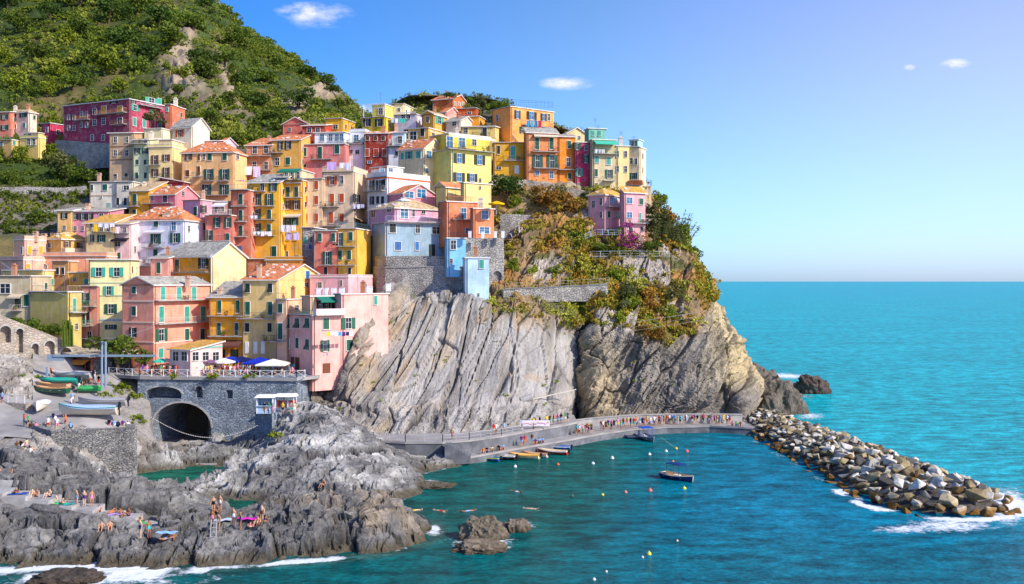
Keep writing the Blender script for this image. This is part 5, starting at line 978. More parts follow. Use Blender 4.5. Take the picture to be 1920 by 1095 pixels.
# block with kiosks
V=Vol(478,510,563,775,850,150,38); m=MB(); m.prism([V.pt(0,0,-1),V.pt(V.wL,0,-1),V.pt(V.wL,V.wR,-1),V.pt(0,V.wR,-1)],[V.pt(0,0,V.z1),V.pt(V.wL,0,V.z1),V.pt(V.wL,V.wR,V.z1),V.pt(0,V.wR,V.z1)])
props(m.obj('concrete_block_platform',[M['stoneq']]),'tall masonry block with flat top carrying the two white kiosks','platform'); KZ=V.z1
def kiosk(px,Y,w,d,h,label,colr,cloths=False):
    p=Vector(((px-960)/F*Y,Y,KZ)); r=empty('kiosk',p,label,'kiosk'); m=MB()
    for sx in(-1,1):
        for sy in(-1,1): m.box((sx*w/2-.06,sy*d/2-.06,0),(sx*w/2+.06,sy*d/2+.06,h))
    m.obj('frame',[M['paint']],r,off=Vector((0,0,0)),color=(.8,.8,.82,1))
    m=MB(); m.prism([(-w/2-.3,-d/2-.4,h),(w/2+.3,-d/2-.4,h),(w/2+.3,d/2+.3,h),(-w/2-.3,d/2+.3,h)],[(-w/2,-d/2,h+.32),(w/2,-d/2,h+.32),(w/2,d/2,h+.32),(-w/2,d/2,h+.32)]); m.obj('roof',[M['cloth']],r,off=Vector((0,0,0)),color=(.85,.85,.83,1))
    if not cloths:
        m=MB(); m.box((-w/2,-d/2,.0),(w/2,-d/2+.1,1.1)); m.box((-w/2,-d/2+.1,0),(-w/2+.1,d/2,h)); m.box((w/2-.1,-d/2+.1,0),(w/2,d/2,h)); m.box((-w/2+.1,d/2-.1,0),(w/2-.1,d/2,h)); m.box((-w/2-.05,-d/2-.25,1.1),(w/2+.05,-d/2+.1,1.18)); m.obj('counter',[M['paint']],r,off=Vector((0,0,0)),color=colr)
    else:
        for k in range(9):
            x=-w/2+.2+k*(w-.4)/8; m=MB(); m.box((x-.12,-.1,.7),(x+.12,.1,1.75)); m.box((x-.2,-.08,1.5),(x+.2,.08,1.72)); m.obj('hanging_garment',[M['cloth']],r,off=Vector((0,0,0)),color=s2l(['D8502A','4A5A78','C83A4A','E08A5A','8A8A98','D8D0D8','B84A30','5A2A4A','E86A3A'][k]))
kiosk(499,150.5,2.3,1.8,2.35,'small pale blue kiosk with flat white roof on the masonry block',s2l('A8C8DC'))
kiosk(536,151.3,2.7,1.8,2.4,'open stall with white roof and rows of hanging clothes',None,True)
# restaurant shed and hoist
V=Vol(112,172,248,669,712,162,44); b0=V.pt(0,0,V.z0+1); rr=empty('restaurant_shed',b0,'long dark brown glazed restaurant shed with flat grey roof above the boat ramp','restaurant')
m=MB(); m.prism([V.pt(-.9,-.9,V.z1),V.pt(V.wL+.6,-.9,V.z1),V.pt(V.wL+.6,V.wR+.6,V.z1),V.pt(-.9,V.wR+.6,V.z1)],[V.pt(-.9,-.9,V.z1+.18),V.pt(V.wL+.6,-.9,V.z1+.18),V.pt(V.wL+.6,V.wR+.6,V.z1+.9),V.pt(-.9,V.wR+.6,V.z1+.9)]); m.obj('roof',[M['tile']],rr,color=s2l('C0B49E'))
m=MB(); m.prism([V.pt(.3,.3,V.z0),V.pt(V.wL,.3,V.z0),V.pt(V.wL,V.wR,V.z0),V.pt(.3,V.wR,V.z0)],[V.pt(.3,.3,V.z1-.02),V.pt(V.wL,.3,V.z1-.02),V.pt(V.wL,V.wR,V.z1-.02),V.pt(.3,V.wR,V.z1-.02)]); m.obj('wall',[M['glass']],rr)
m=MB()
for f,L in (('L',V.wL),('R',V.wR)):
    n=int(L/2.1)
    for k in range(n+1):
        s=L*k/n; p=V.pt(s,0.05,0) if f=='L' else V.pt(.05,s,0); m.box((p.x-.1,p.y-.1,V.z0),(p.x+.1,p.y+.1,V.z1-.04))
    for z0,z1 in ((V.z0,V.z0+2.1),(V.z1-.35,V.z1-.05)):
        a=V.pt(0,0.02,0);b=V.pt(L,0.02,0) if f=='L' else V.pt(.02,L,0); w=Vector((.06,.12,0)); m.prism([Vector((a.x,a.y,z0)),Vector((b.x,b.y,z0)),Vector((b.x,b.y,z0))+w,Vector((a.x,a.y,z0))+w],[Vector((a.x,a.y,z1)),Vector((b.x,b.y,z1)),Vector((b.x,b.y,z1))+w,Vector((a.x,a.y,z1))+w])
m.obj('window_frame',[M['paint']],rr,color=s2l('7A3A2A'))
m=MB(); a=V.hit('L',131,675);b=V.hit('L',168,675); n3=Vector((V.face['L'][1].x,V.face['L'][1].y,0)); D=n3*1.1-Vector((0,0,.7)); m.prism([a,b,b+D,a+D],[p+Vector((0,0,.05)) for p in(a,b,b+D,a+D)]); m.obj('awning',[M['cloth']],rr,color=s2l('D88A3A'))
m=MB(); g0,g1_=P(191,712,156),P(198,714,155)
for g in(g0,g1_): m.bar(g-Vector((0,0,1)),Vector((g.x,g.y,P(0,640,156).z)),.16,0,8)
m.bar(Vector((g0.x,g0.y,P(0,642,156).z)),Vector((g1_.x,g1_.y,P(0,642,156).z)),.12); m.bar(P(100,667,157),P(293,667,156.5),.22); m.bar(P(88,688,157),P(88,706,157),.2)
q=P(88,665,157); m.box((q.x,q.y,q.z-.95),(q.x+2.5,q.y+.25,q.z)); props(m.obj('boat_hoist',[M['metal']],color=s2l('7F93A4')),'blue grey steel boat hoist with two poles and a long beam above the ramp','boat hoist')
# metal stair down from the terrace
m=MB()
for k in range(14):
    p=P(566-k*4.2,712+k*3.4,157.4); m.box((p.x-.35,p.y-1.3,p.z-.12),(p.x+.05,p.y,p.z))
a,b=P(570,708,156),P(512,757,156); up=Vector((0,0,1)); m.bar(a,b,.08); m.bar(a+up,b+up,.04)
for k in range(9): q=a.lerp(b,k/8); m.bar(q,q+up,.03)
for px in(566,548,530): q=P(px,730,156.8); m.bar(q,Vector((q.x,q.y,4)),.1)
props(m.obj('metal_stair',[M['metal']],color=s2l('6E7C84')),'grey metal stair going down from the terrace end to the kiosks','stairs')
# railings, fences on the headland
def simple_fence(label,pts,color,h=1.,step=2.,name='fence'): return xfence(name,label,pts,h,step,color,'fence',False)
simple_fence('long wooden handrail along the narrow cliff path above the slab',[P(948,542,182.4),P(1010,539,183.8),P(1090,535,185.3),P(1142,531,185.8)],s2l('9A927E'))
simple_fence('pale blue metal railing around the garden of the pink villa',[P(1108,481,198.2),P(1180,480,197.2),P(1255,481,198.2)],s2l('B8C4C8'))
simple_fence('blue railing of the steps in front of the pink villa',[P(1097,448,199.5),P(1118,440,199.5),P(1163,441,199.5)],s2l('9FC0D8'),1.,1.2)
simple_fence('broken grey fence posts leaning in the orange scrub',[P(1165,625,176.5),P(1250,612,177.5),P(1325,600,180)],s2l('8A8880'),1.6,6)
simple_fence('dark cable and pegs running down along the top edge of the slab cliff',[P(945,566,178.5),P(1010,575,177),P(1050,583,176.5),P(1082,594,176)],s2l('55565A'),.8,3)
m=MB()
for k,(a,b) in enumerate((((840,730),(842,702)),)): pass
a,b=P(812,733,166.5),P(852,716,168); m.bar(a,b,.18); c_,d_=P(966,756,165.5),P(1080,730,169); m.bar(c_,d_,.09); 
props(m.obj('drain_pipe',[M['metal']],color=s2l('CFC6B0')),'long pale drain pipe bolted across the foot of the slab cliff','pipe')
m=MB(); a,b=P(976,751,166),P(997,744,166.4); m.bar(a,b,.55,0,10); props(m.obj('concrete_cylinder',[M['conc']]),'short pale concrete cylinder stuck on the slab cliff','cylinder')
# stilts of the end house balcony
m=MB(); 
for px in(1211,1219): q=P(px,352,219); m.box((q.x-.25,q.y,q.z-4.5),(q.x+.25,q.y+.5,q.z))
q0,q1=P(1207,350,218.6),P(1222,350,218.6); m.box((q0.x,q0.y,q0.z),(q1.x,q0.y+2.5,q0.z+.25)); o=props(m.obj('stilted_terrace',[M['plaster']],color=s2l('D8C098')),'small stilted concrete terrace with blue railing beside the end house','terrace')
rail_mb([q0+Vector((0,0,.25)),q1+Vector((0,0,.25)),q1+Vector((0,2.4,.25))],1.1).obj('railing',[M['metal']],o,off=Vector((0,0,0)),color=s2l('6FA0C8'))
m=rail_mb([P(955,200,243),P(1029,203,241),P(1036,201,247),P(962,196,251),P(955,200,243)],1.2,1.0); props(m.obj('roof_railing',[M['metal']],color=s2l('5A86A0')),'blue railing frame on top of the orange villa','railing')
m=MB(); a,b,c_,d_=P(682,220,244),P(722,220,242),P(722,220,248),P(682,220,250)
for q in(a,b,c_,d_): m.bar(q,Vector((q.x,q.y,a.z+3)),.09)
for q,r in((a,b),(b,c_),(c_,d_),(d_,a)): m.bar(Vector((q.x,q.y,a.z+3)),Vector((r.x,r.y,a.z+3)),.09)
for k in range(5): q=a.lerp(b,k/5);r=d_.lerp(c_,k/5); m.bar(Vector((q.x,q.y,a.z+3.1)),Vector((r.x,r.y,a.z+3.1)),.06)
props(m.obj('pergola',[M['paint']],color=(.8,.8,.78,1)),'white timber pergola frame on the roof of the yellow house on the ridge','pergola')
m=MB(); r_=random.Random(5)
for k in range(16):
    q=P(752+k*4+r_.uniform(-1,1),196,263); m.bar(q-Vector((0,0,2)),q+Vector((r_.uniform(-.2,.2),0,r_.uniform(1,2.4))),.05)
props(m.obj('vine_stakes',[M['paint']],color=s2l('5A4A38')),'row of thin dark vine stakes sticking up on the ridge','stakes')
# string of floats across the inlet
m=MB(); pts=[]
for k in range(61):
    t=k/60; px=284+(482-284)*t; py=782+(798-782)*t+30*math.sin(math.pi*t)**.9; pts.append(P(px,py,152+t*-3))
m.tube(pts,.025,0,3)
for p in pts: m.bar(p-Vector((.06,0,0)),p+Vector((.06,0,0)),.06,1,5)
props(m.obj('float_line',[M['concd'],M['trim']]),'sagging line of small white floats strung across the rocky inlet','float line')
for a,b,s,l in (((150,634),(290,612),10,'thin cable from the olive house across to the salmon house'),((160,636),(250,640),6,'short thin cable just below the one to the salmon house'),((0,490),(125,554),8,'pale cable sagging across the box house at the left edge')):
    m=MB(); A,Bq=P(a[0],a[1],168),P(b[0],b[1],164); m.tube([A.lerp(Bq,k/14)-Vector((0,0,s/12*math.sin(math.pi*k/14))) for k in range(15)],.035,0,3)
    props(m.obj('overhead_cable',[M['metal']],color=(.6,.6,.6,1)),l,'cable')
m=MB(); q=PZ(388,866,.35); m.box((q.x-2.3,q.y-1,-.6),(q.x+1.6,q.y+.8,.3)); props(m.obj('bathing_jetty',[M['conc']]),'small flat concrete jetty at the back of the green pool','jetty')
# ================= PLANTS =================
M['g_dark']=m_leaf('dark_leaves',(.035,.08,.014),(.09,.15,.02),sc=.5)
M['g_mid']=m_leaf('green_leaves',(.06,.11,.012),(.14,.19,.022),sc=.5)
M['g_bri']=m_leaf('bright_leaves',(.14,.20,.014),(.28,.33,.025),sc=.5)
M['g_oliv']=m_leaf('olive_leaves',(.09,.11,.035),(.17,.18,.05),sc=.5)
M['g_dry']=m_leaf('dry_scrub',(.30,.13,.02),(.46,.27,.05),(.16,.17,.03),.5)
M['g_hill']=m_leaf('hill_scrub',(.045,.085,.012),(.19,.24,.022),(.24,.27,.035),.16)
M['g_head']=m_leaf('headland_scrub',(.46,.25,.035),(.14,.22,.025),(.36,.36,.05),.30)
M['flower']=m_leaf('magenta_flowers',(.55,.03,.28),(.62,.08,.42))
M['bark']=m_col('bark',(.10,.07,.045),.95,.1,.4,4.)
def leafquads(C,size,rng,up=.2):
    n=len(C); a=rng.normal(size=(n,3)); a/=np.linalg.norm(a,axis=1)[:,None]; b=rng.normal(size=(n,3)); b-=a*(a*b).sum(1)[:,None]; b/=np.linalg.norm(b,axis=1)[:,None]
    s=size*rng.uniform(.6,1.3,size=(n,1)); a=a*s; b=b*s*.7
    V=np.stack([C-a-b*.3,C+b,C+a+b*.2,C-b],1).reshape(-1,3); Fc=np.arange(n*4).reshape(n,4); return V,Fc
def crown_pts(n,rng,lobes=7,flat=.8):
    L=rng.normal(size=(lobes,3))*np.array([.42,.42,.34]); r=rng.uniform(.32,.6,size=lobes); k=rng.integers(0,lobes,n); d=rng.normal(size=(n,3)); d/=np.linalg.norm(d,axis=1)[:,None]
    return (L[k]+d*(r[k]*rng.uniform(.55,1.05,n)**.6)[:,None])*np.array([1,1,flat])
CROWN={}
for mk in('g_dark','g_mid','g_bri','g_oliv','g_dry'):
    for v in range(3):
        rng=np.random.default_rng(hash(mk)%1 +v*13+len(CROWN)); n=900
        V,Fc=leafquads(crown_pts(n,rng,8+v*2),.105,rng); CROWN[mk,v]=np_mesh('crown',V,Fc,[M[mk]],False)
def trunk_mesh(seed):
    r_=random.Random(seed); m=MB(); p=Vector((0,0,-.4)); q=Vector((r_.uniform(-.1,.1),0,.5)); m.bar(p,q,.09,0,6,.06)
    for k in range(5): a=r_.uniform(0,6.28); m.bar(q,q+Vector((math.cos(a)*.45,math.sin(a)*.45,r_.uniform(.3,.7))),.045,0,5,.015)
    return m.mesh('trunk',[M['bark']])
TRK=[trunk_mesh(s) for s in range(3)]
def tree(p,r,mk,label,name='tree',cat='tree',grp=None,hs=1.,seed=None,trunk=True):
    sd=rnd.randint(0,999) if seed is None else seed; v=sd%3
    if trunk:
        e=empty(name,p,label,cat,grp); c=link('crown',CROWN[mk,v],e,(0,0,r*(.75*hs+.15)),sd,(r,r,r*hs)); link('trunk',TRK[v],e,(0,0,0),sd*2.,(r*1.1,r*1.1,r*1.1*hs)); return e
    o=link(name,CROWN[mk,v],None,(p[0],p[1],p[2]+r*hs*.45),sd,(r,r,r*hs)); return props(o,label,cat,grp)
def surf(Gd,px,py):
    G,gx,gy=Gd[:3]; i=np.argmin((gx-px)**2+(gy-py)**2); return Vector(G.reshape(-1,3)[i])
def bushes(name,P0,rad,mat,rng,per=46,size=.22,flat=.75):
    n=len(P0); base=[crown_pts(per,rng,4,flat) for _ in range(12)]; idx=rng.integers(0,12,n)
    C=np.stack(base)[idx]*rad[:,None,None]+P0[:,None,:]+np.array([0,0,.35])*rad[:,None,None]
    V,Fc=leafquads(C.reshape(-1,3),1.,rng); cen=C.reshape(-1,3); sz=np.repeat(rad*size,per*4)[:,None]; V=np.repeat(cen,4,0)+(V-np.repeat(cen,4,0))*sz
    return link(name,np_mesh(name,V,Fc,[M[mat]],False))
rng=np.random.default_rng(4)
# hill cover
G,gx,gy,rk=HG; g=G.reshape(-1,3); fx_,fy_,fr_=gx.ravel(),gy.ravel(),rk.ravel()
vis=(fy_>-70)&(g[:,1]>249)&(fx_>-40)&(fx_<700)&(g[:,1]<430); dens=vis*(1-np.clip(fr_*1.6,0,1))*(g[:,1]/300)**2*(.25+.9*sm(-.25,.2,fbm(g*.045,3))); dens=dens/dens.sum()
i=rng.choice(len(g),7600,p=dens); Q=g[i]+rng.normal(size=(7600,3))*[1.2,1.2,.1]; rad=rng.uniform(.7,1.8,7600)*(.7+.5*sm(-.2,.3,fbm(Q*.06+5,3)))
props(bushes('hill_scrub',Q,rad,'g_hill',rng,38,.25),kind='stuff')
band=(np.abs(((fy_+4*np.sin(fx_*.03)+3*fbm(g*.02,2))%17)-8)<1.5)&(fx_<330)&(fx_>-40)&(g[:,1]>255)&(fy_>-60)&(fy_<235)&(fbm(g*.04+9,2)>-.15); i=rng.choice(np.nonzero(band)[0],2600)
props(bushes('vine_rows',g[i],rng.uniform(.6,1.2,2600),'g_bri',rng,30,.26,.6),kind='stuff')
# terraces and gaps on the left
vis=(g[:,1]>203)&(g[:,1]<262)&(fx_>-40)&(fx_<235)&(fy_<440); dens=vis*(.15+sm(-.1,.3,fbm(g*.08,3)))*(1+2*(fy_<350)); dens=dens/dens.sum(); i=rng.choice(len(g),1500,p=dens)
props(bushes('terrace_vines',g[i],rng.uniform(.5,1.3,1500),'g_hill',rng,36,.24,.6),kind='stuff')
vis=(((fx_>720)&(fx_<1215)&(g[:,1]>238))|((fx_>235)&(fx_<700)&(g[:,1]>240)&(g[:,1]<262)&(rng.random(len(g))<.4))); dens=vis/vis.sum(); i=rng.choice(len(g),900,p=dens)
props(bushes('ridge_scrub',g[i],rng.uniform(.6,1.5,900),'g_hill',rng,40,.2),kind='stuff')
# headland scrub
G2,gx2,gy2,vg,_n=CG; g2=G2.reshape(-1,3); m2=(vg.ravel()>.55)&(gx2.ravel()>880)&(gx2.ravel()<1420)&(g2[:,1]<212)
h_=(fx_>925)&(fx_<1262)&(g[:,1]>205)&(g[:,1]<232)&(fy_>340)&(fy_<520)
A=np.r_[g2[m2],g[h_]]; d_=.06+sm(-.05,.28,fbm(A*.10+3,4)); i=rng.choice(len(A),3300,p=d_/d_.sum())
props(bushes('headland_scrub',A[i],rng.uniform(.4,1.2,3300),'g_head',rng,40,.26,.8),kind='stuff')
# tufts on the slab cracks and lower cliff
lw=(vg.ravel()<.4)&(gx2.ravel()>650)&(gx2.ravel()<1380)&(gy2.ravel()<770); A=g2[lw]; i=rng.choice(len(A),150)
props(bushes('cliff_tufts',A[i],rng.uniform(.15,.5,150),'g_bri',rng,24,.3),kind='stuff')
A=[]
for (a,b,n,s) in ((232,728,26,12),(258,745,16,8),(200,745,10,6),(262,790,8,6),(52,712,10,8),(60,690,6,6),(42,770,3,5),(14,650,9,7),(330,707,7,3),(400,708,8,6),(470,709,8,10),(512,822,6,6),(600,716,4,4),(640,770,5,8),(770,744,10,16),(440,800,10,14),(455,780,12,14)):
    for k in range(n):
        x,y=a+rng.normal()*s,b+rng.normal()*s*.5; p=ground(x,y) if y>712 else Vector(PZ(x,708,TZ)); A.append(p[:])
A=np.array(A); props(bushes('yellow_shore_scrub',A,rng.uniform(.3,.8,len(A)),'g_bri',rng,34,.26),kind='stuff')
# individual trees on the hill
spots=[(30,165,3.6,'g_bri'),(68,118,3.8,'g_mid'),(110,158,3.4,'g_bri'),(40,60,4.5,'g_mid'),(150,20,5,'g_dark'),(205,48,5.2,'g_dark'),(262,28,5,'g_mid'),(300,52,5,'g_dark'),(240,92,4.8,'g_dark'),(280,120,4.4,'g_dark'),(200,150,5.2,'g_bri'),(175,122,3.6,'g_mid'),(325,88,4.4,'g_mid'),(250,140,3.8,'g_mid'),(95,42,4,'g_dark'),(15,20,5,'g_dark'),(130,88,3.6,'g_bri'),(160,70,4,'g_mid'),(8,110,3,'g_bri'),(60,180,3,'g_mid'),(90,190,3,'g_bri'),(140,178,3.4,'g_mid'),(225,172,2.6,'g_bri'),
(372,30,3.6,'g_mid'),(392,150,4.6,'g_mid'),(378,120,3.8,'g_dark'),(362,60,4.4,'g_mid'),(385,20,3,'g_dark'),(432,90,3.8,'g_mid'),(470,120,3.6,'g_dark'),(450,60,3,'g_mid'),(500,160,3.8,'g_mid'),(482,200,3.4,'g_dark'),(520,130,3.2,'g_mid'),(560,215,3.2,'g_dark'),(575,150,3.4,'g_dark'),(540,180,3.2,'g_mid'),(610,170,3,'g_dark'),(640,205,2.6,'g_mid'),(430,205,3.,'g_mid'),(505,235,2.6,'g_mid'),(450,160,3.4,'g_dark'),(500,95,2.8,'g_dark'),(600,200,2.6,'g_mid'),(420,130,3.4,'g_mid'),(345,150,3,'g_bri'),(300,205,2.6,'g_oliv'),(335,185,2.4,'g_mid'),(620,185,2.4,'g_dark'),(400,232,2.2,'g_mid'),(380,228,2,'g_bri')]
nm={'g_dark':'dark evergreen tree growing among the scrub of the steep green hill','g_mid':'mid green bushy tree growing among the scrub of the steep green hill','g_bri':'bright yellow green tree on the sunny terraces of the hill','g_oliv':'grey olive tree at the foot of the rocky spine'}
for (x,y,r,mk) in spots:
    p=surf(HG,x,y); tree(p,r*1.05,mk,nm[mk],grp='trees on the hill',hs=.95)
# terrace garden trees at left
for (x,y,r,mk,l) in ((45,295,2.6,'g_bri','bright round tree above the vine terrace under the small yellow house'),(95,300,2.4,'g_bri','light green tree left in the terrace garden under the magenta annex'),(125,325,3.4,'g_oliv','yellowish olive tree in the middle of the terrace gardens'),(150,345,3.2,'g_mid','dense green tree beside the cream two storey villa'),(185,275,2.2,'g_bri','small bright tree in front of the magenta palazzo terrace'),(95,225,2.6,'g_bri','lime green shrub behind the magenta annex'),(68,418,2.4,'g_mid','palm like green tree in the garden of the striped row house'),(130,432,1.8,'g_dark','dark bush in front of the striped row house'),(20,330,2.2,'g_mid','green bush at the left end of the vine terrace')):
    p=surf(HG,x,y+6); tree(p,r,mk,l,seed=int(x))
tree(P(282,232,236),2.7,'g_oliv','spreading small leaved tree shading the right end of the magenta palazzo',hs=.6,seed=4)
tree(Vector(((221-960)/F*164.5,164.5,TZ+1.9)),3.3,'g_mid','big rounded dark leaved tree in front of the salmon house',hs=.85,seed=7)
for k,(x,y,r) in enumerate(((118,300,1.8),(140,306,2.),(165,308,2.1),(188,308,2.0),(205,306,1.8),(150,318,1.8),(100,278,1.6))): tree(surf(HG,x,y),r,'g_dark' if k%2 else 'g_mid','leafy green garden bush on the bank below the long magenta palazzo','garden_bush','bush','bushes below the magenta palazzo',trunk=False)
# cactus
m=MB(); r_=random.Random(9); q=P(130,650,167)
for k in range(16): a=Vector((q.x+r_.uniform(-.9,.9),q.y+r_.uniform(-.4,.4),q.z)); m.bar(a,a+Vector((r_.uniform(-.2,.2),0,r_.uniform(2.5,4.6))),.15,0,6)
props(m.obj('column_cactus',[M['g_mid']]),'tall clump of column cactus beside the olive yellow wall','cactus')
for k,(x,y,r) in enumerate(((40,606,1.4),(62,612,1.5),(84,616,1.5),(104,620,1.6),(24,600,1.2))): tree(P(x,y+6,169.5+k*.2),r,'g_mid','green hedge bush in the row along the top of the arched wall','hedge_bush','bush','hedge bushes above the arched wall',trunk=False)
tree(P(952,372,213.5),3.6,'g_dark','large dark green tree in the garden below the yellow ochre house',hs=.8,seed=2)
for k,(x,y,r,mk,l) in enumerate(((930,205,2.4,'g_mid','bushy garden tree on the ridge left of the orange villa'),(905,198,2.,'g_oliv','olive green shrub between the highest house and the orange villa'),(885,192,1.4,'g_mid','small green bush beside the highest orange house'),(842,178,1.3,'g_dark','dark roof garden bush behind the highest house'))): tree(P(x,y+8,252),r,mk,l,seed=k,trunk=True)
hsp=[(1022,395,3.2,'g_dry'),(1050,380,2.8,'g_dry'),(1078,400,2.8,'g_dry'),(1000,370,2.,'g_dry'),(1068,425,2.4,'g_dry'),(1095,372,1.8,'g_oliv'),(970,492,2.,'g_mid'),(968,385,1.6,'g_bri'),(1000,515,1.4,'g_bri'),(960,520,1.5,'g_bri'),(1040,515,1.5,'g_bri'),(1155,530,2.1,'g_bri'),(1176,560,2.,'g_oliv'),(1165,585,1.8,'g_oliv'),(1190,580,1.8,'g_bri'),(1250,560,2.,'g_oliv'),(1225,585,1.8,'g_dry'),(1230,640,1.8,'g_dry'),(1265,625,1.7,'g_dry'),(1200,630,1.4,'g_dry'),(1160,610,1.6,'g_bri'),(1290,525,1.7,'g_dry'),(1305,560,1.6,'g_dry'),(1270,540,1.8,'g_dry'),(1310,500,1.5,'g_dark'),(1325,520,1.3,'g_mid'),(1300,480,1.6,'g_mid'),(1215,560,1.8,'g_dry'),(1260,590,1.4,'g_bri'),(1130,570,1.2,'g_oliv'),(1090,545,1.2,'g_bri'),(1018,440,1.5,'g_oliv'),(965,410,1.4,'g_bri'),(1240,375,1.9,'g_bri'),(1232,425,3.,'g_oliv'),(1262,450,3.2,'g_bri'),(1250,405,2.6,'g_dry'),(1280,470,2.,'g_oliv'),(1225,392,2.,'g_oliv')]
nh={'g_dry':'rust orange dry shrub on the headland slope','g_mid':'green rounded shrub on the headland slope','g_bri':'yellow green shrub on the headland slope','g_oliv':'dusty olive green shrub on the headland slope','g_dark':'dark green shrub on the headland rim'}
for (x,y,r,mk) in hsp:
    p=surf(CG,x,y) if y>500 or x>1215 else surf(HG,x,y); 
    if x>1215 and y<480: p=P(x,y+8,206)
    tree(p,r,mk,nh[mk],'shrub','shrub','shrubs on the headland slope',trunk=False)
for k,(x,y,l) in enumerate(((1123,470,'dense green bush at the left end of the villa garden wall'),(1160,470,'rounded green bush under the bougainvillea on the villa garden wall'),(1192,478,'small green bush in the middle of the villa garden'),(1218,466,'large green bush right of the bougainvillea'))): tree(P(x,y,199.5),2.0-(k==2)*.6,'g_mid',l,'garden_bush','bush',trunk=False,hs=.7)
rg=np.random.default_rng(8); C=np.concatenate([crown_pts(420,rg,6)*[2.0,1.2,2.0]+[0,0,1.8],crown_pts(260,rg,5)*[2.6,1.2,1.2]+[.9,0,.6],crown_pts(100,rg,3)*[1.3,.8,1.2]+[-.5,0,3.9]]); V,Fc=leafquads(C,.19,rg); bp=P(1182,462,198.8)
props(link('bougainvillea',np_mesh('bougainvillea',V,Fc,[M['flower'],M['g_mid']],False,mi=(rg.random(len(Fc))<.22).astype(int)),loc=bp),'bright magenta bougainvillea climbing in front of the pink villa','bougainvillea')
# tall wispy reeds at the rim
m=MB(); r_=random.Random(2); q=P(1250,470,205)
for k in range(110):
    a=q+Vector((r_.uniform(-3,3.8),r_.uniform(-1,1),r_.uniform(0,2))); d=Vector((r_.gauss(.15,.35),r_.gauss(0,.2),1)).normalized(); L=r_.uniform(3,6.5); b=a+d*L; c=b+Vector((r_.gauss(.3,.5),0,-.4)); m.bar(a,b,.06,0,3,.03)
    for j in range(20): s=a+d*L*r_.uniform(.3,1); e=s+Vector((r_.gauss(0,.6),r_.gauss(0,.35),r_.uniform(-.3,.6))); m.poly([s,s+Vector((.2,0,.1)),e])
props(m.obj('giant_reeds',[M['g_oliv']]),'tall wispy green reeds against the sky at the rim right of the pink villa','reeds')
m=MB(); q=P(962,478,203)
for a,b in (((0,0,0),(.3,0,2.5)),((.3,0,2.5),(1.2,0,4.4)),((.3,0,2.5),(-.5,0,4.2)),((1.2,0,4.4),(1.1,0,6.6)),((1.2,0,4.4),(1.9,0,5.4))): m.bar(q+Vector(a),q+Vector(b),.12,0,5,.06)
props(m.obj('bare_tree',[M['trim']]),'bare bleached dead tree beside the stone terrace wall','tree')
# ================= BREAKWATER BOULDERS =================
def boulder_mesh(seed):
    r_=random.Random(seed); bm=bmesh.new()
    for k in range(r_.randint(9,13)):
        d=Vector((r_.gauss(0,1),r_.gauss(0,1),r_.gauss(0,1))).normalized(); bm.verts.new((d.x*r_.uniform(.85,1.15),d.y*r_.uniform(.75,1.),d.z*r_.uniform(.6,.85)))
    o=bmesh.ops.convex_hull(bm,input=bm.verts[:]); bmesh.ops.delete(bm,geom=[v for v in bm.verts if not v.link_faces],context='VERTS')
    bmesh.ops.bevel(bm,geom=bm.edges[:],offset=.055,segments=1,affect='EDGES',profile=.6,clamp_overlap=True)
    bmesh.ops.triangulate(bm,faces=bm.faces[:]); bmesh.ops.subdivide_edges(bm,edges=[e for e in bm.edges if e.calc_length()>.35],cuts=1)
    bmesh.ops.triangulate(bm,faces=bm.faces[:])
    for v in bm.verts:
        if v.co.length>1.12: v.co*=1.12/v.co.length
    V=np.array([v.co[:] for v in bm.verts]); n=.06*fbm(V*2.3+seed,3)
    for v,k in zip(bm.verts,n): v.co*=1+k
    me=bpy.data.meshes.new('boulder'); bm.to_mesh(me); bm.free(); me.materials.append(M['bould']); return me
def stone_mat(nm_,attr):
    t=NT(nm_); oc=t.n('ShaderNodeAttribute',attribute_name='base').outputs['Color'] if attr else t.n('ShaderNodeObjectInfo').outputs['Color']
    p=t.pos(); a=t.noise(p,.9,6,.65); b_=t.noise(p,4.,4,.65); z_=t.n('ShaderNodeSeparateXYZ',{0:p}).outputs[2]
    c=t.mix(1.,oc,t.ramp(a,[(.3,g1(.62)),(.5,g1(1)),(.7,g1(1.15))]),'MULTIPLY'); c=t.mix(1.,c,t.ramp(b_,[(.3,g1(.75)),(.6,g1(1.05))]),'MULTIPLY')
    wet=t.n('ShaderNodeMapRange',{'Value':t.mth('ADD',z_,t.mth('MULTIPLY',a,1.2)),'From Min':1.15,'From Max':1.9}).outputs[0]; c=t.mix(wet,t.mix(1.,c,(.50,.30,.10,1),'MULTIPLY'),c)
    return t.out(c,.85,t.mth('ADD',a,t.mth('MULTIPLY',b_,.4)),.7,.15)
M['bould']=stone_mat('breakwater_stone',0); M['bould2']=stone_mat('far_breakwater_stone',1)
BM=[boulder_mesh(s) for s in range(14)]; r_=random.Random(12); pts=[]; tries=0
while tries<26000:
    tries+=1; tt=r_.random(); y=113+75*tt; x=46+4.2*min(1,max(0,(182-y)/61))+r_.uniform(-10,10); d=float(bw(np.array([x]),np.array([y]))[0])
    if d>.1: continue
    hw=6.3+2.5*min(1,(182-y)/61); near=(187-y)/75; s=(.56+.42*near)*r_.uniform(.68,1.35)
    if all((x-q[0])**2+(y-q[1])**2>(.78*(s+q[3]))**2 for q in pts):
        hgt_=2.7*(1-max(0,(hw+d)/hw)**2.2); pts.append((x,y,hgt_-.45+r_.uniform(-.15,.5),s,d))
pts.sort(key=lambda q:q[1]); vis=[q for q in pts if True]
cl=[('C4BDAA','pale grey'),('B4A684','light sandy'),('8F7F5C','tan'),('7E7A70','mid grey'),('A3936C','buff'),('54504A','dark grey'),('D6D0C0','whitish'),('7E6138','rusty brown')]
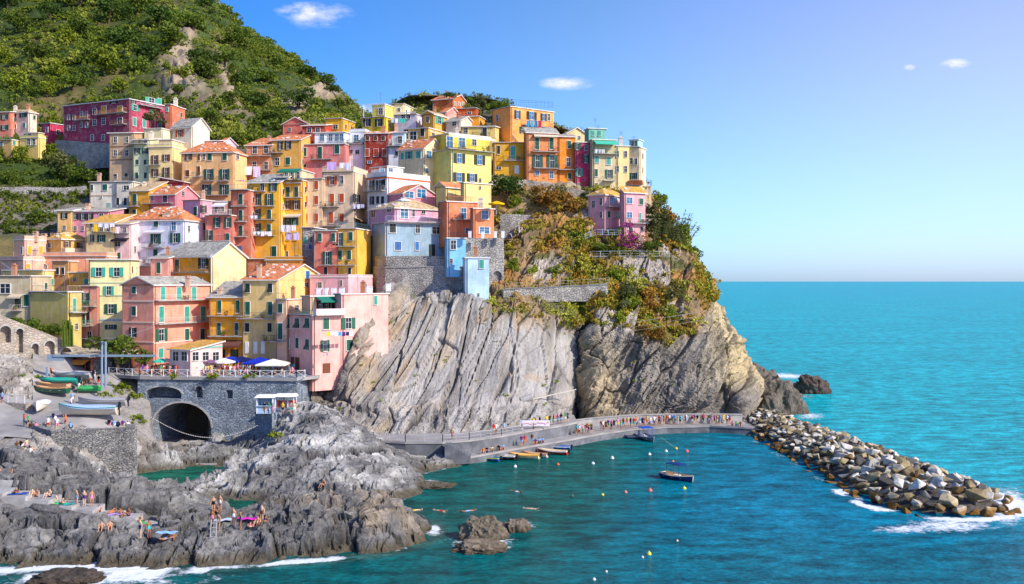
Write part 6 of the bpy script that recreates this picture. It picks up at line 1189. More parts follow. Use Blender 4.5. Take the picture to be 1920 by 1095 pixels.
vis=[q for q in vis if q[2]>-.9 or q[0]<46+4.2*min(1,(182-q[1])/61)]; rest=vis[300:]; vis=vis[:300]
for k,(x,y,z,s,d) in enumerate(vis):
    wts=[5,4,2,2,3,1,6 if y<150 else 2,3 if d>-2 else 1]; c,nmn=r_.choices(cl,wts)[0]; o=link('boulder',BM[k%14],None,(x,y,z),0,(s*r_.uniform(.95,1.35),s*r_.uniform(.85,1.1),s*r_.uniform(.8,1.05)),scl(s2l(c),r_.uniform(.8,1.08)))
    o.rotation_euler=(r_.uniform(-.5,.5),r_.uniform(-.5,.5),r_.uniform(0,6.28))
    part='seaward tip' if y<126 else ('middle' if y<152 else 'landward end'); lv='at the waterline' if d>-2 else 'on the heap'
    props(o,f'{nmn} boulder {lv} of the stone breakwater, {part}','boulder','boulders of the stone breakwater')
if rest:
    VV_=[];FF_=[];cc=0;CL_=[]
    for k,(x,y,z,s,d) in enumerate(rest):
        me=BM[k%14]; V=np.array([v.co[:] for v in me.vertices]); a=r_.uniform(0,6.28); Rm=np.array([[math.cos(a),-math.sin(a),0],[math.sin(a),math.cos(a),0],[0,0,1]]); VV_.append((V*s*[1.15,.95,.9])@Rm.T+[x,y,z]); FF_.append(np.array([tuple(p.vertices) for p in me.polygons if len(p.vertices)==3])+cc); cc+=len(V); CL_.append(np.tile(scl(s2l(r_.choices(cl,[5,4,2,3,3,1,4,1])[0][0]),r_.uniform(.8,1.05))[:3],(len(V),1)))
    props(link('far_rubble',np_mesh('far_rubble',np.concatenate(VV_),np.concatenate(FF_),[M['bould2']],False,np.concatenate(CL_))),kind='stuff')
print('BOULDERS',len(pts),len(vis))
# rubble core so no gaps show
nx2,ny2=60,200; XX,YY=np.meshgrid(np.linspace(34,64,nx2),np.linspace(110,192,ny2),indexing='ij'); dd=bw(XX,YY); hw=6.3+2.5*np.clip((182-YY)/61,0,1); ZZ=2.7*(1-np.clip((hw+dd)/hw,0,2)**2.2)-1.15; G=np.stack([XX,YY,np.maximum(ZZ,-2)+.35*fbm(np.stack([XX,YY,XX*0],-1)*1.2,3)],-1)
c=np.ones(G.shape)*np.array([.11,.10,.085]); props(link('rubble_core',np_mesh('rubble_core',G.reshape(-1,3),gfaces(nx2,ny2),[M['rock']],True,c.reshape(-1,3))),kind='stuff')
# ================= PEOPLE =================
SK={}
def pose(kind):
    J={'pel':(0,0,.93),'wai':(0,0,1.08),'che':(0,0,1.28),'nek':(0,0,1.45),'hed':(0,-.01,1.60),'top':(0,0,1.68),'nos':(0,-.105,1.58)}
    for s,n in((-1,'L'),(1,'R')): J.update({'sh'+n:(s*.18,0,1.40),'el'+n:(s*.25,.03,1.13),'wr'+n:(s*.27,-.06,.88),'ha'+n:(s*.27,-.09,.80),'hi'+n:(s*.10,0,.90),'kn'+n:(s*.11,-.03,.50),'an'+n:(s*.11,.02,.09),'to'+n:(s*.13,-.15,.03)})
    def up(**k): J.update(k)
    if kind=='walk': up(knL=(-.1,-.18,.52),anL=(-.1,-.22,.10),toL=(-.1,-.38,.06),knR=(.1,.06,.50),anR=(.1,.32,.14),toR=(.1,.22,.03),elL=(-.24,.14,1.14),wrL=(-.25,.08,.90),haL=(-.25,.06,.82),elR=(.24,-.08,1.14),wrR=(.25,-.26,.97),haR=(.25,-.32,.92))
    if kind=='akimbo': up(elL=(-.42,.08,1.16),wrL=(-.2,-.02,1.0),haL=(-.15,-.04,.96),elR=(.3,-.16,1.16),wrR=(.14,-.3,1.36),haR=(.1,-.32,1.42))
    if kind=='sit':
        for k,v in list(J.items()): J[k]=(v[0],v[1]+.12,v[2]-.81) if k[:2] in('pe','wa','ch','ne','he','to','no','sh','hi') and k not in('toL','toR') else v
        up(knL=(-.14,-.42,.46),anL=(-.14,-.62,.09),toL=(-.14,-.8,.05),knR=(.14,-.38,.50),anR=(.14,-.55,.09),toR=(.14,-.73,.05),elL=(-.28,-.02,.40),wrL=(-.2,-.26,.42),haL=(-.17,-.33,.45),elR=(.28,-.02,.40),wrR=(.2,-.26,.44),haR=(.17,-.33,.47))
    if kind=='chair':
        for k,v in list(J.items()): J[k]=(v[0],v[1]+.1,v[2]-.42) if k[:2] in('pe','wa','ch','ne','he','to','no','sh','hi') and k not in('toL','toR') else v
        up(knL=(-.13,-.36,.50),anL=(-.13,-.36,.09),toL=(-.13,-.54,.04),knR=(.13,-.36,.50),anR=(.13,-.4,.09),toR=(.13,-.57,.04),elL=(-.26,-.02,.74),wrL=(-.2,-.25,.68),haL=(-.17,-.32,.68),elR=(.26,-.02,.74),wrR=(.2,-.25,.68),haR=(.17,-.32,.68))
    if kind in('lie','swim'):
        zz=.14 if kind=='lie' else -.02
        for k,(x,y,z) in list(J.items()): J[k]=(x,1.0-z,zz-y*1.0+(.04 if k in('hed','top') else 0))
        if kind=='lie': up(knL=(-.12,.52,.42),anL=(-.12,.80,.10),toL=(-.12,.95,.05))
        else: up(elL=(-.42,-.55,-.03),wrL=(-.5,-.86,-.02),haL=(-.5,-.95,-.02),elR=(.45,-.42,-.05),wrR=(.58,-.62,-.04),haR=(.6,-.7,-.04),hed=(0,-.62,.10),top=(0,-.66,.18),nos=(0,-.72,.09))
    return J
BN=[('pel','wai'),('wai','che'),('che','nek'),('nek','hed'),('hed','top'),('hed','nos')]+[b for n in 'LR' for b in(('che','sh'+n),('sh'+n,'el'+n),('el'+n,'wr'+n),('wr'+n,'ha'+n),('pel','hi'+n),('hi'+n,'kn'+n),('kn'+n,'an'+n),('an'+n,'to'+n))]
RD={'pel':.145,'wai':.125,'che':.15,'nek':.06,'hed':.105,'top':.075,'nos':.02,'sh':.062,'el':.043,'wr':.03,'ha':.034,'hi':.095,'kn':.06,'an':.04,'to':.032}
def build_person(kind):
    J=pose(kind); ks=list(J); me=bpy.data.meshes.new('p'); me.from_pydata([J[k] for k in ks],[(ks.index(a),ks.index(b)) for a,b in BN],[]); o=link('p',me)
    sk=o.modifiers.new('s','SKIN'); 
    for i,k in enumerate(ks): r=RD[k if k in RD else k[:2]]; me.skin_vertices[0].data[i].radius=(r,r*(.8 if k in('pel','wai','che') else 1)); me.skin_vertices[0].data[i].use_root=(k=='pel')
    o.modifiers.new('u','SUBSURF').levels=1
    dg=bpy.context.evaluated_depsgraph_get(); body=bpy.data.meshes.new_from_object(o.evaluated_get(dg)); bpy.data.objects.remove(o)
    V=np.array([v.co[:] for v in body.vertices]); N=np.array([v.normal[:] for v in body.vertices]); Fp=[tuple(p.vertices) for p in body.polygons]; Jn={k:np.array(v) for k,v in J.items()}
    def seg(p,a,b): a=Jn[a];b=Jn[b];t=np.clip(((p-a)@(b-a))/((b-a)@(b-a)),0,1); return np.linalg.norm(p-(a+(b-a)*t)),t
    lab=[]
    for f in Fp:
        c=V[list(f)].mean(0); ds=[(seg(c,*b)[0]-RD[b[0] if b[0] in RD else b[0][:2]]*.6,b,seg(c,*b)[1]) for b in BN]; lab.append(min(ds,key=lambda q:q[0])[1:])
    def sub(sel,off,nm):
        fs=[f for f,l in zip(Fp,lab) if sel(l)]; ix=sorted({i for f in fs for i in f}); mp={i:k for k,i in enumerate(ix)}; m=bpy.data.meshes.new(nm); m.from_pydata((V[ix]+N[ix]*off).tolist(),[],[tuple(mp[i] for i in f) for f in fs]); m.materials.append(M['cloth']); m.polygons.foreach_set('use_smooth',[True]*len(fs)); return m
    shirt=sub(lambda l:l[0] in(('wai','che'),('che','nek')) or l[0][0]=='che' or l[0]==('pel','wai') or (l[0][0][:2]=='sh' and l[1]<.6),.022,'shirt')
    shorts=sub(lambda l:l[0]==('pel','wai') or l[0][0]=='pel' or (l[0][0][:2]=='hi' and l[1]<.75),.018,'shorts')
    trunks=sub(lambda l:(l[0]==('pel','wai') and l[1]<.6) or l[0][0]=='pel' or (l[0][0][:2]=='hi' and l[1]<.28),.014,'swimwear')
    hd=Jn['hed']; hf=[f for f,l in zip(Fp,lab) if l[0][0] in('hed','nek') and ((V[list(f)].mean(0)-hd)@(Jn['top']-hd)/np.linalg.norm(Jn['top']-hd)>.02 or ((V[list(f)].mean(0)-hd)@(Jn['nos']-hd)<-.002 and l[0]!=('nek','hed')))]
    ix=sorted({i for f in hf for i in f}); mp={i:k for k,i in enumerate(ix)}; hair=bpy.data.meshes.new('hair'); hair.from_pydata((V[ix]+N[ix]*.022).tolist(),[],[tuple(mp[i] for i in f) for f in hf]); hair.materials.append(M['cloth'])
    # fingers, ears and eyes joined to the one body mesh
    bm=bmesh.new(); bm.from_mesh(body); m=MB()
    for n,s in(('L',-1),('R',1)):
        w,h=Vector(J['wr'+n]),Vector(J['ha'+n]); d=(h-w).normalized(); side=d.cross(Vector((s,0,.01))).normalized()
        for k,L in enumerate((.062,.072,.068,.052)):
            b=h+side*(k-1.5)*.017; e=b+d*(L*.6)-Vector((s,0,0))*.006; m.bar(b-d*.02,e,.0085,0,5); m.bar(e,e+d*L*.5-Vector((s,0,0))*.02,.0075,0,5,.006)
        b=w.lerp(h,.6); m.bar(b,b+side*-.045+d*.03,.010,0,5,.008)
        hd_=Vector(J['hed']); 
        ax=(Vector(J['nos'])-hd_).normalized(); upv=(Vector(J['top'])-hd_).normalized(); rt=ax.cross(upv).normalized(); m.bar(hd_+rt*s*.085-upv*.01,hd_+rt*s*.112+upv*.01,.022,0,5); m.bar(hd_+ax*.085+rt*s*.035+upv*.012,hd_+ax*.1+rt*s*.035+upv*.012,.011,1,5)
    ex=m.mesh('x',[]); bm.from_mesh(ex); bm.to_mesh(body); bm.free(); body.materials.clear(); body.materials.append(M['skin']); body.materials.append(M['glass']); body.polygons.foreach_set('use_smooth',[True]*len(body.polygons)); body.name='person'
    return body,shirt,shorts,trunks,hair
PM={k:build_person(k) for k in('stand','walk','akimbo','sit','chair','lie','swim')}
CN={'white':'EDEBE8','black':'1E1E22','red':'C8302C','navy blue':'24345E','light blue':'86B0DC','green':'2F9A4E','pink':'E48AA8','grey':'8C8C90','yellow':'E8C83A','turquoise':'2FB0B0','orange':'E87830','purple':'6A3A8A','beige':'CDB890','brown':'6A4630'}
HAIRC=['2A1C14','4A3020','8A6238','1A1412','B08A4A','6A6460']; SKN=['C99A7A','B98868','9A6A4A','D8B090','A87858']
PVERB={'stand':'standing','walk':'walking','akimbo':'posing','sit':'sitting','chair':'sitting','lie':'lying','swim':'swimming'}; used_l=set(); pr=random.Random(77)
def person(p,kind,place,top=None,bot=None,ang=None,grp=None,s=1.):
    bath=top=='none' or kind=='swim'; names=list(CN)
    for _ in range(60):
        t_=top if top and top!='none' else pr.choice(names); b=bot or pr.choice(names); 
        l=f'person {PVERB[kind]} {place}, '+(f'{b} swimwear' if bath else f'{t_} top and {b} shorts')
        if l not in used_l: break
        if top and bot: break
    used_l.add(l); bd,sh,so_,tr,ha=PM[kind]; o=link('person',bd,None,p,pr.uniform(0,6.28) if ang is None else R(ang),(s,s,s),s2l(pr.choice(SKN))); props(o,l,'person',grp)
    if not bath: link('shirt',sh,o,color=s2l(CN[t_])); link('shorts',so_,o,color=s2l(CN[b]))
    else:
        link('swimwear',tr,o,color=s2l(CN[b]))
    link('hair',ha,o,color=s2l(pr.choice(HAIRC))); return o
J_=lambda r:pr.uniform(-r,r)
# ramp and harbour strollers (px, py of the feet)
for x,y,k,t_,b in ((45,800,'stand','red','turquoise'),(52,801,'stand','green','black'),(100,797,'walk','navy blue','grey'),(104,803,'walk','white','light blue'),(118,782,'walk','beige','black'),(107,808,'walk','white','pink'),(123,800,'walk','orange','red'),(90,806,'stand','white','red'),(133,768,'stand','white','purple'),(136,757,'walk','light blue','white'),(143,722,'walk','navy blue','black'),(150,726,'walk','white','navy blue'),(156,722,'stand','pink','grey'),(163,720,'stand','white','beige'),(168,728,'stand','red','black'),(176,722,'walk','light blue','white'),(185,724,'stand','black','red'),(148,738,'walk','white','black'),(158,718,'stand','green','navy blue'),(171,716,'walk','grey','orange'),(178,714,'stand','purple','beige'),(4,757,'stand','light blue','purple'),(96,708,'stand','orange','brown')): person(RP(x,y),k,'on the boat ramp',t_,b,grp='people on the boat ramp')
for x,y,t_,b in ((60,806,'brown','beige'),(68,807,'pink','beige'),(133,806,'light blue','navy blue'),(205,801,'black','pink'),(214,802,'light blue','white'),(222,803,'navy blue','black'),(231,803,'purple','beige'),(240,804,'white','pink')): person(RP(x,y-3),'sit','on the edge of the ramp wall',t_,b,180,'people sitting on the ramp wall')
for x,y in ((32,840),(40,838),(49,836),(36,846),(57,848),(52,858),(48,864),(58,862)): person(RP(x,y),'sit','in the wall shade below the ramp',ang=190+J_(40),grp='people sitting in the shade of the ramp wall')
# terrace crowd
for k in range(96):
    x=266+288*((k+.5)/96)+J_(3); 
    if x<300 and k%2: continue
    Y=161.2+ (pr.random()**1.7)*9; 
    if Y>165 and x<425: Y=162+J_(.5)
    person(fz(x,Y),pr.choice(['stand','stand','walk','akimbo','chair' if Y>163 else 'stand']),'on the crowded harbour terrace',grp='people on the harbour terrace')
person(fz(548,158.6),'stand','at the top of the metal stair','pink','red',0)
# quay crowd
def LQz(px): 
    xs_=[q.x/q.y*F+960 for q in LQ]; k=np.interp(px,xs_,[q.y for q in LQ]); return Vector(((px-960)/F*k,k,float(np.interp(px,xs_,[q.z for q in LQ]))+.02))
def UQz(px):
    xs_=[q.x/q.y*F+960 for q in UQ]; k=np.interp(px,xs_,[q.y for q in UQ]); return Vector(((px-960)/F*k,k,3.07))
px=1082
while px<1372:
    if not(1112<px<1126): q=LQz(px); q.y+=pr.uniform(1.2,3.6); q.x=(px-960)/F*q.y; person(q,pr.choice(['stand','walk','stand','akimbo']),'in the line along the quay',grp='people queueing on the lower quay')
    px+=pr.uniform(3.6,7.5)
for x in (1000,1003,1012,1025,1031,1038,1046,1052,1060,1064,926,930,945,848,978): q=UQz(x); q.y+=1.5; q.x=(x-960)/F*q.y; person(q,'stand','on the cliff path under the slab',grp='people on the cliff path')
for x,k in ((905,'sit'),(912,'sit'),(922,'sit'),(935,'sit'),(943,'sit'),(978,'stand'),(984,'stand'),(998,'stand'),(1004,'sit'),(1012,'sit'),(1018,'sit'),(1375,'sit'),(1383,'sit'),(1390,'sit')): q=LQz(x); q.y+=.8; person(q,k,'on the quay by the moored boats',ang=J_(40),grp='people by the moored boats')
for x,y,Y in ((1344,777,181),(1350,770,182),(1347,784,180),(1358,764,183)): pass
for x in (496,504,512,530,546,552): person(Vector(((x-960)/F*149.6,149.6,KZ)),'stand','beside the white kiosks',grp='people beside the kiosks')
# bathers on the rocks
def bather(x,y,k,b=None,ang=None,pl='on the near rocks',top='none'): person(ground(x,y)+Vector((0,0,.05)),k,pl,top,b,J_(60) if ang is None else ang,grp='sunbathers on the near rocks')
for x,y,k,b in ((413,968,'stand','white'),(400,970,'stand','black'),(407,974,'sit','brown'),(398,990,'stand','pink'),(410,998,'stand','beige'),(438,988,'stand','white'),(451,996,'stand','purple'),(491,984,'stand','brown'),(483,986,'sit','orange'),(607,914,'sit','red'),(263,1020,'stand','navy blue'),(279,1018,'stand','turquoise'),(190,998,'sit','brown'),(206,998,'sit','orange'),(498,988,'lie','navy blue'),(470,990,'lie','pink'),(310,1018,'lie','light blue'),(325,1015,'sit','white')): bather(x,y,k,b)
Z=lambda y:H-(y-527)/F*104.2
for x,y,k,b in ((30,928,'lie','navy blue'),(60,935.5,'sit','black'),(68,935.5,'sit','grey'),(92,935.5,'sit','navy blue'),(104,947,'sit','turquoise'),(118,947,'lie','grey'),(144,953,'stand','light blue'),(158,953,'akimbo','purple'),(172,953,'stand','pink'),(186,966,'sit','white'),(208,966,'lie','orange'),(226,971.5,'sit','red'),(240,971.5,'sit','purple'),(263,985,'sit','green')): person(Vector(((x-960)/F*105.,105.,Z(y)+.02)),k,'on the sunbathing steps','none',b,J_(50),grp='sunbathers on the concrete steps')
for x,y in ((0,895),(22,893)): person(Vector(((x-960)/F*109,109,P(0,897,108).z)),'sit','on the pale concrete platform','none',None,0)
for x,y,l in ((775,957,'near the tip of the shore'),(828,958,'between shore and cove rock'),(876,958,'behind the tall cove rock'),(970,922,'in the middle of the cove'),(998,954,'right of the tall cove rock')): q=PZ(x,y,0); person(q,'swim',l,'none',None,J_(90),grp=None,s=1.1)
# towels
def towel(x,y,c,l,p=None):
    q=p if p else ground(x,y)+Vector((0,0,.12)); rx,ry=.95,.5; V=[];nx3=10
    for i in range(nx3+1):
        for j in range(5): V.append((rx*(i/nx3*2-1),ry*(j/4*2-1),.05*math.sin(i*1.3+j)+.04))
    Fq=[(i*5+j,(i+1)*5+j,(i+1)*5+j+1,i*5+j+1) for i in range(nx3) for j in range(4)]; props(link('towel',np_mesh('towel',V,Fq,[M['cloth']]),None,q,rnd.uniform(-.5,.5),None,s2l(c)),l,'towel')
towel(465,982,'F03AC0','bright pink towel spread on the near rocks'); towel(418,978,'C8D4E8','pale blue towel on the near rocks behind the standing bathers'); towel(313,1012,'9AC8E8','light blue patterned towel on the rocks near the small ladder')
for x,y,c,l in ((106,947,'5CE83A','lime green towel on the middle sunbathing step'),(122,947,'3AA8A0','teal towel on the middle sunbathing step'),(262,985,'3AC83A','green mat on the lowest sunbathing step'),(34,928,'3A5AA8','blue towel on the upper sunbathing step'),(212,966,'C8A0D8','lilac towel on the lower sunbathing step')): towel(0,0,c,l,Vector(((x-960)/F*104.6,104.6,Z(y)+.01)))
# ================= BOATS =================
def hullpt(L,W,D,t,u,inner=0.):
    "t 0 stern..1 bow, u -1..1 across"
    w=W/2*(1-max(0,(t-.35)/.65)**2.3)*(.86+.14*min(1,t/.3)); w=max(w-inner,.01); sheer=D*(1+.32*(2*t-.8)**2*(1 if t>.4 else .5)); a=abs(u); z=sheer*(a**2.4)-(0 if not inner else -.06)
    return Vector((L*(t-.5)+ (0.12*L*0),w*u*(1-.0*a),z))
def boat(p,L,W,D,rz,hullc,topc,label,cover=None,motor=True,inner='C9A070',tilt=0,grp=None,name='boat',thw=3,wl=None):
    r=empty(name,p,label,'boat',grp); r.rotation_euler=(R(tilt),0,R(rz)); O=Vector((0,0,0)); n,k=16,10
    def shell(inn,z0,nm,colr,par,mat='gel'):
        V=[];Fq=[]
        for i in range(n+1):
            for j in range(k+1): q=hullpt(L,W,D,i/n,j/k*2-1,inn); V.append((q.x,q.y,q.z+z0))
        for i in range(n):
            for j in range(k): a=i*(k+1)+j; Fq.append((a,a+k+1,a+k+2,a+1))
        me=np_mesh(nm,V,Fq,[M[mat]]); return link(nm,me,par,color=s2l(colr))
    h=shell(0,0,'hull',hullc,r); m=MB(); tr=[hullpt(L,W,D,0,j/k*2-1) for j in range(k+1)]; m.poly(tr); m.obj('transom',[M['gel']],r,off=O,color=s2l(hullc))
    m=MB()
    for sg in(-1,1): m.tube([hullpt(L,W,D,i/n,sg)+Vector((0,0,.02)) for i in range(n+1)],.055,0,5)
    m.bar(hullpt(L,W,D,0,-1),hullpt(L,W,D,0,1),.05); m.bar(hullpt(L,W,D,1,0)+Vector((-.05,0,D*.2)),hullpt(L,W,D,1,0)+Vector((.05,0,D*1.55)),.05); m.obj('gunwale',[M['paint']],r,off=O,color=s2l(topc))
    if cover:
        V=[];Fq=[]
        for i in range(n+1):
            for j in range(k+1):
                u=j/k*2-1; t=i/n; w=max(W/2*(1-max(0,(t-.35)/.65)**2.3)*(.86+.14*min(1,t/.3))+.06,.03); sh=D*(1+.32*(2*t-.8)**2*(1 if t>.4 else .5)); V.append((L*(t-.5),w*u,sh+.34*(1-u*u)*math.sin(math.pi*min(1,t+.1))**.6+.03*math.sin(9*t+u*5)-(.14 if abs(u)==1 else 0)))
        for i in range(n):
            for j in range(k): a=i*(k+1)+j; Fq.append((a,a+k+1,a+k+2,a+1))
        link('cover',np_mesh('cover',V,Fq,[M['cloth']]),r,color=s2l(cover))
    else:
        shell(.09,.05,'interior',inner,r,'paint')
        for q in range(thw):
            t=.18+.26*q; w=hullpt(L,W,D,t,.9).y; m=MB(); m.box((L*(t-.5)-.13,-w,D*.62),(L*(t-.5)+.13,w,D*.67)); m.obj('thwart',[M['paint']],r,off=O,color=s2l('D8C098'))
    if motor:
        m=MB(); x=-L/2-.1; m.prism([(x-.32,-.15,D*.95),(x+.05,-.17,D*.95),(x+.05,.17,D*.95),(x-.32,.15,D*.95)],[(x-.28,-.10,D*1.75),(x-.02,-.13,D*1.75),(x-.02,.13,D*1.75),(x-.28,.10,D*1.75)]); m.box((x-.18,-.05,D*.0-.1),(x-.04,.05,D*.95)); m.box((x-.1,-.12,D*.7),(x+.16,.12,D*.85)); m.obj('outboard_motor',[M['gel']],r,off=O,color=s2l('23262C'))
    return r
wz=-.08; B_=boat
b=B_(PZ(1270,900,wz),5.4,1.9,.62,-52,'26366A','F0E0C0','navy blue wooden boat with orange interior and bimini frame alone in the cove',motor=False,inner='F0C080')
m=MB()
for sx in(-1.3,.9):
    for sy in(-.75,.75): m.bar(Vector((sx,sy,.55)),Vector((sx,sy*.85,2.1)),.03)
m.box((-1.4,-.72,2.08),(1.0,.72,2.16),1); m.obj('bimini',[M['paint'],M['cloth']],b,off=Vector((0,0,0)),color=s2l('24407A')); m=MB(); m.box((-.5,-.3,.25),(.4,.3,.7)); m.obj('engine_box',[M['paint']],b,off=Vector((0,0,0)),color=s2l('E8E0D0'))
MG='small boats moored along the lower quay'
B_(PZ(910,864,wz),4.6,1.6,.5,155,'2A5AA0','C8D860','blue rowing boat with yellow stripe, first of the moored row',grp=MG,inner='4A8AA8')
B_(PZ(937,861,wz),5.0,1.7,.55,157,'3A2420','E8E4DC','dark hulled boat with white gunwale beside the blue rowing boat',grp=MG,inner='D8D0C0')
B_(PZ(982,860,wz),4.8,1.7,.55,162,'F0E4B8','E8B050','cream and orange boat in the middle of the moored row',grp=MG,inner='E8B860')
B_(PZ(1003,857,wz),4.0,1.5,.5,158,'E8E4DC','D8806A','small white boat tucked behind the cream and orange one',grp=MG)
B_(PZ(1036,852,wz),4.8,1.7,.55,158,'B83A28','F0E8E0','red and white boat near the right end of the moored row',grp=MG,inner='E0C8A0')
B_(PZ(1043,843,wz),4.4,1.5,.5,165,'2A60B0','E8ECF0','bright blue boat farthest right in the moored row',grp=MG,inner='3A70B8')
b=B_(PZ(1212,825,wz),6.2,2.3,.6,-75,'6E747C','9AA0A8','grey inflatable dive boat with blue canopy moored below the crowd',inner='8A9098',thw=2); m=MB()
for sx in(-1.2,.6):
    for sy in(-.8,.8): m.bar(Vector((sx,sy,.5)),Vector((sx,sy,2.0)),.04)
m.box((-1.5,-1,2.),(.9,1,2.08),1); m.obj('canopy',[M['metal'],M['cloth']],b,off=Vector((0,0,0)),color=s2l('2A5AB0'))
for j in range(8): m=MB(); m.bar(Vector((-2.+j*.5,-.6,.3)),Vector((-2.+j*.5,-.6,.95)),.11,0,8); m.obj('dive_cylinder',[M['metal']],b,off=Vector((0,0,0)),color=s2l('C8C8C8'))
B_(PZ(1193,822,wz),2.8,1.3,.4,10,'B0B4B8','D0D4D8','small grey dinghy tied beside the inflatable dive boat',motor=False,thw=1)
def rb(px,py,*a,**k): q=RP(px,py); q.z+=.25; return B_(q,*a,**k)
GR='boats parked on the boat ramp'
rb(166,782,8.2,2.5,1.05,178,'D8CDB4','3A9A8A','largest cream boat with teal rim and blue striped cover on the ramp',cover='A8C0E0',grp=GR)
rb(193,764,7.4,2.2,.85,176,'A8A8A4','8A8A88','grey covered inflatable behind the largest boat on the ramp',cover='A4A4A6',grp=GR)
rb(76,772,4.6,2.0,.95,-78,'E6DCC4','E8E4DA','short cream boat with white cover pointing at the viewer on the ramp',cover='E4E0DC',grp=GR,motor=False)
rb(96,742,5.6,1.9,.8,172,'1E5A44','B88A5A','dark green wooden boat with turquoise cloth inside on the ramp',grp=GR,motor=False)
rb(108,724,7.0,2.1,.75,170,'2A7A72','3AB098','long turquoise covered boat near the arched wall',cover='2FA890',grp=GR)
rb(132,713,7.6,2.2,.8,168,'B4B2AA','C8C8C8','long pale covered boat beside the restaurant shed',cover='C4C2BA',grp=GR)
rb(168,738,3.4,1.6,.6,10,'2A8A4A','4AB06A','small green boat with green cover beside the ramp wall',cover='3AA05A',grp=GR,motor=False)
rb(98,733,5.4,1.8,.7,172,'C8A88A','A87A50','brown wooden boat behind the dark green one on the ramp',grp=GR,motor=False)
# buoys
def buoy(x,y,c,l,r=.26,cone=False):
    m=MB(); q=PZ(x,y,0); n=10
    prof=[(0,-.6),(.6,-.5),(1,0),(.8,.5),(.35,.85),(.12,1.2),(0,1.25)] if cone else [(0,-1),(.7,-.7),(1,0),(.7,.7),(.2,1.),(.12,1.35),(0,1.38)]
    for (a,za),(b2,zb) in zip(prof[:-1],prof[1:]):
        for k in range(n):
            t0,t1=2*math.pi*k/n,2*math.pi*(k+1)/n; pp=[(a*math.cos(t0)*r,a*math.sin(t0)*r,za*r),(a*math.cos(t1)*r,a*math.sin(t1)*r,za*r),(b2*math.cos(t1)*r,b2*math.sin(t1)*r,zb*r),(b2*math.cos(t0)*r,b2*math.sin(t0)*r,zb*r)]; m.poly(pp)
    o=link('buoy',m.mesh('buoy',[M['gel']],True),None,(q.x,q.y,.06),0,(.78,.78,.78),s2l(c)); props(o,l,'buoy')
for x,y,c,l,r in ((1288,847,'E86A5A','coral red buoy between the dive boat and the navy wooden boat',.36),(1249,847,'EDEAE0','white buoy left of the coral red one behind the wooden boat',.32),(1268,842,'E8D03A','yellow buoy on the mooring line of the dive boat',.3),(1262,868,'F0B828','yellow marker buoy just behind the bimini frame of the navy boat',.34),(1283,917,'D8D83A','yellow green buoy at the bow of the navy wooden boat',.34),(1219,921,'E87A6A','large salmon buoy left of the navy wooden boat',.36),(1173,924,'E0806A','smaller salmon buoy second left of the navy boat',.28),(1130,929,'D8D040','yellow buoy third left of the navy boat',.26),(1073,931,'6A5A40','dark brown buoy fourth left of the navy boat',.24),(1148,860,'F0F0EC','white buoy with ring in the centre of the cove',.36),(1112,870,'F0F0EC','small white buoy nearest the moored row',.3),(1218,853,'F0F0EC','white buoy under the stern reflections of the dive boat',.32),(966,876,'F0F0EC','white buoy in front of the cream and orange boat',.32),(1046,872,'D0603A','orange buoy tied to the moored small boats',.32),(1217,1040,'E8D840','lone yellow buoy near the bottom of the photo',.3),(1114,1088,'E8E8DC','small white float at the very bottom edge',.2),(1205,1046,'E8D8D0','tiny pale float just left of the lone yellow buoy',.16),(1137,1073,'E8D8D0','tiny pale float low left of the lone yellow buoy',.15),(1270,1015,'E8D8D0','tiny pale float upper right of the lone yellow buoy',.15)): buoy(x,y,c,l,r)
m=MB(); a,b=PZ(1240,826,0),PZ(1268,842,0); m.tube([a.lerp(b,k/8)+Vector((0,0,.5*(1-k/8))) for k in range(9)],.03); props(m.obj('mooring_line',[M['paint']],color=s2l('C8C090')),'pale mooring line from the dive boat to the yellow buoy','rope')
# ================= UMBRELLAS =================
def umbrella(p,r,h,c,label,c2=None,sides=8,sq=False):
    e=empty('parasol',p,label,'parasol'); O=Vector((0,0,0)); m=MB(); m.bar(O,Vector((0,0,h)),.04,0,6); m.obj('pole',[M['metal']],e,off=O,color=s2l('C8C8C4'))
    m=MB(); n=4 if sq else sides; q=[Vector((r*math.cos(2*math.pi*(k+.5)/n)*(1.2 if sq else 1),r*math.sin(2*math.pi*(k+.5)/n)*(1.2 if sq else 1),h-.5*r*.5)) for k in range(n)]; t_=Vector((0,0,h+.1)); dn=Vector((0,0,-.22))
    for k in range(n):
        a,b=q[k],q[(k+1)%n]; mid=t_.lerp((a+b)/2,.55)-Vector((0,0,.05)); i=k%2 if c2 else 0; m.poly([t_,a,mid],i);m.poly([t_,mid,b],i);m.poly([a,b,mid],i); m.poly([a,a+dn,b+dn,b],i)
    m.obj('canopy',[M['cloth'],M['cloth2']],e,off=O,color=s2l(c))
M['cloth2']=m_col('white_canvas',(.75,.75,.74),.95,.05)
for x,Y,r,c,l,c2,sq in ((301,163.5,1.3,'4AC0A0','turquoise parasol at the left end of the terrace row',None,0),(343,163.5,1.4,'3A6AC0','blue and white striped parasol in front of the veranda',1,0),(366,163.3,1.5,'2A7AC8','bright blue parasol on the terrace',None,0),(389,163.5,1.5,'7A5A78','mauve grey parasol on the terrace',None,0),(313,164,1.2,'D8D0C0','pale dotted parasol next to the turquoise one',None,0),(420,164,1.8,'E4E0DA','cream parasol between the mauve and the navy ones',None,0),(433,168,2.2,'2A3AB0','navy blue square parasol behind the cream one',None,1),(487,166,2.7,'2438B0','large royal blue square parasol before the pale yellow house',None,1),(512,162.5,2.7,'E8E4D4','large cream square parasol beside the pink house',None,1),(452,168,2.,'1E2A60','dark blue parasol under the shop awning',None,1)): umbrella(fz(x,Y),r,2.5,c,l,c2,sq=bool(sq))
umbrella(P(931,402,189),1.6,2.4,'F0B818','sunny yellow parasol beside the peach terrace house')
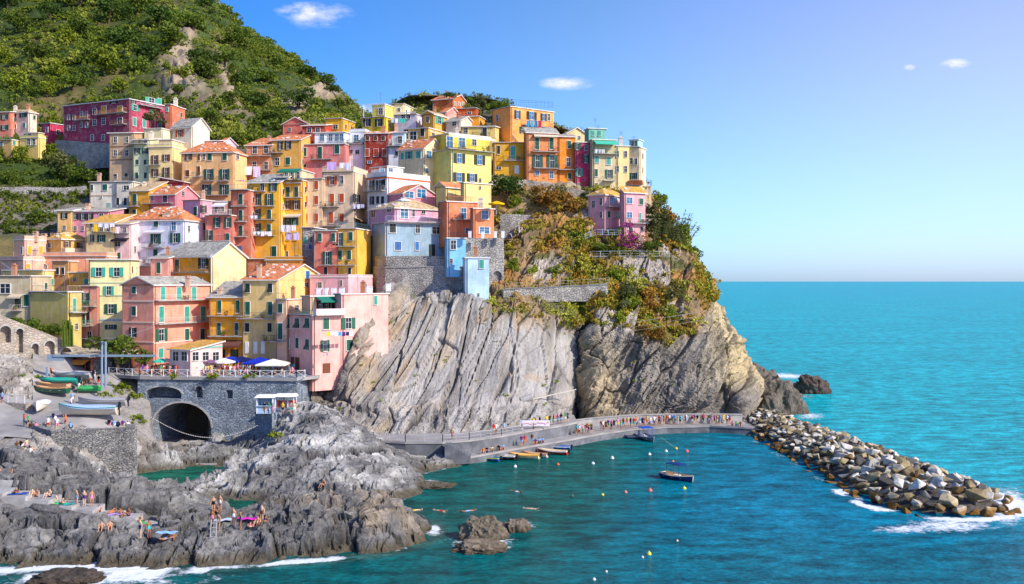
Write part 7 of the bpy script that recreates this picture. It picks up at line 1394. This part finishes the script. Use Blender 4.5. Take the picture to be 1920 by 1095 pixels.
umbrella(P(758,395,186.5),1.2,2.2,'EDEAE6','small white parasol on the orchid house terrace')
# ================= WASHING =================
def washing(x0,x1,y,Y,hpx,cols,label,Y1=None):
    a=P(x0,y,Y);b=P(x1,y,Y1 or Y); e=empty('washing_line',a,label,'washing'); m=MB(); m.bar(a,b,.02); m.obj('line',[M['metal']],e,color=(.6,.6,.6,1)); n=len(cols); r_=random.Random(int(x0)); 
    for k,c in enumerate(cols):
        p=a.lerp(b,(k+.06)/n);q=a.lerp(b,(k+.92)/n); h0=hpx/F*Y*r_.uniform(.7,1.1); m=MB(); V=[];nn=6
        for i in range(nn+1):
            t=i/nn; s=p.lerp(q,t)
            for j in range(5): V.append((s.x+.03*math.sin(j+i),s.y+.09*math.sin(i*1.9+k)*(j/4),s.z-h0*j/4))
        V=[(v[0]-a.x,v[1]-a.y,v[2]-a.z) for v in V]; Fq=[(i*5+j,(i+1)*5+j,(i+1)*5+j+1,i*5+j+1) for i in range(nn) for j in range(4)]
        link('hanging_sheet',np_mesh('hanging_sheet',V,Fq,[M['cloth']]),e,color=s2l(c))
washing(458,489,312,227,22,['E8E6F0','D8C8E8'],'white and lilac sheets hanging below the apricot loggias')
washing(612,632,304,204,14,['C8A8E0'],'lilac bedsheet drying on the roof of the tallest cream house'); washing(636,658,305,204,13,['EAE8F0','D8D4E8'],'white bedsheets drying beside the lilac one on the cream roof')
washing(525,555,422,201.5,12,['EAEAF2','E0E0EC','E8E8F0'],'white laundry on the middle balcony line of the yellow apartment house'); washing(534,562,437,202,14,['D0B8E0','D8C8E8'],'lilac laundry under the white laundry on the yellow apartment house')
washing(474,510,434,199.4,8,['F0F0F4','E8E8F0','F0F0F4','E4E4EC','F0F0F4'],'row of small white laundry on the golden apartment house balcony'); washing(469,483,404,199.4,7,['F0F0F4','E8E0F0'],'few white cloths on the upper golden house balcony')
washing(612,662,622,160,8,['F0C020','E8E8F0','D8D8E8','40A0C0','5A2A60','24345E','D8D8E8'],'colourful washing line under the open window of the big pink house',163.5); washing(608,616,661,160.5,6,['E8E8F0','C0C8E0'],'tiny white washing below the lower window of the pink house')
washing(987,1016,226,238,13,['3AA8D0','5AC0E0','2A90C0','D04050'],'turquoise and red washing on the orange villa balcony'); washing(733,760,222,241,9,['B8C8E8','E8E8F0','3AC0A8','3AB8A0'],'turquoise and white washing on the grey white ridge house')
washing(183,215,419,191.5,9,['E8E6F4','E0DCF0','E8E6F4'],'white sheets across the loggia of the cream yellow house'); washing(175,186,420,191.6,16,['F0C030'],'mustard yellow cloth hanging at the loggia corner'); washing(216,226,425,191.5,12,['F0D8D4'],'pale pink sheet hanging beside the dark awning')
washing(1115,1134,280,217.5,9,['E8E8F0','C8D0D8','E8E0D0'],'white washing under the turquoise awning'); washing(661,683,383,203,8,['C8C8E8','E0E0F0','B8B8D8'],'lilac washing on the side balcony of the tallest cream house')
washing(437,470,338,201,3,['F0E060','60C0A0','E05050','4080D0','F0A030','60C0A0'],'string of tiny coloured flags above the brick red house')
washing(623,634,456,184.4,5,['1E1E24','26262C'],'black clothes between coral house and amber house')
# terrace posts, plants
def posts(label,l,c='E8E8EC',h=1.1,w=.28):
    for k,(x,y,Y) in enumerate(l):
        q=P(x,y,Y); m=MB(); m.box((-w,-w,0),(w,w,h)); m.box((-w-.05,-w-.05,h),(w+.05,w+.05,h+.1)); props(link('terrace_post',m.mesh('terrace_post',[M['plaster']]),None,q,0,None,s2l(c)),label,'post',label.split(' on ')[0]+' group')
posts('white square post on the pink terrace balustrade',[(598,555,171.5),(611,555,171.5),(626,555,171.5),(641,555,168.5),(686,553,175.5),(694,552,176),(728,546,177.5)],w=.38,h=1.25)
posts('white post on the corner of the stone terrace',[(881,446,184),(905,447,184.5),(929,446,185.5),(943,446,186)])
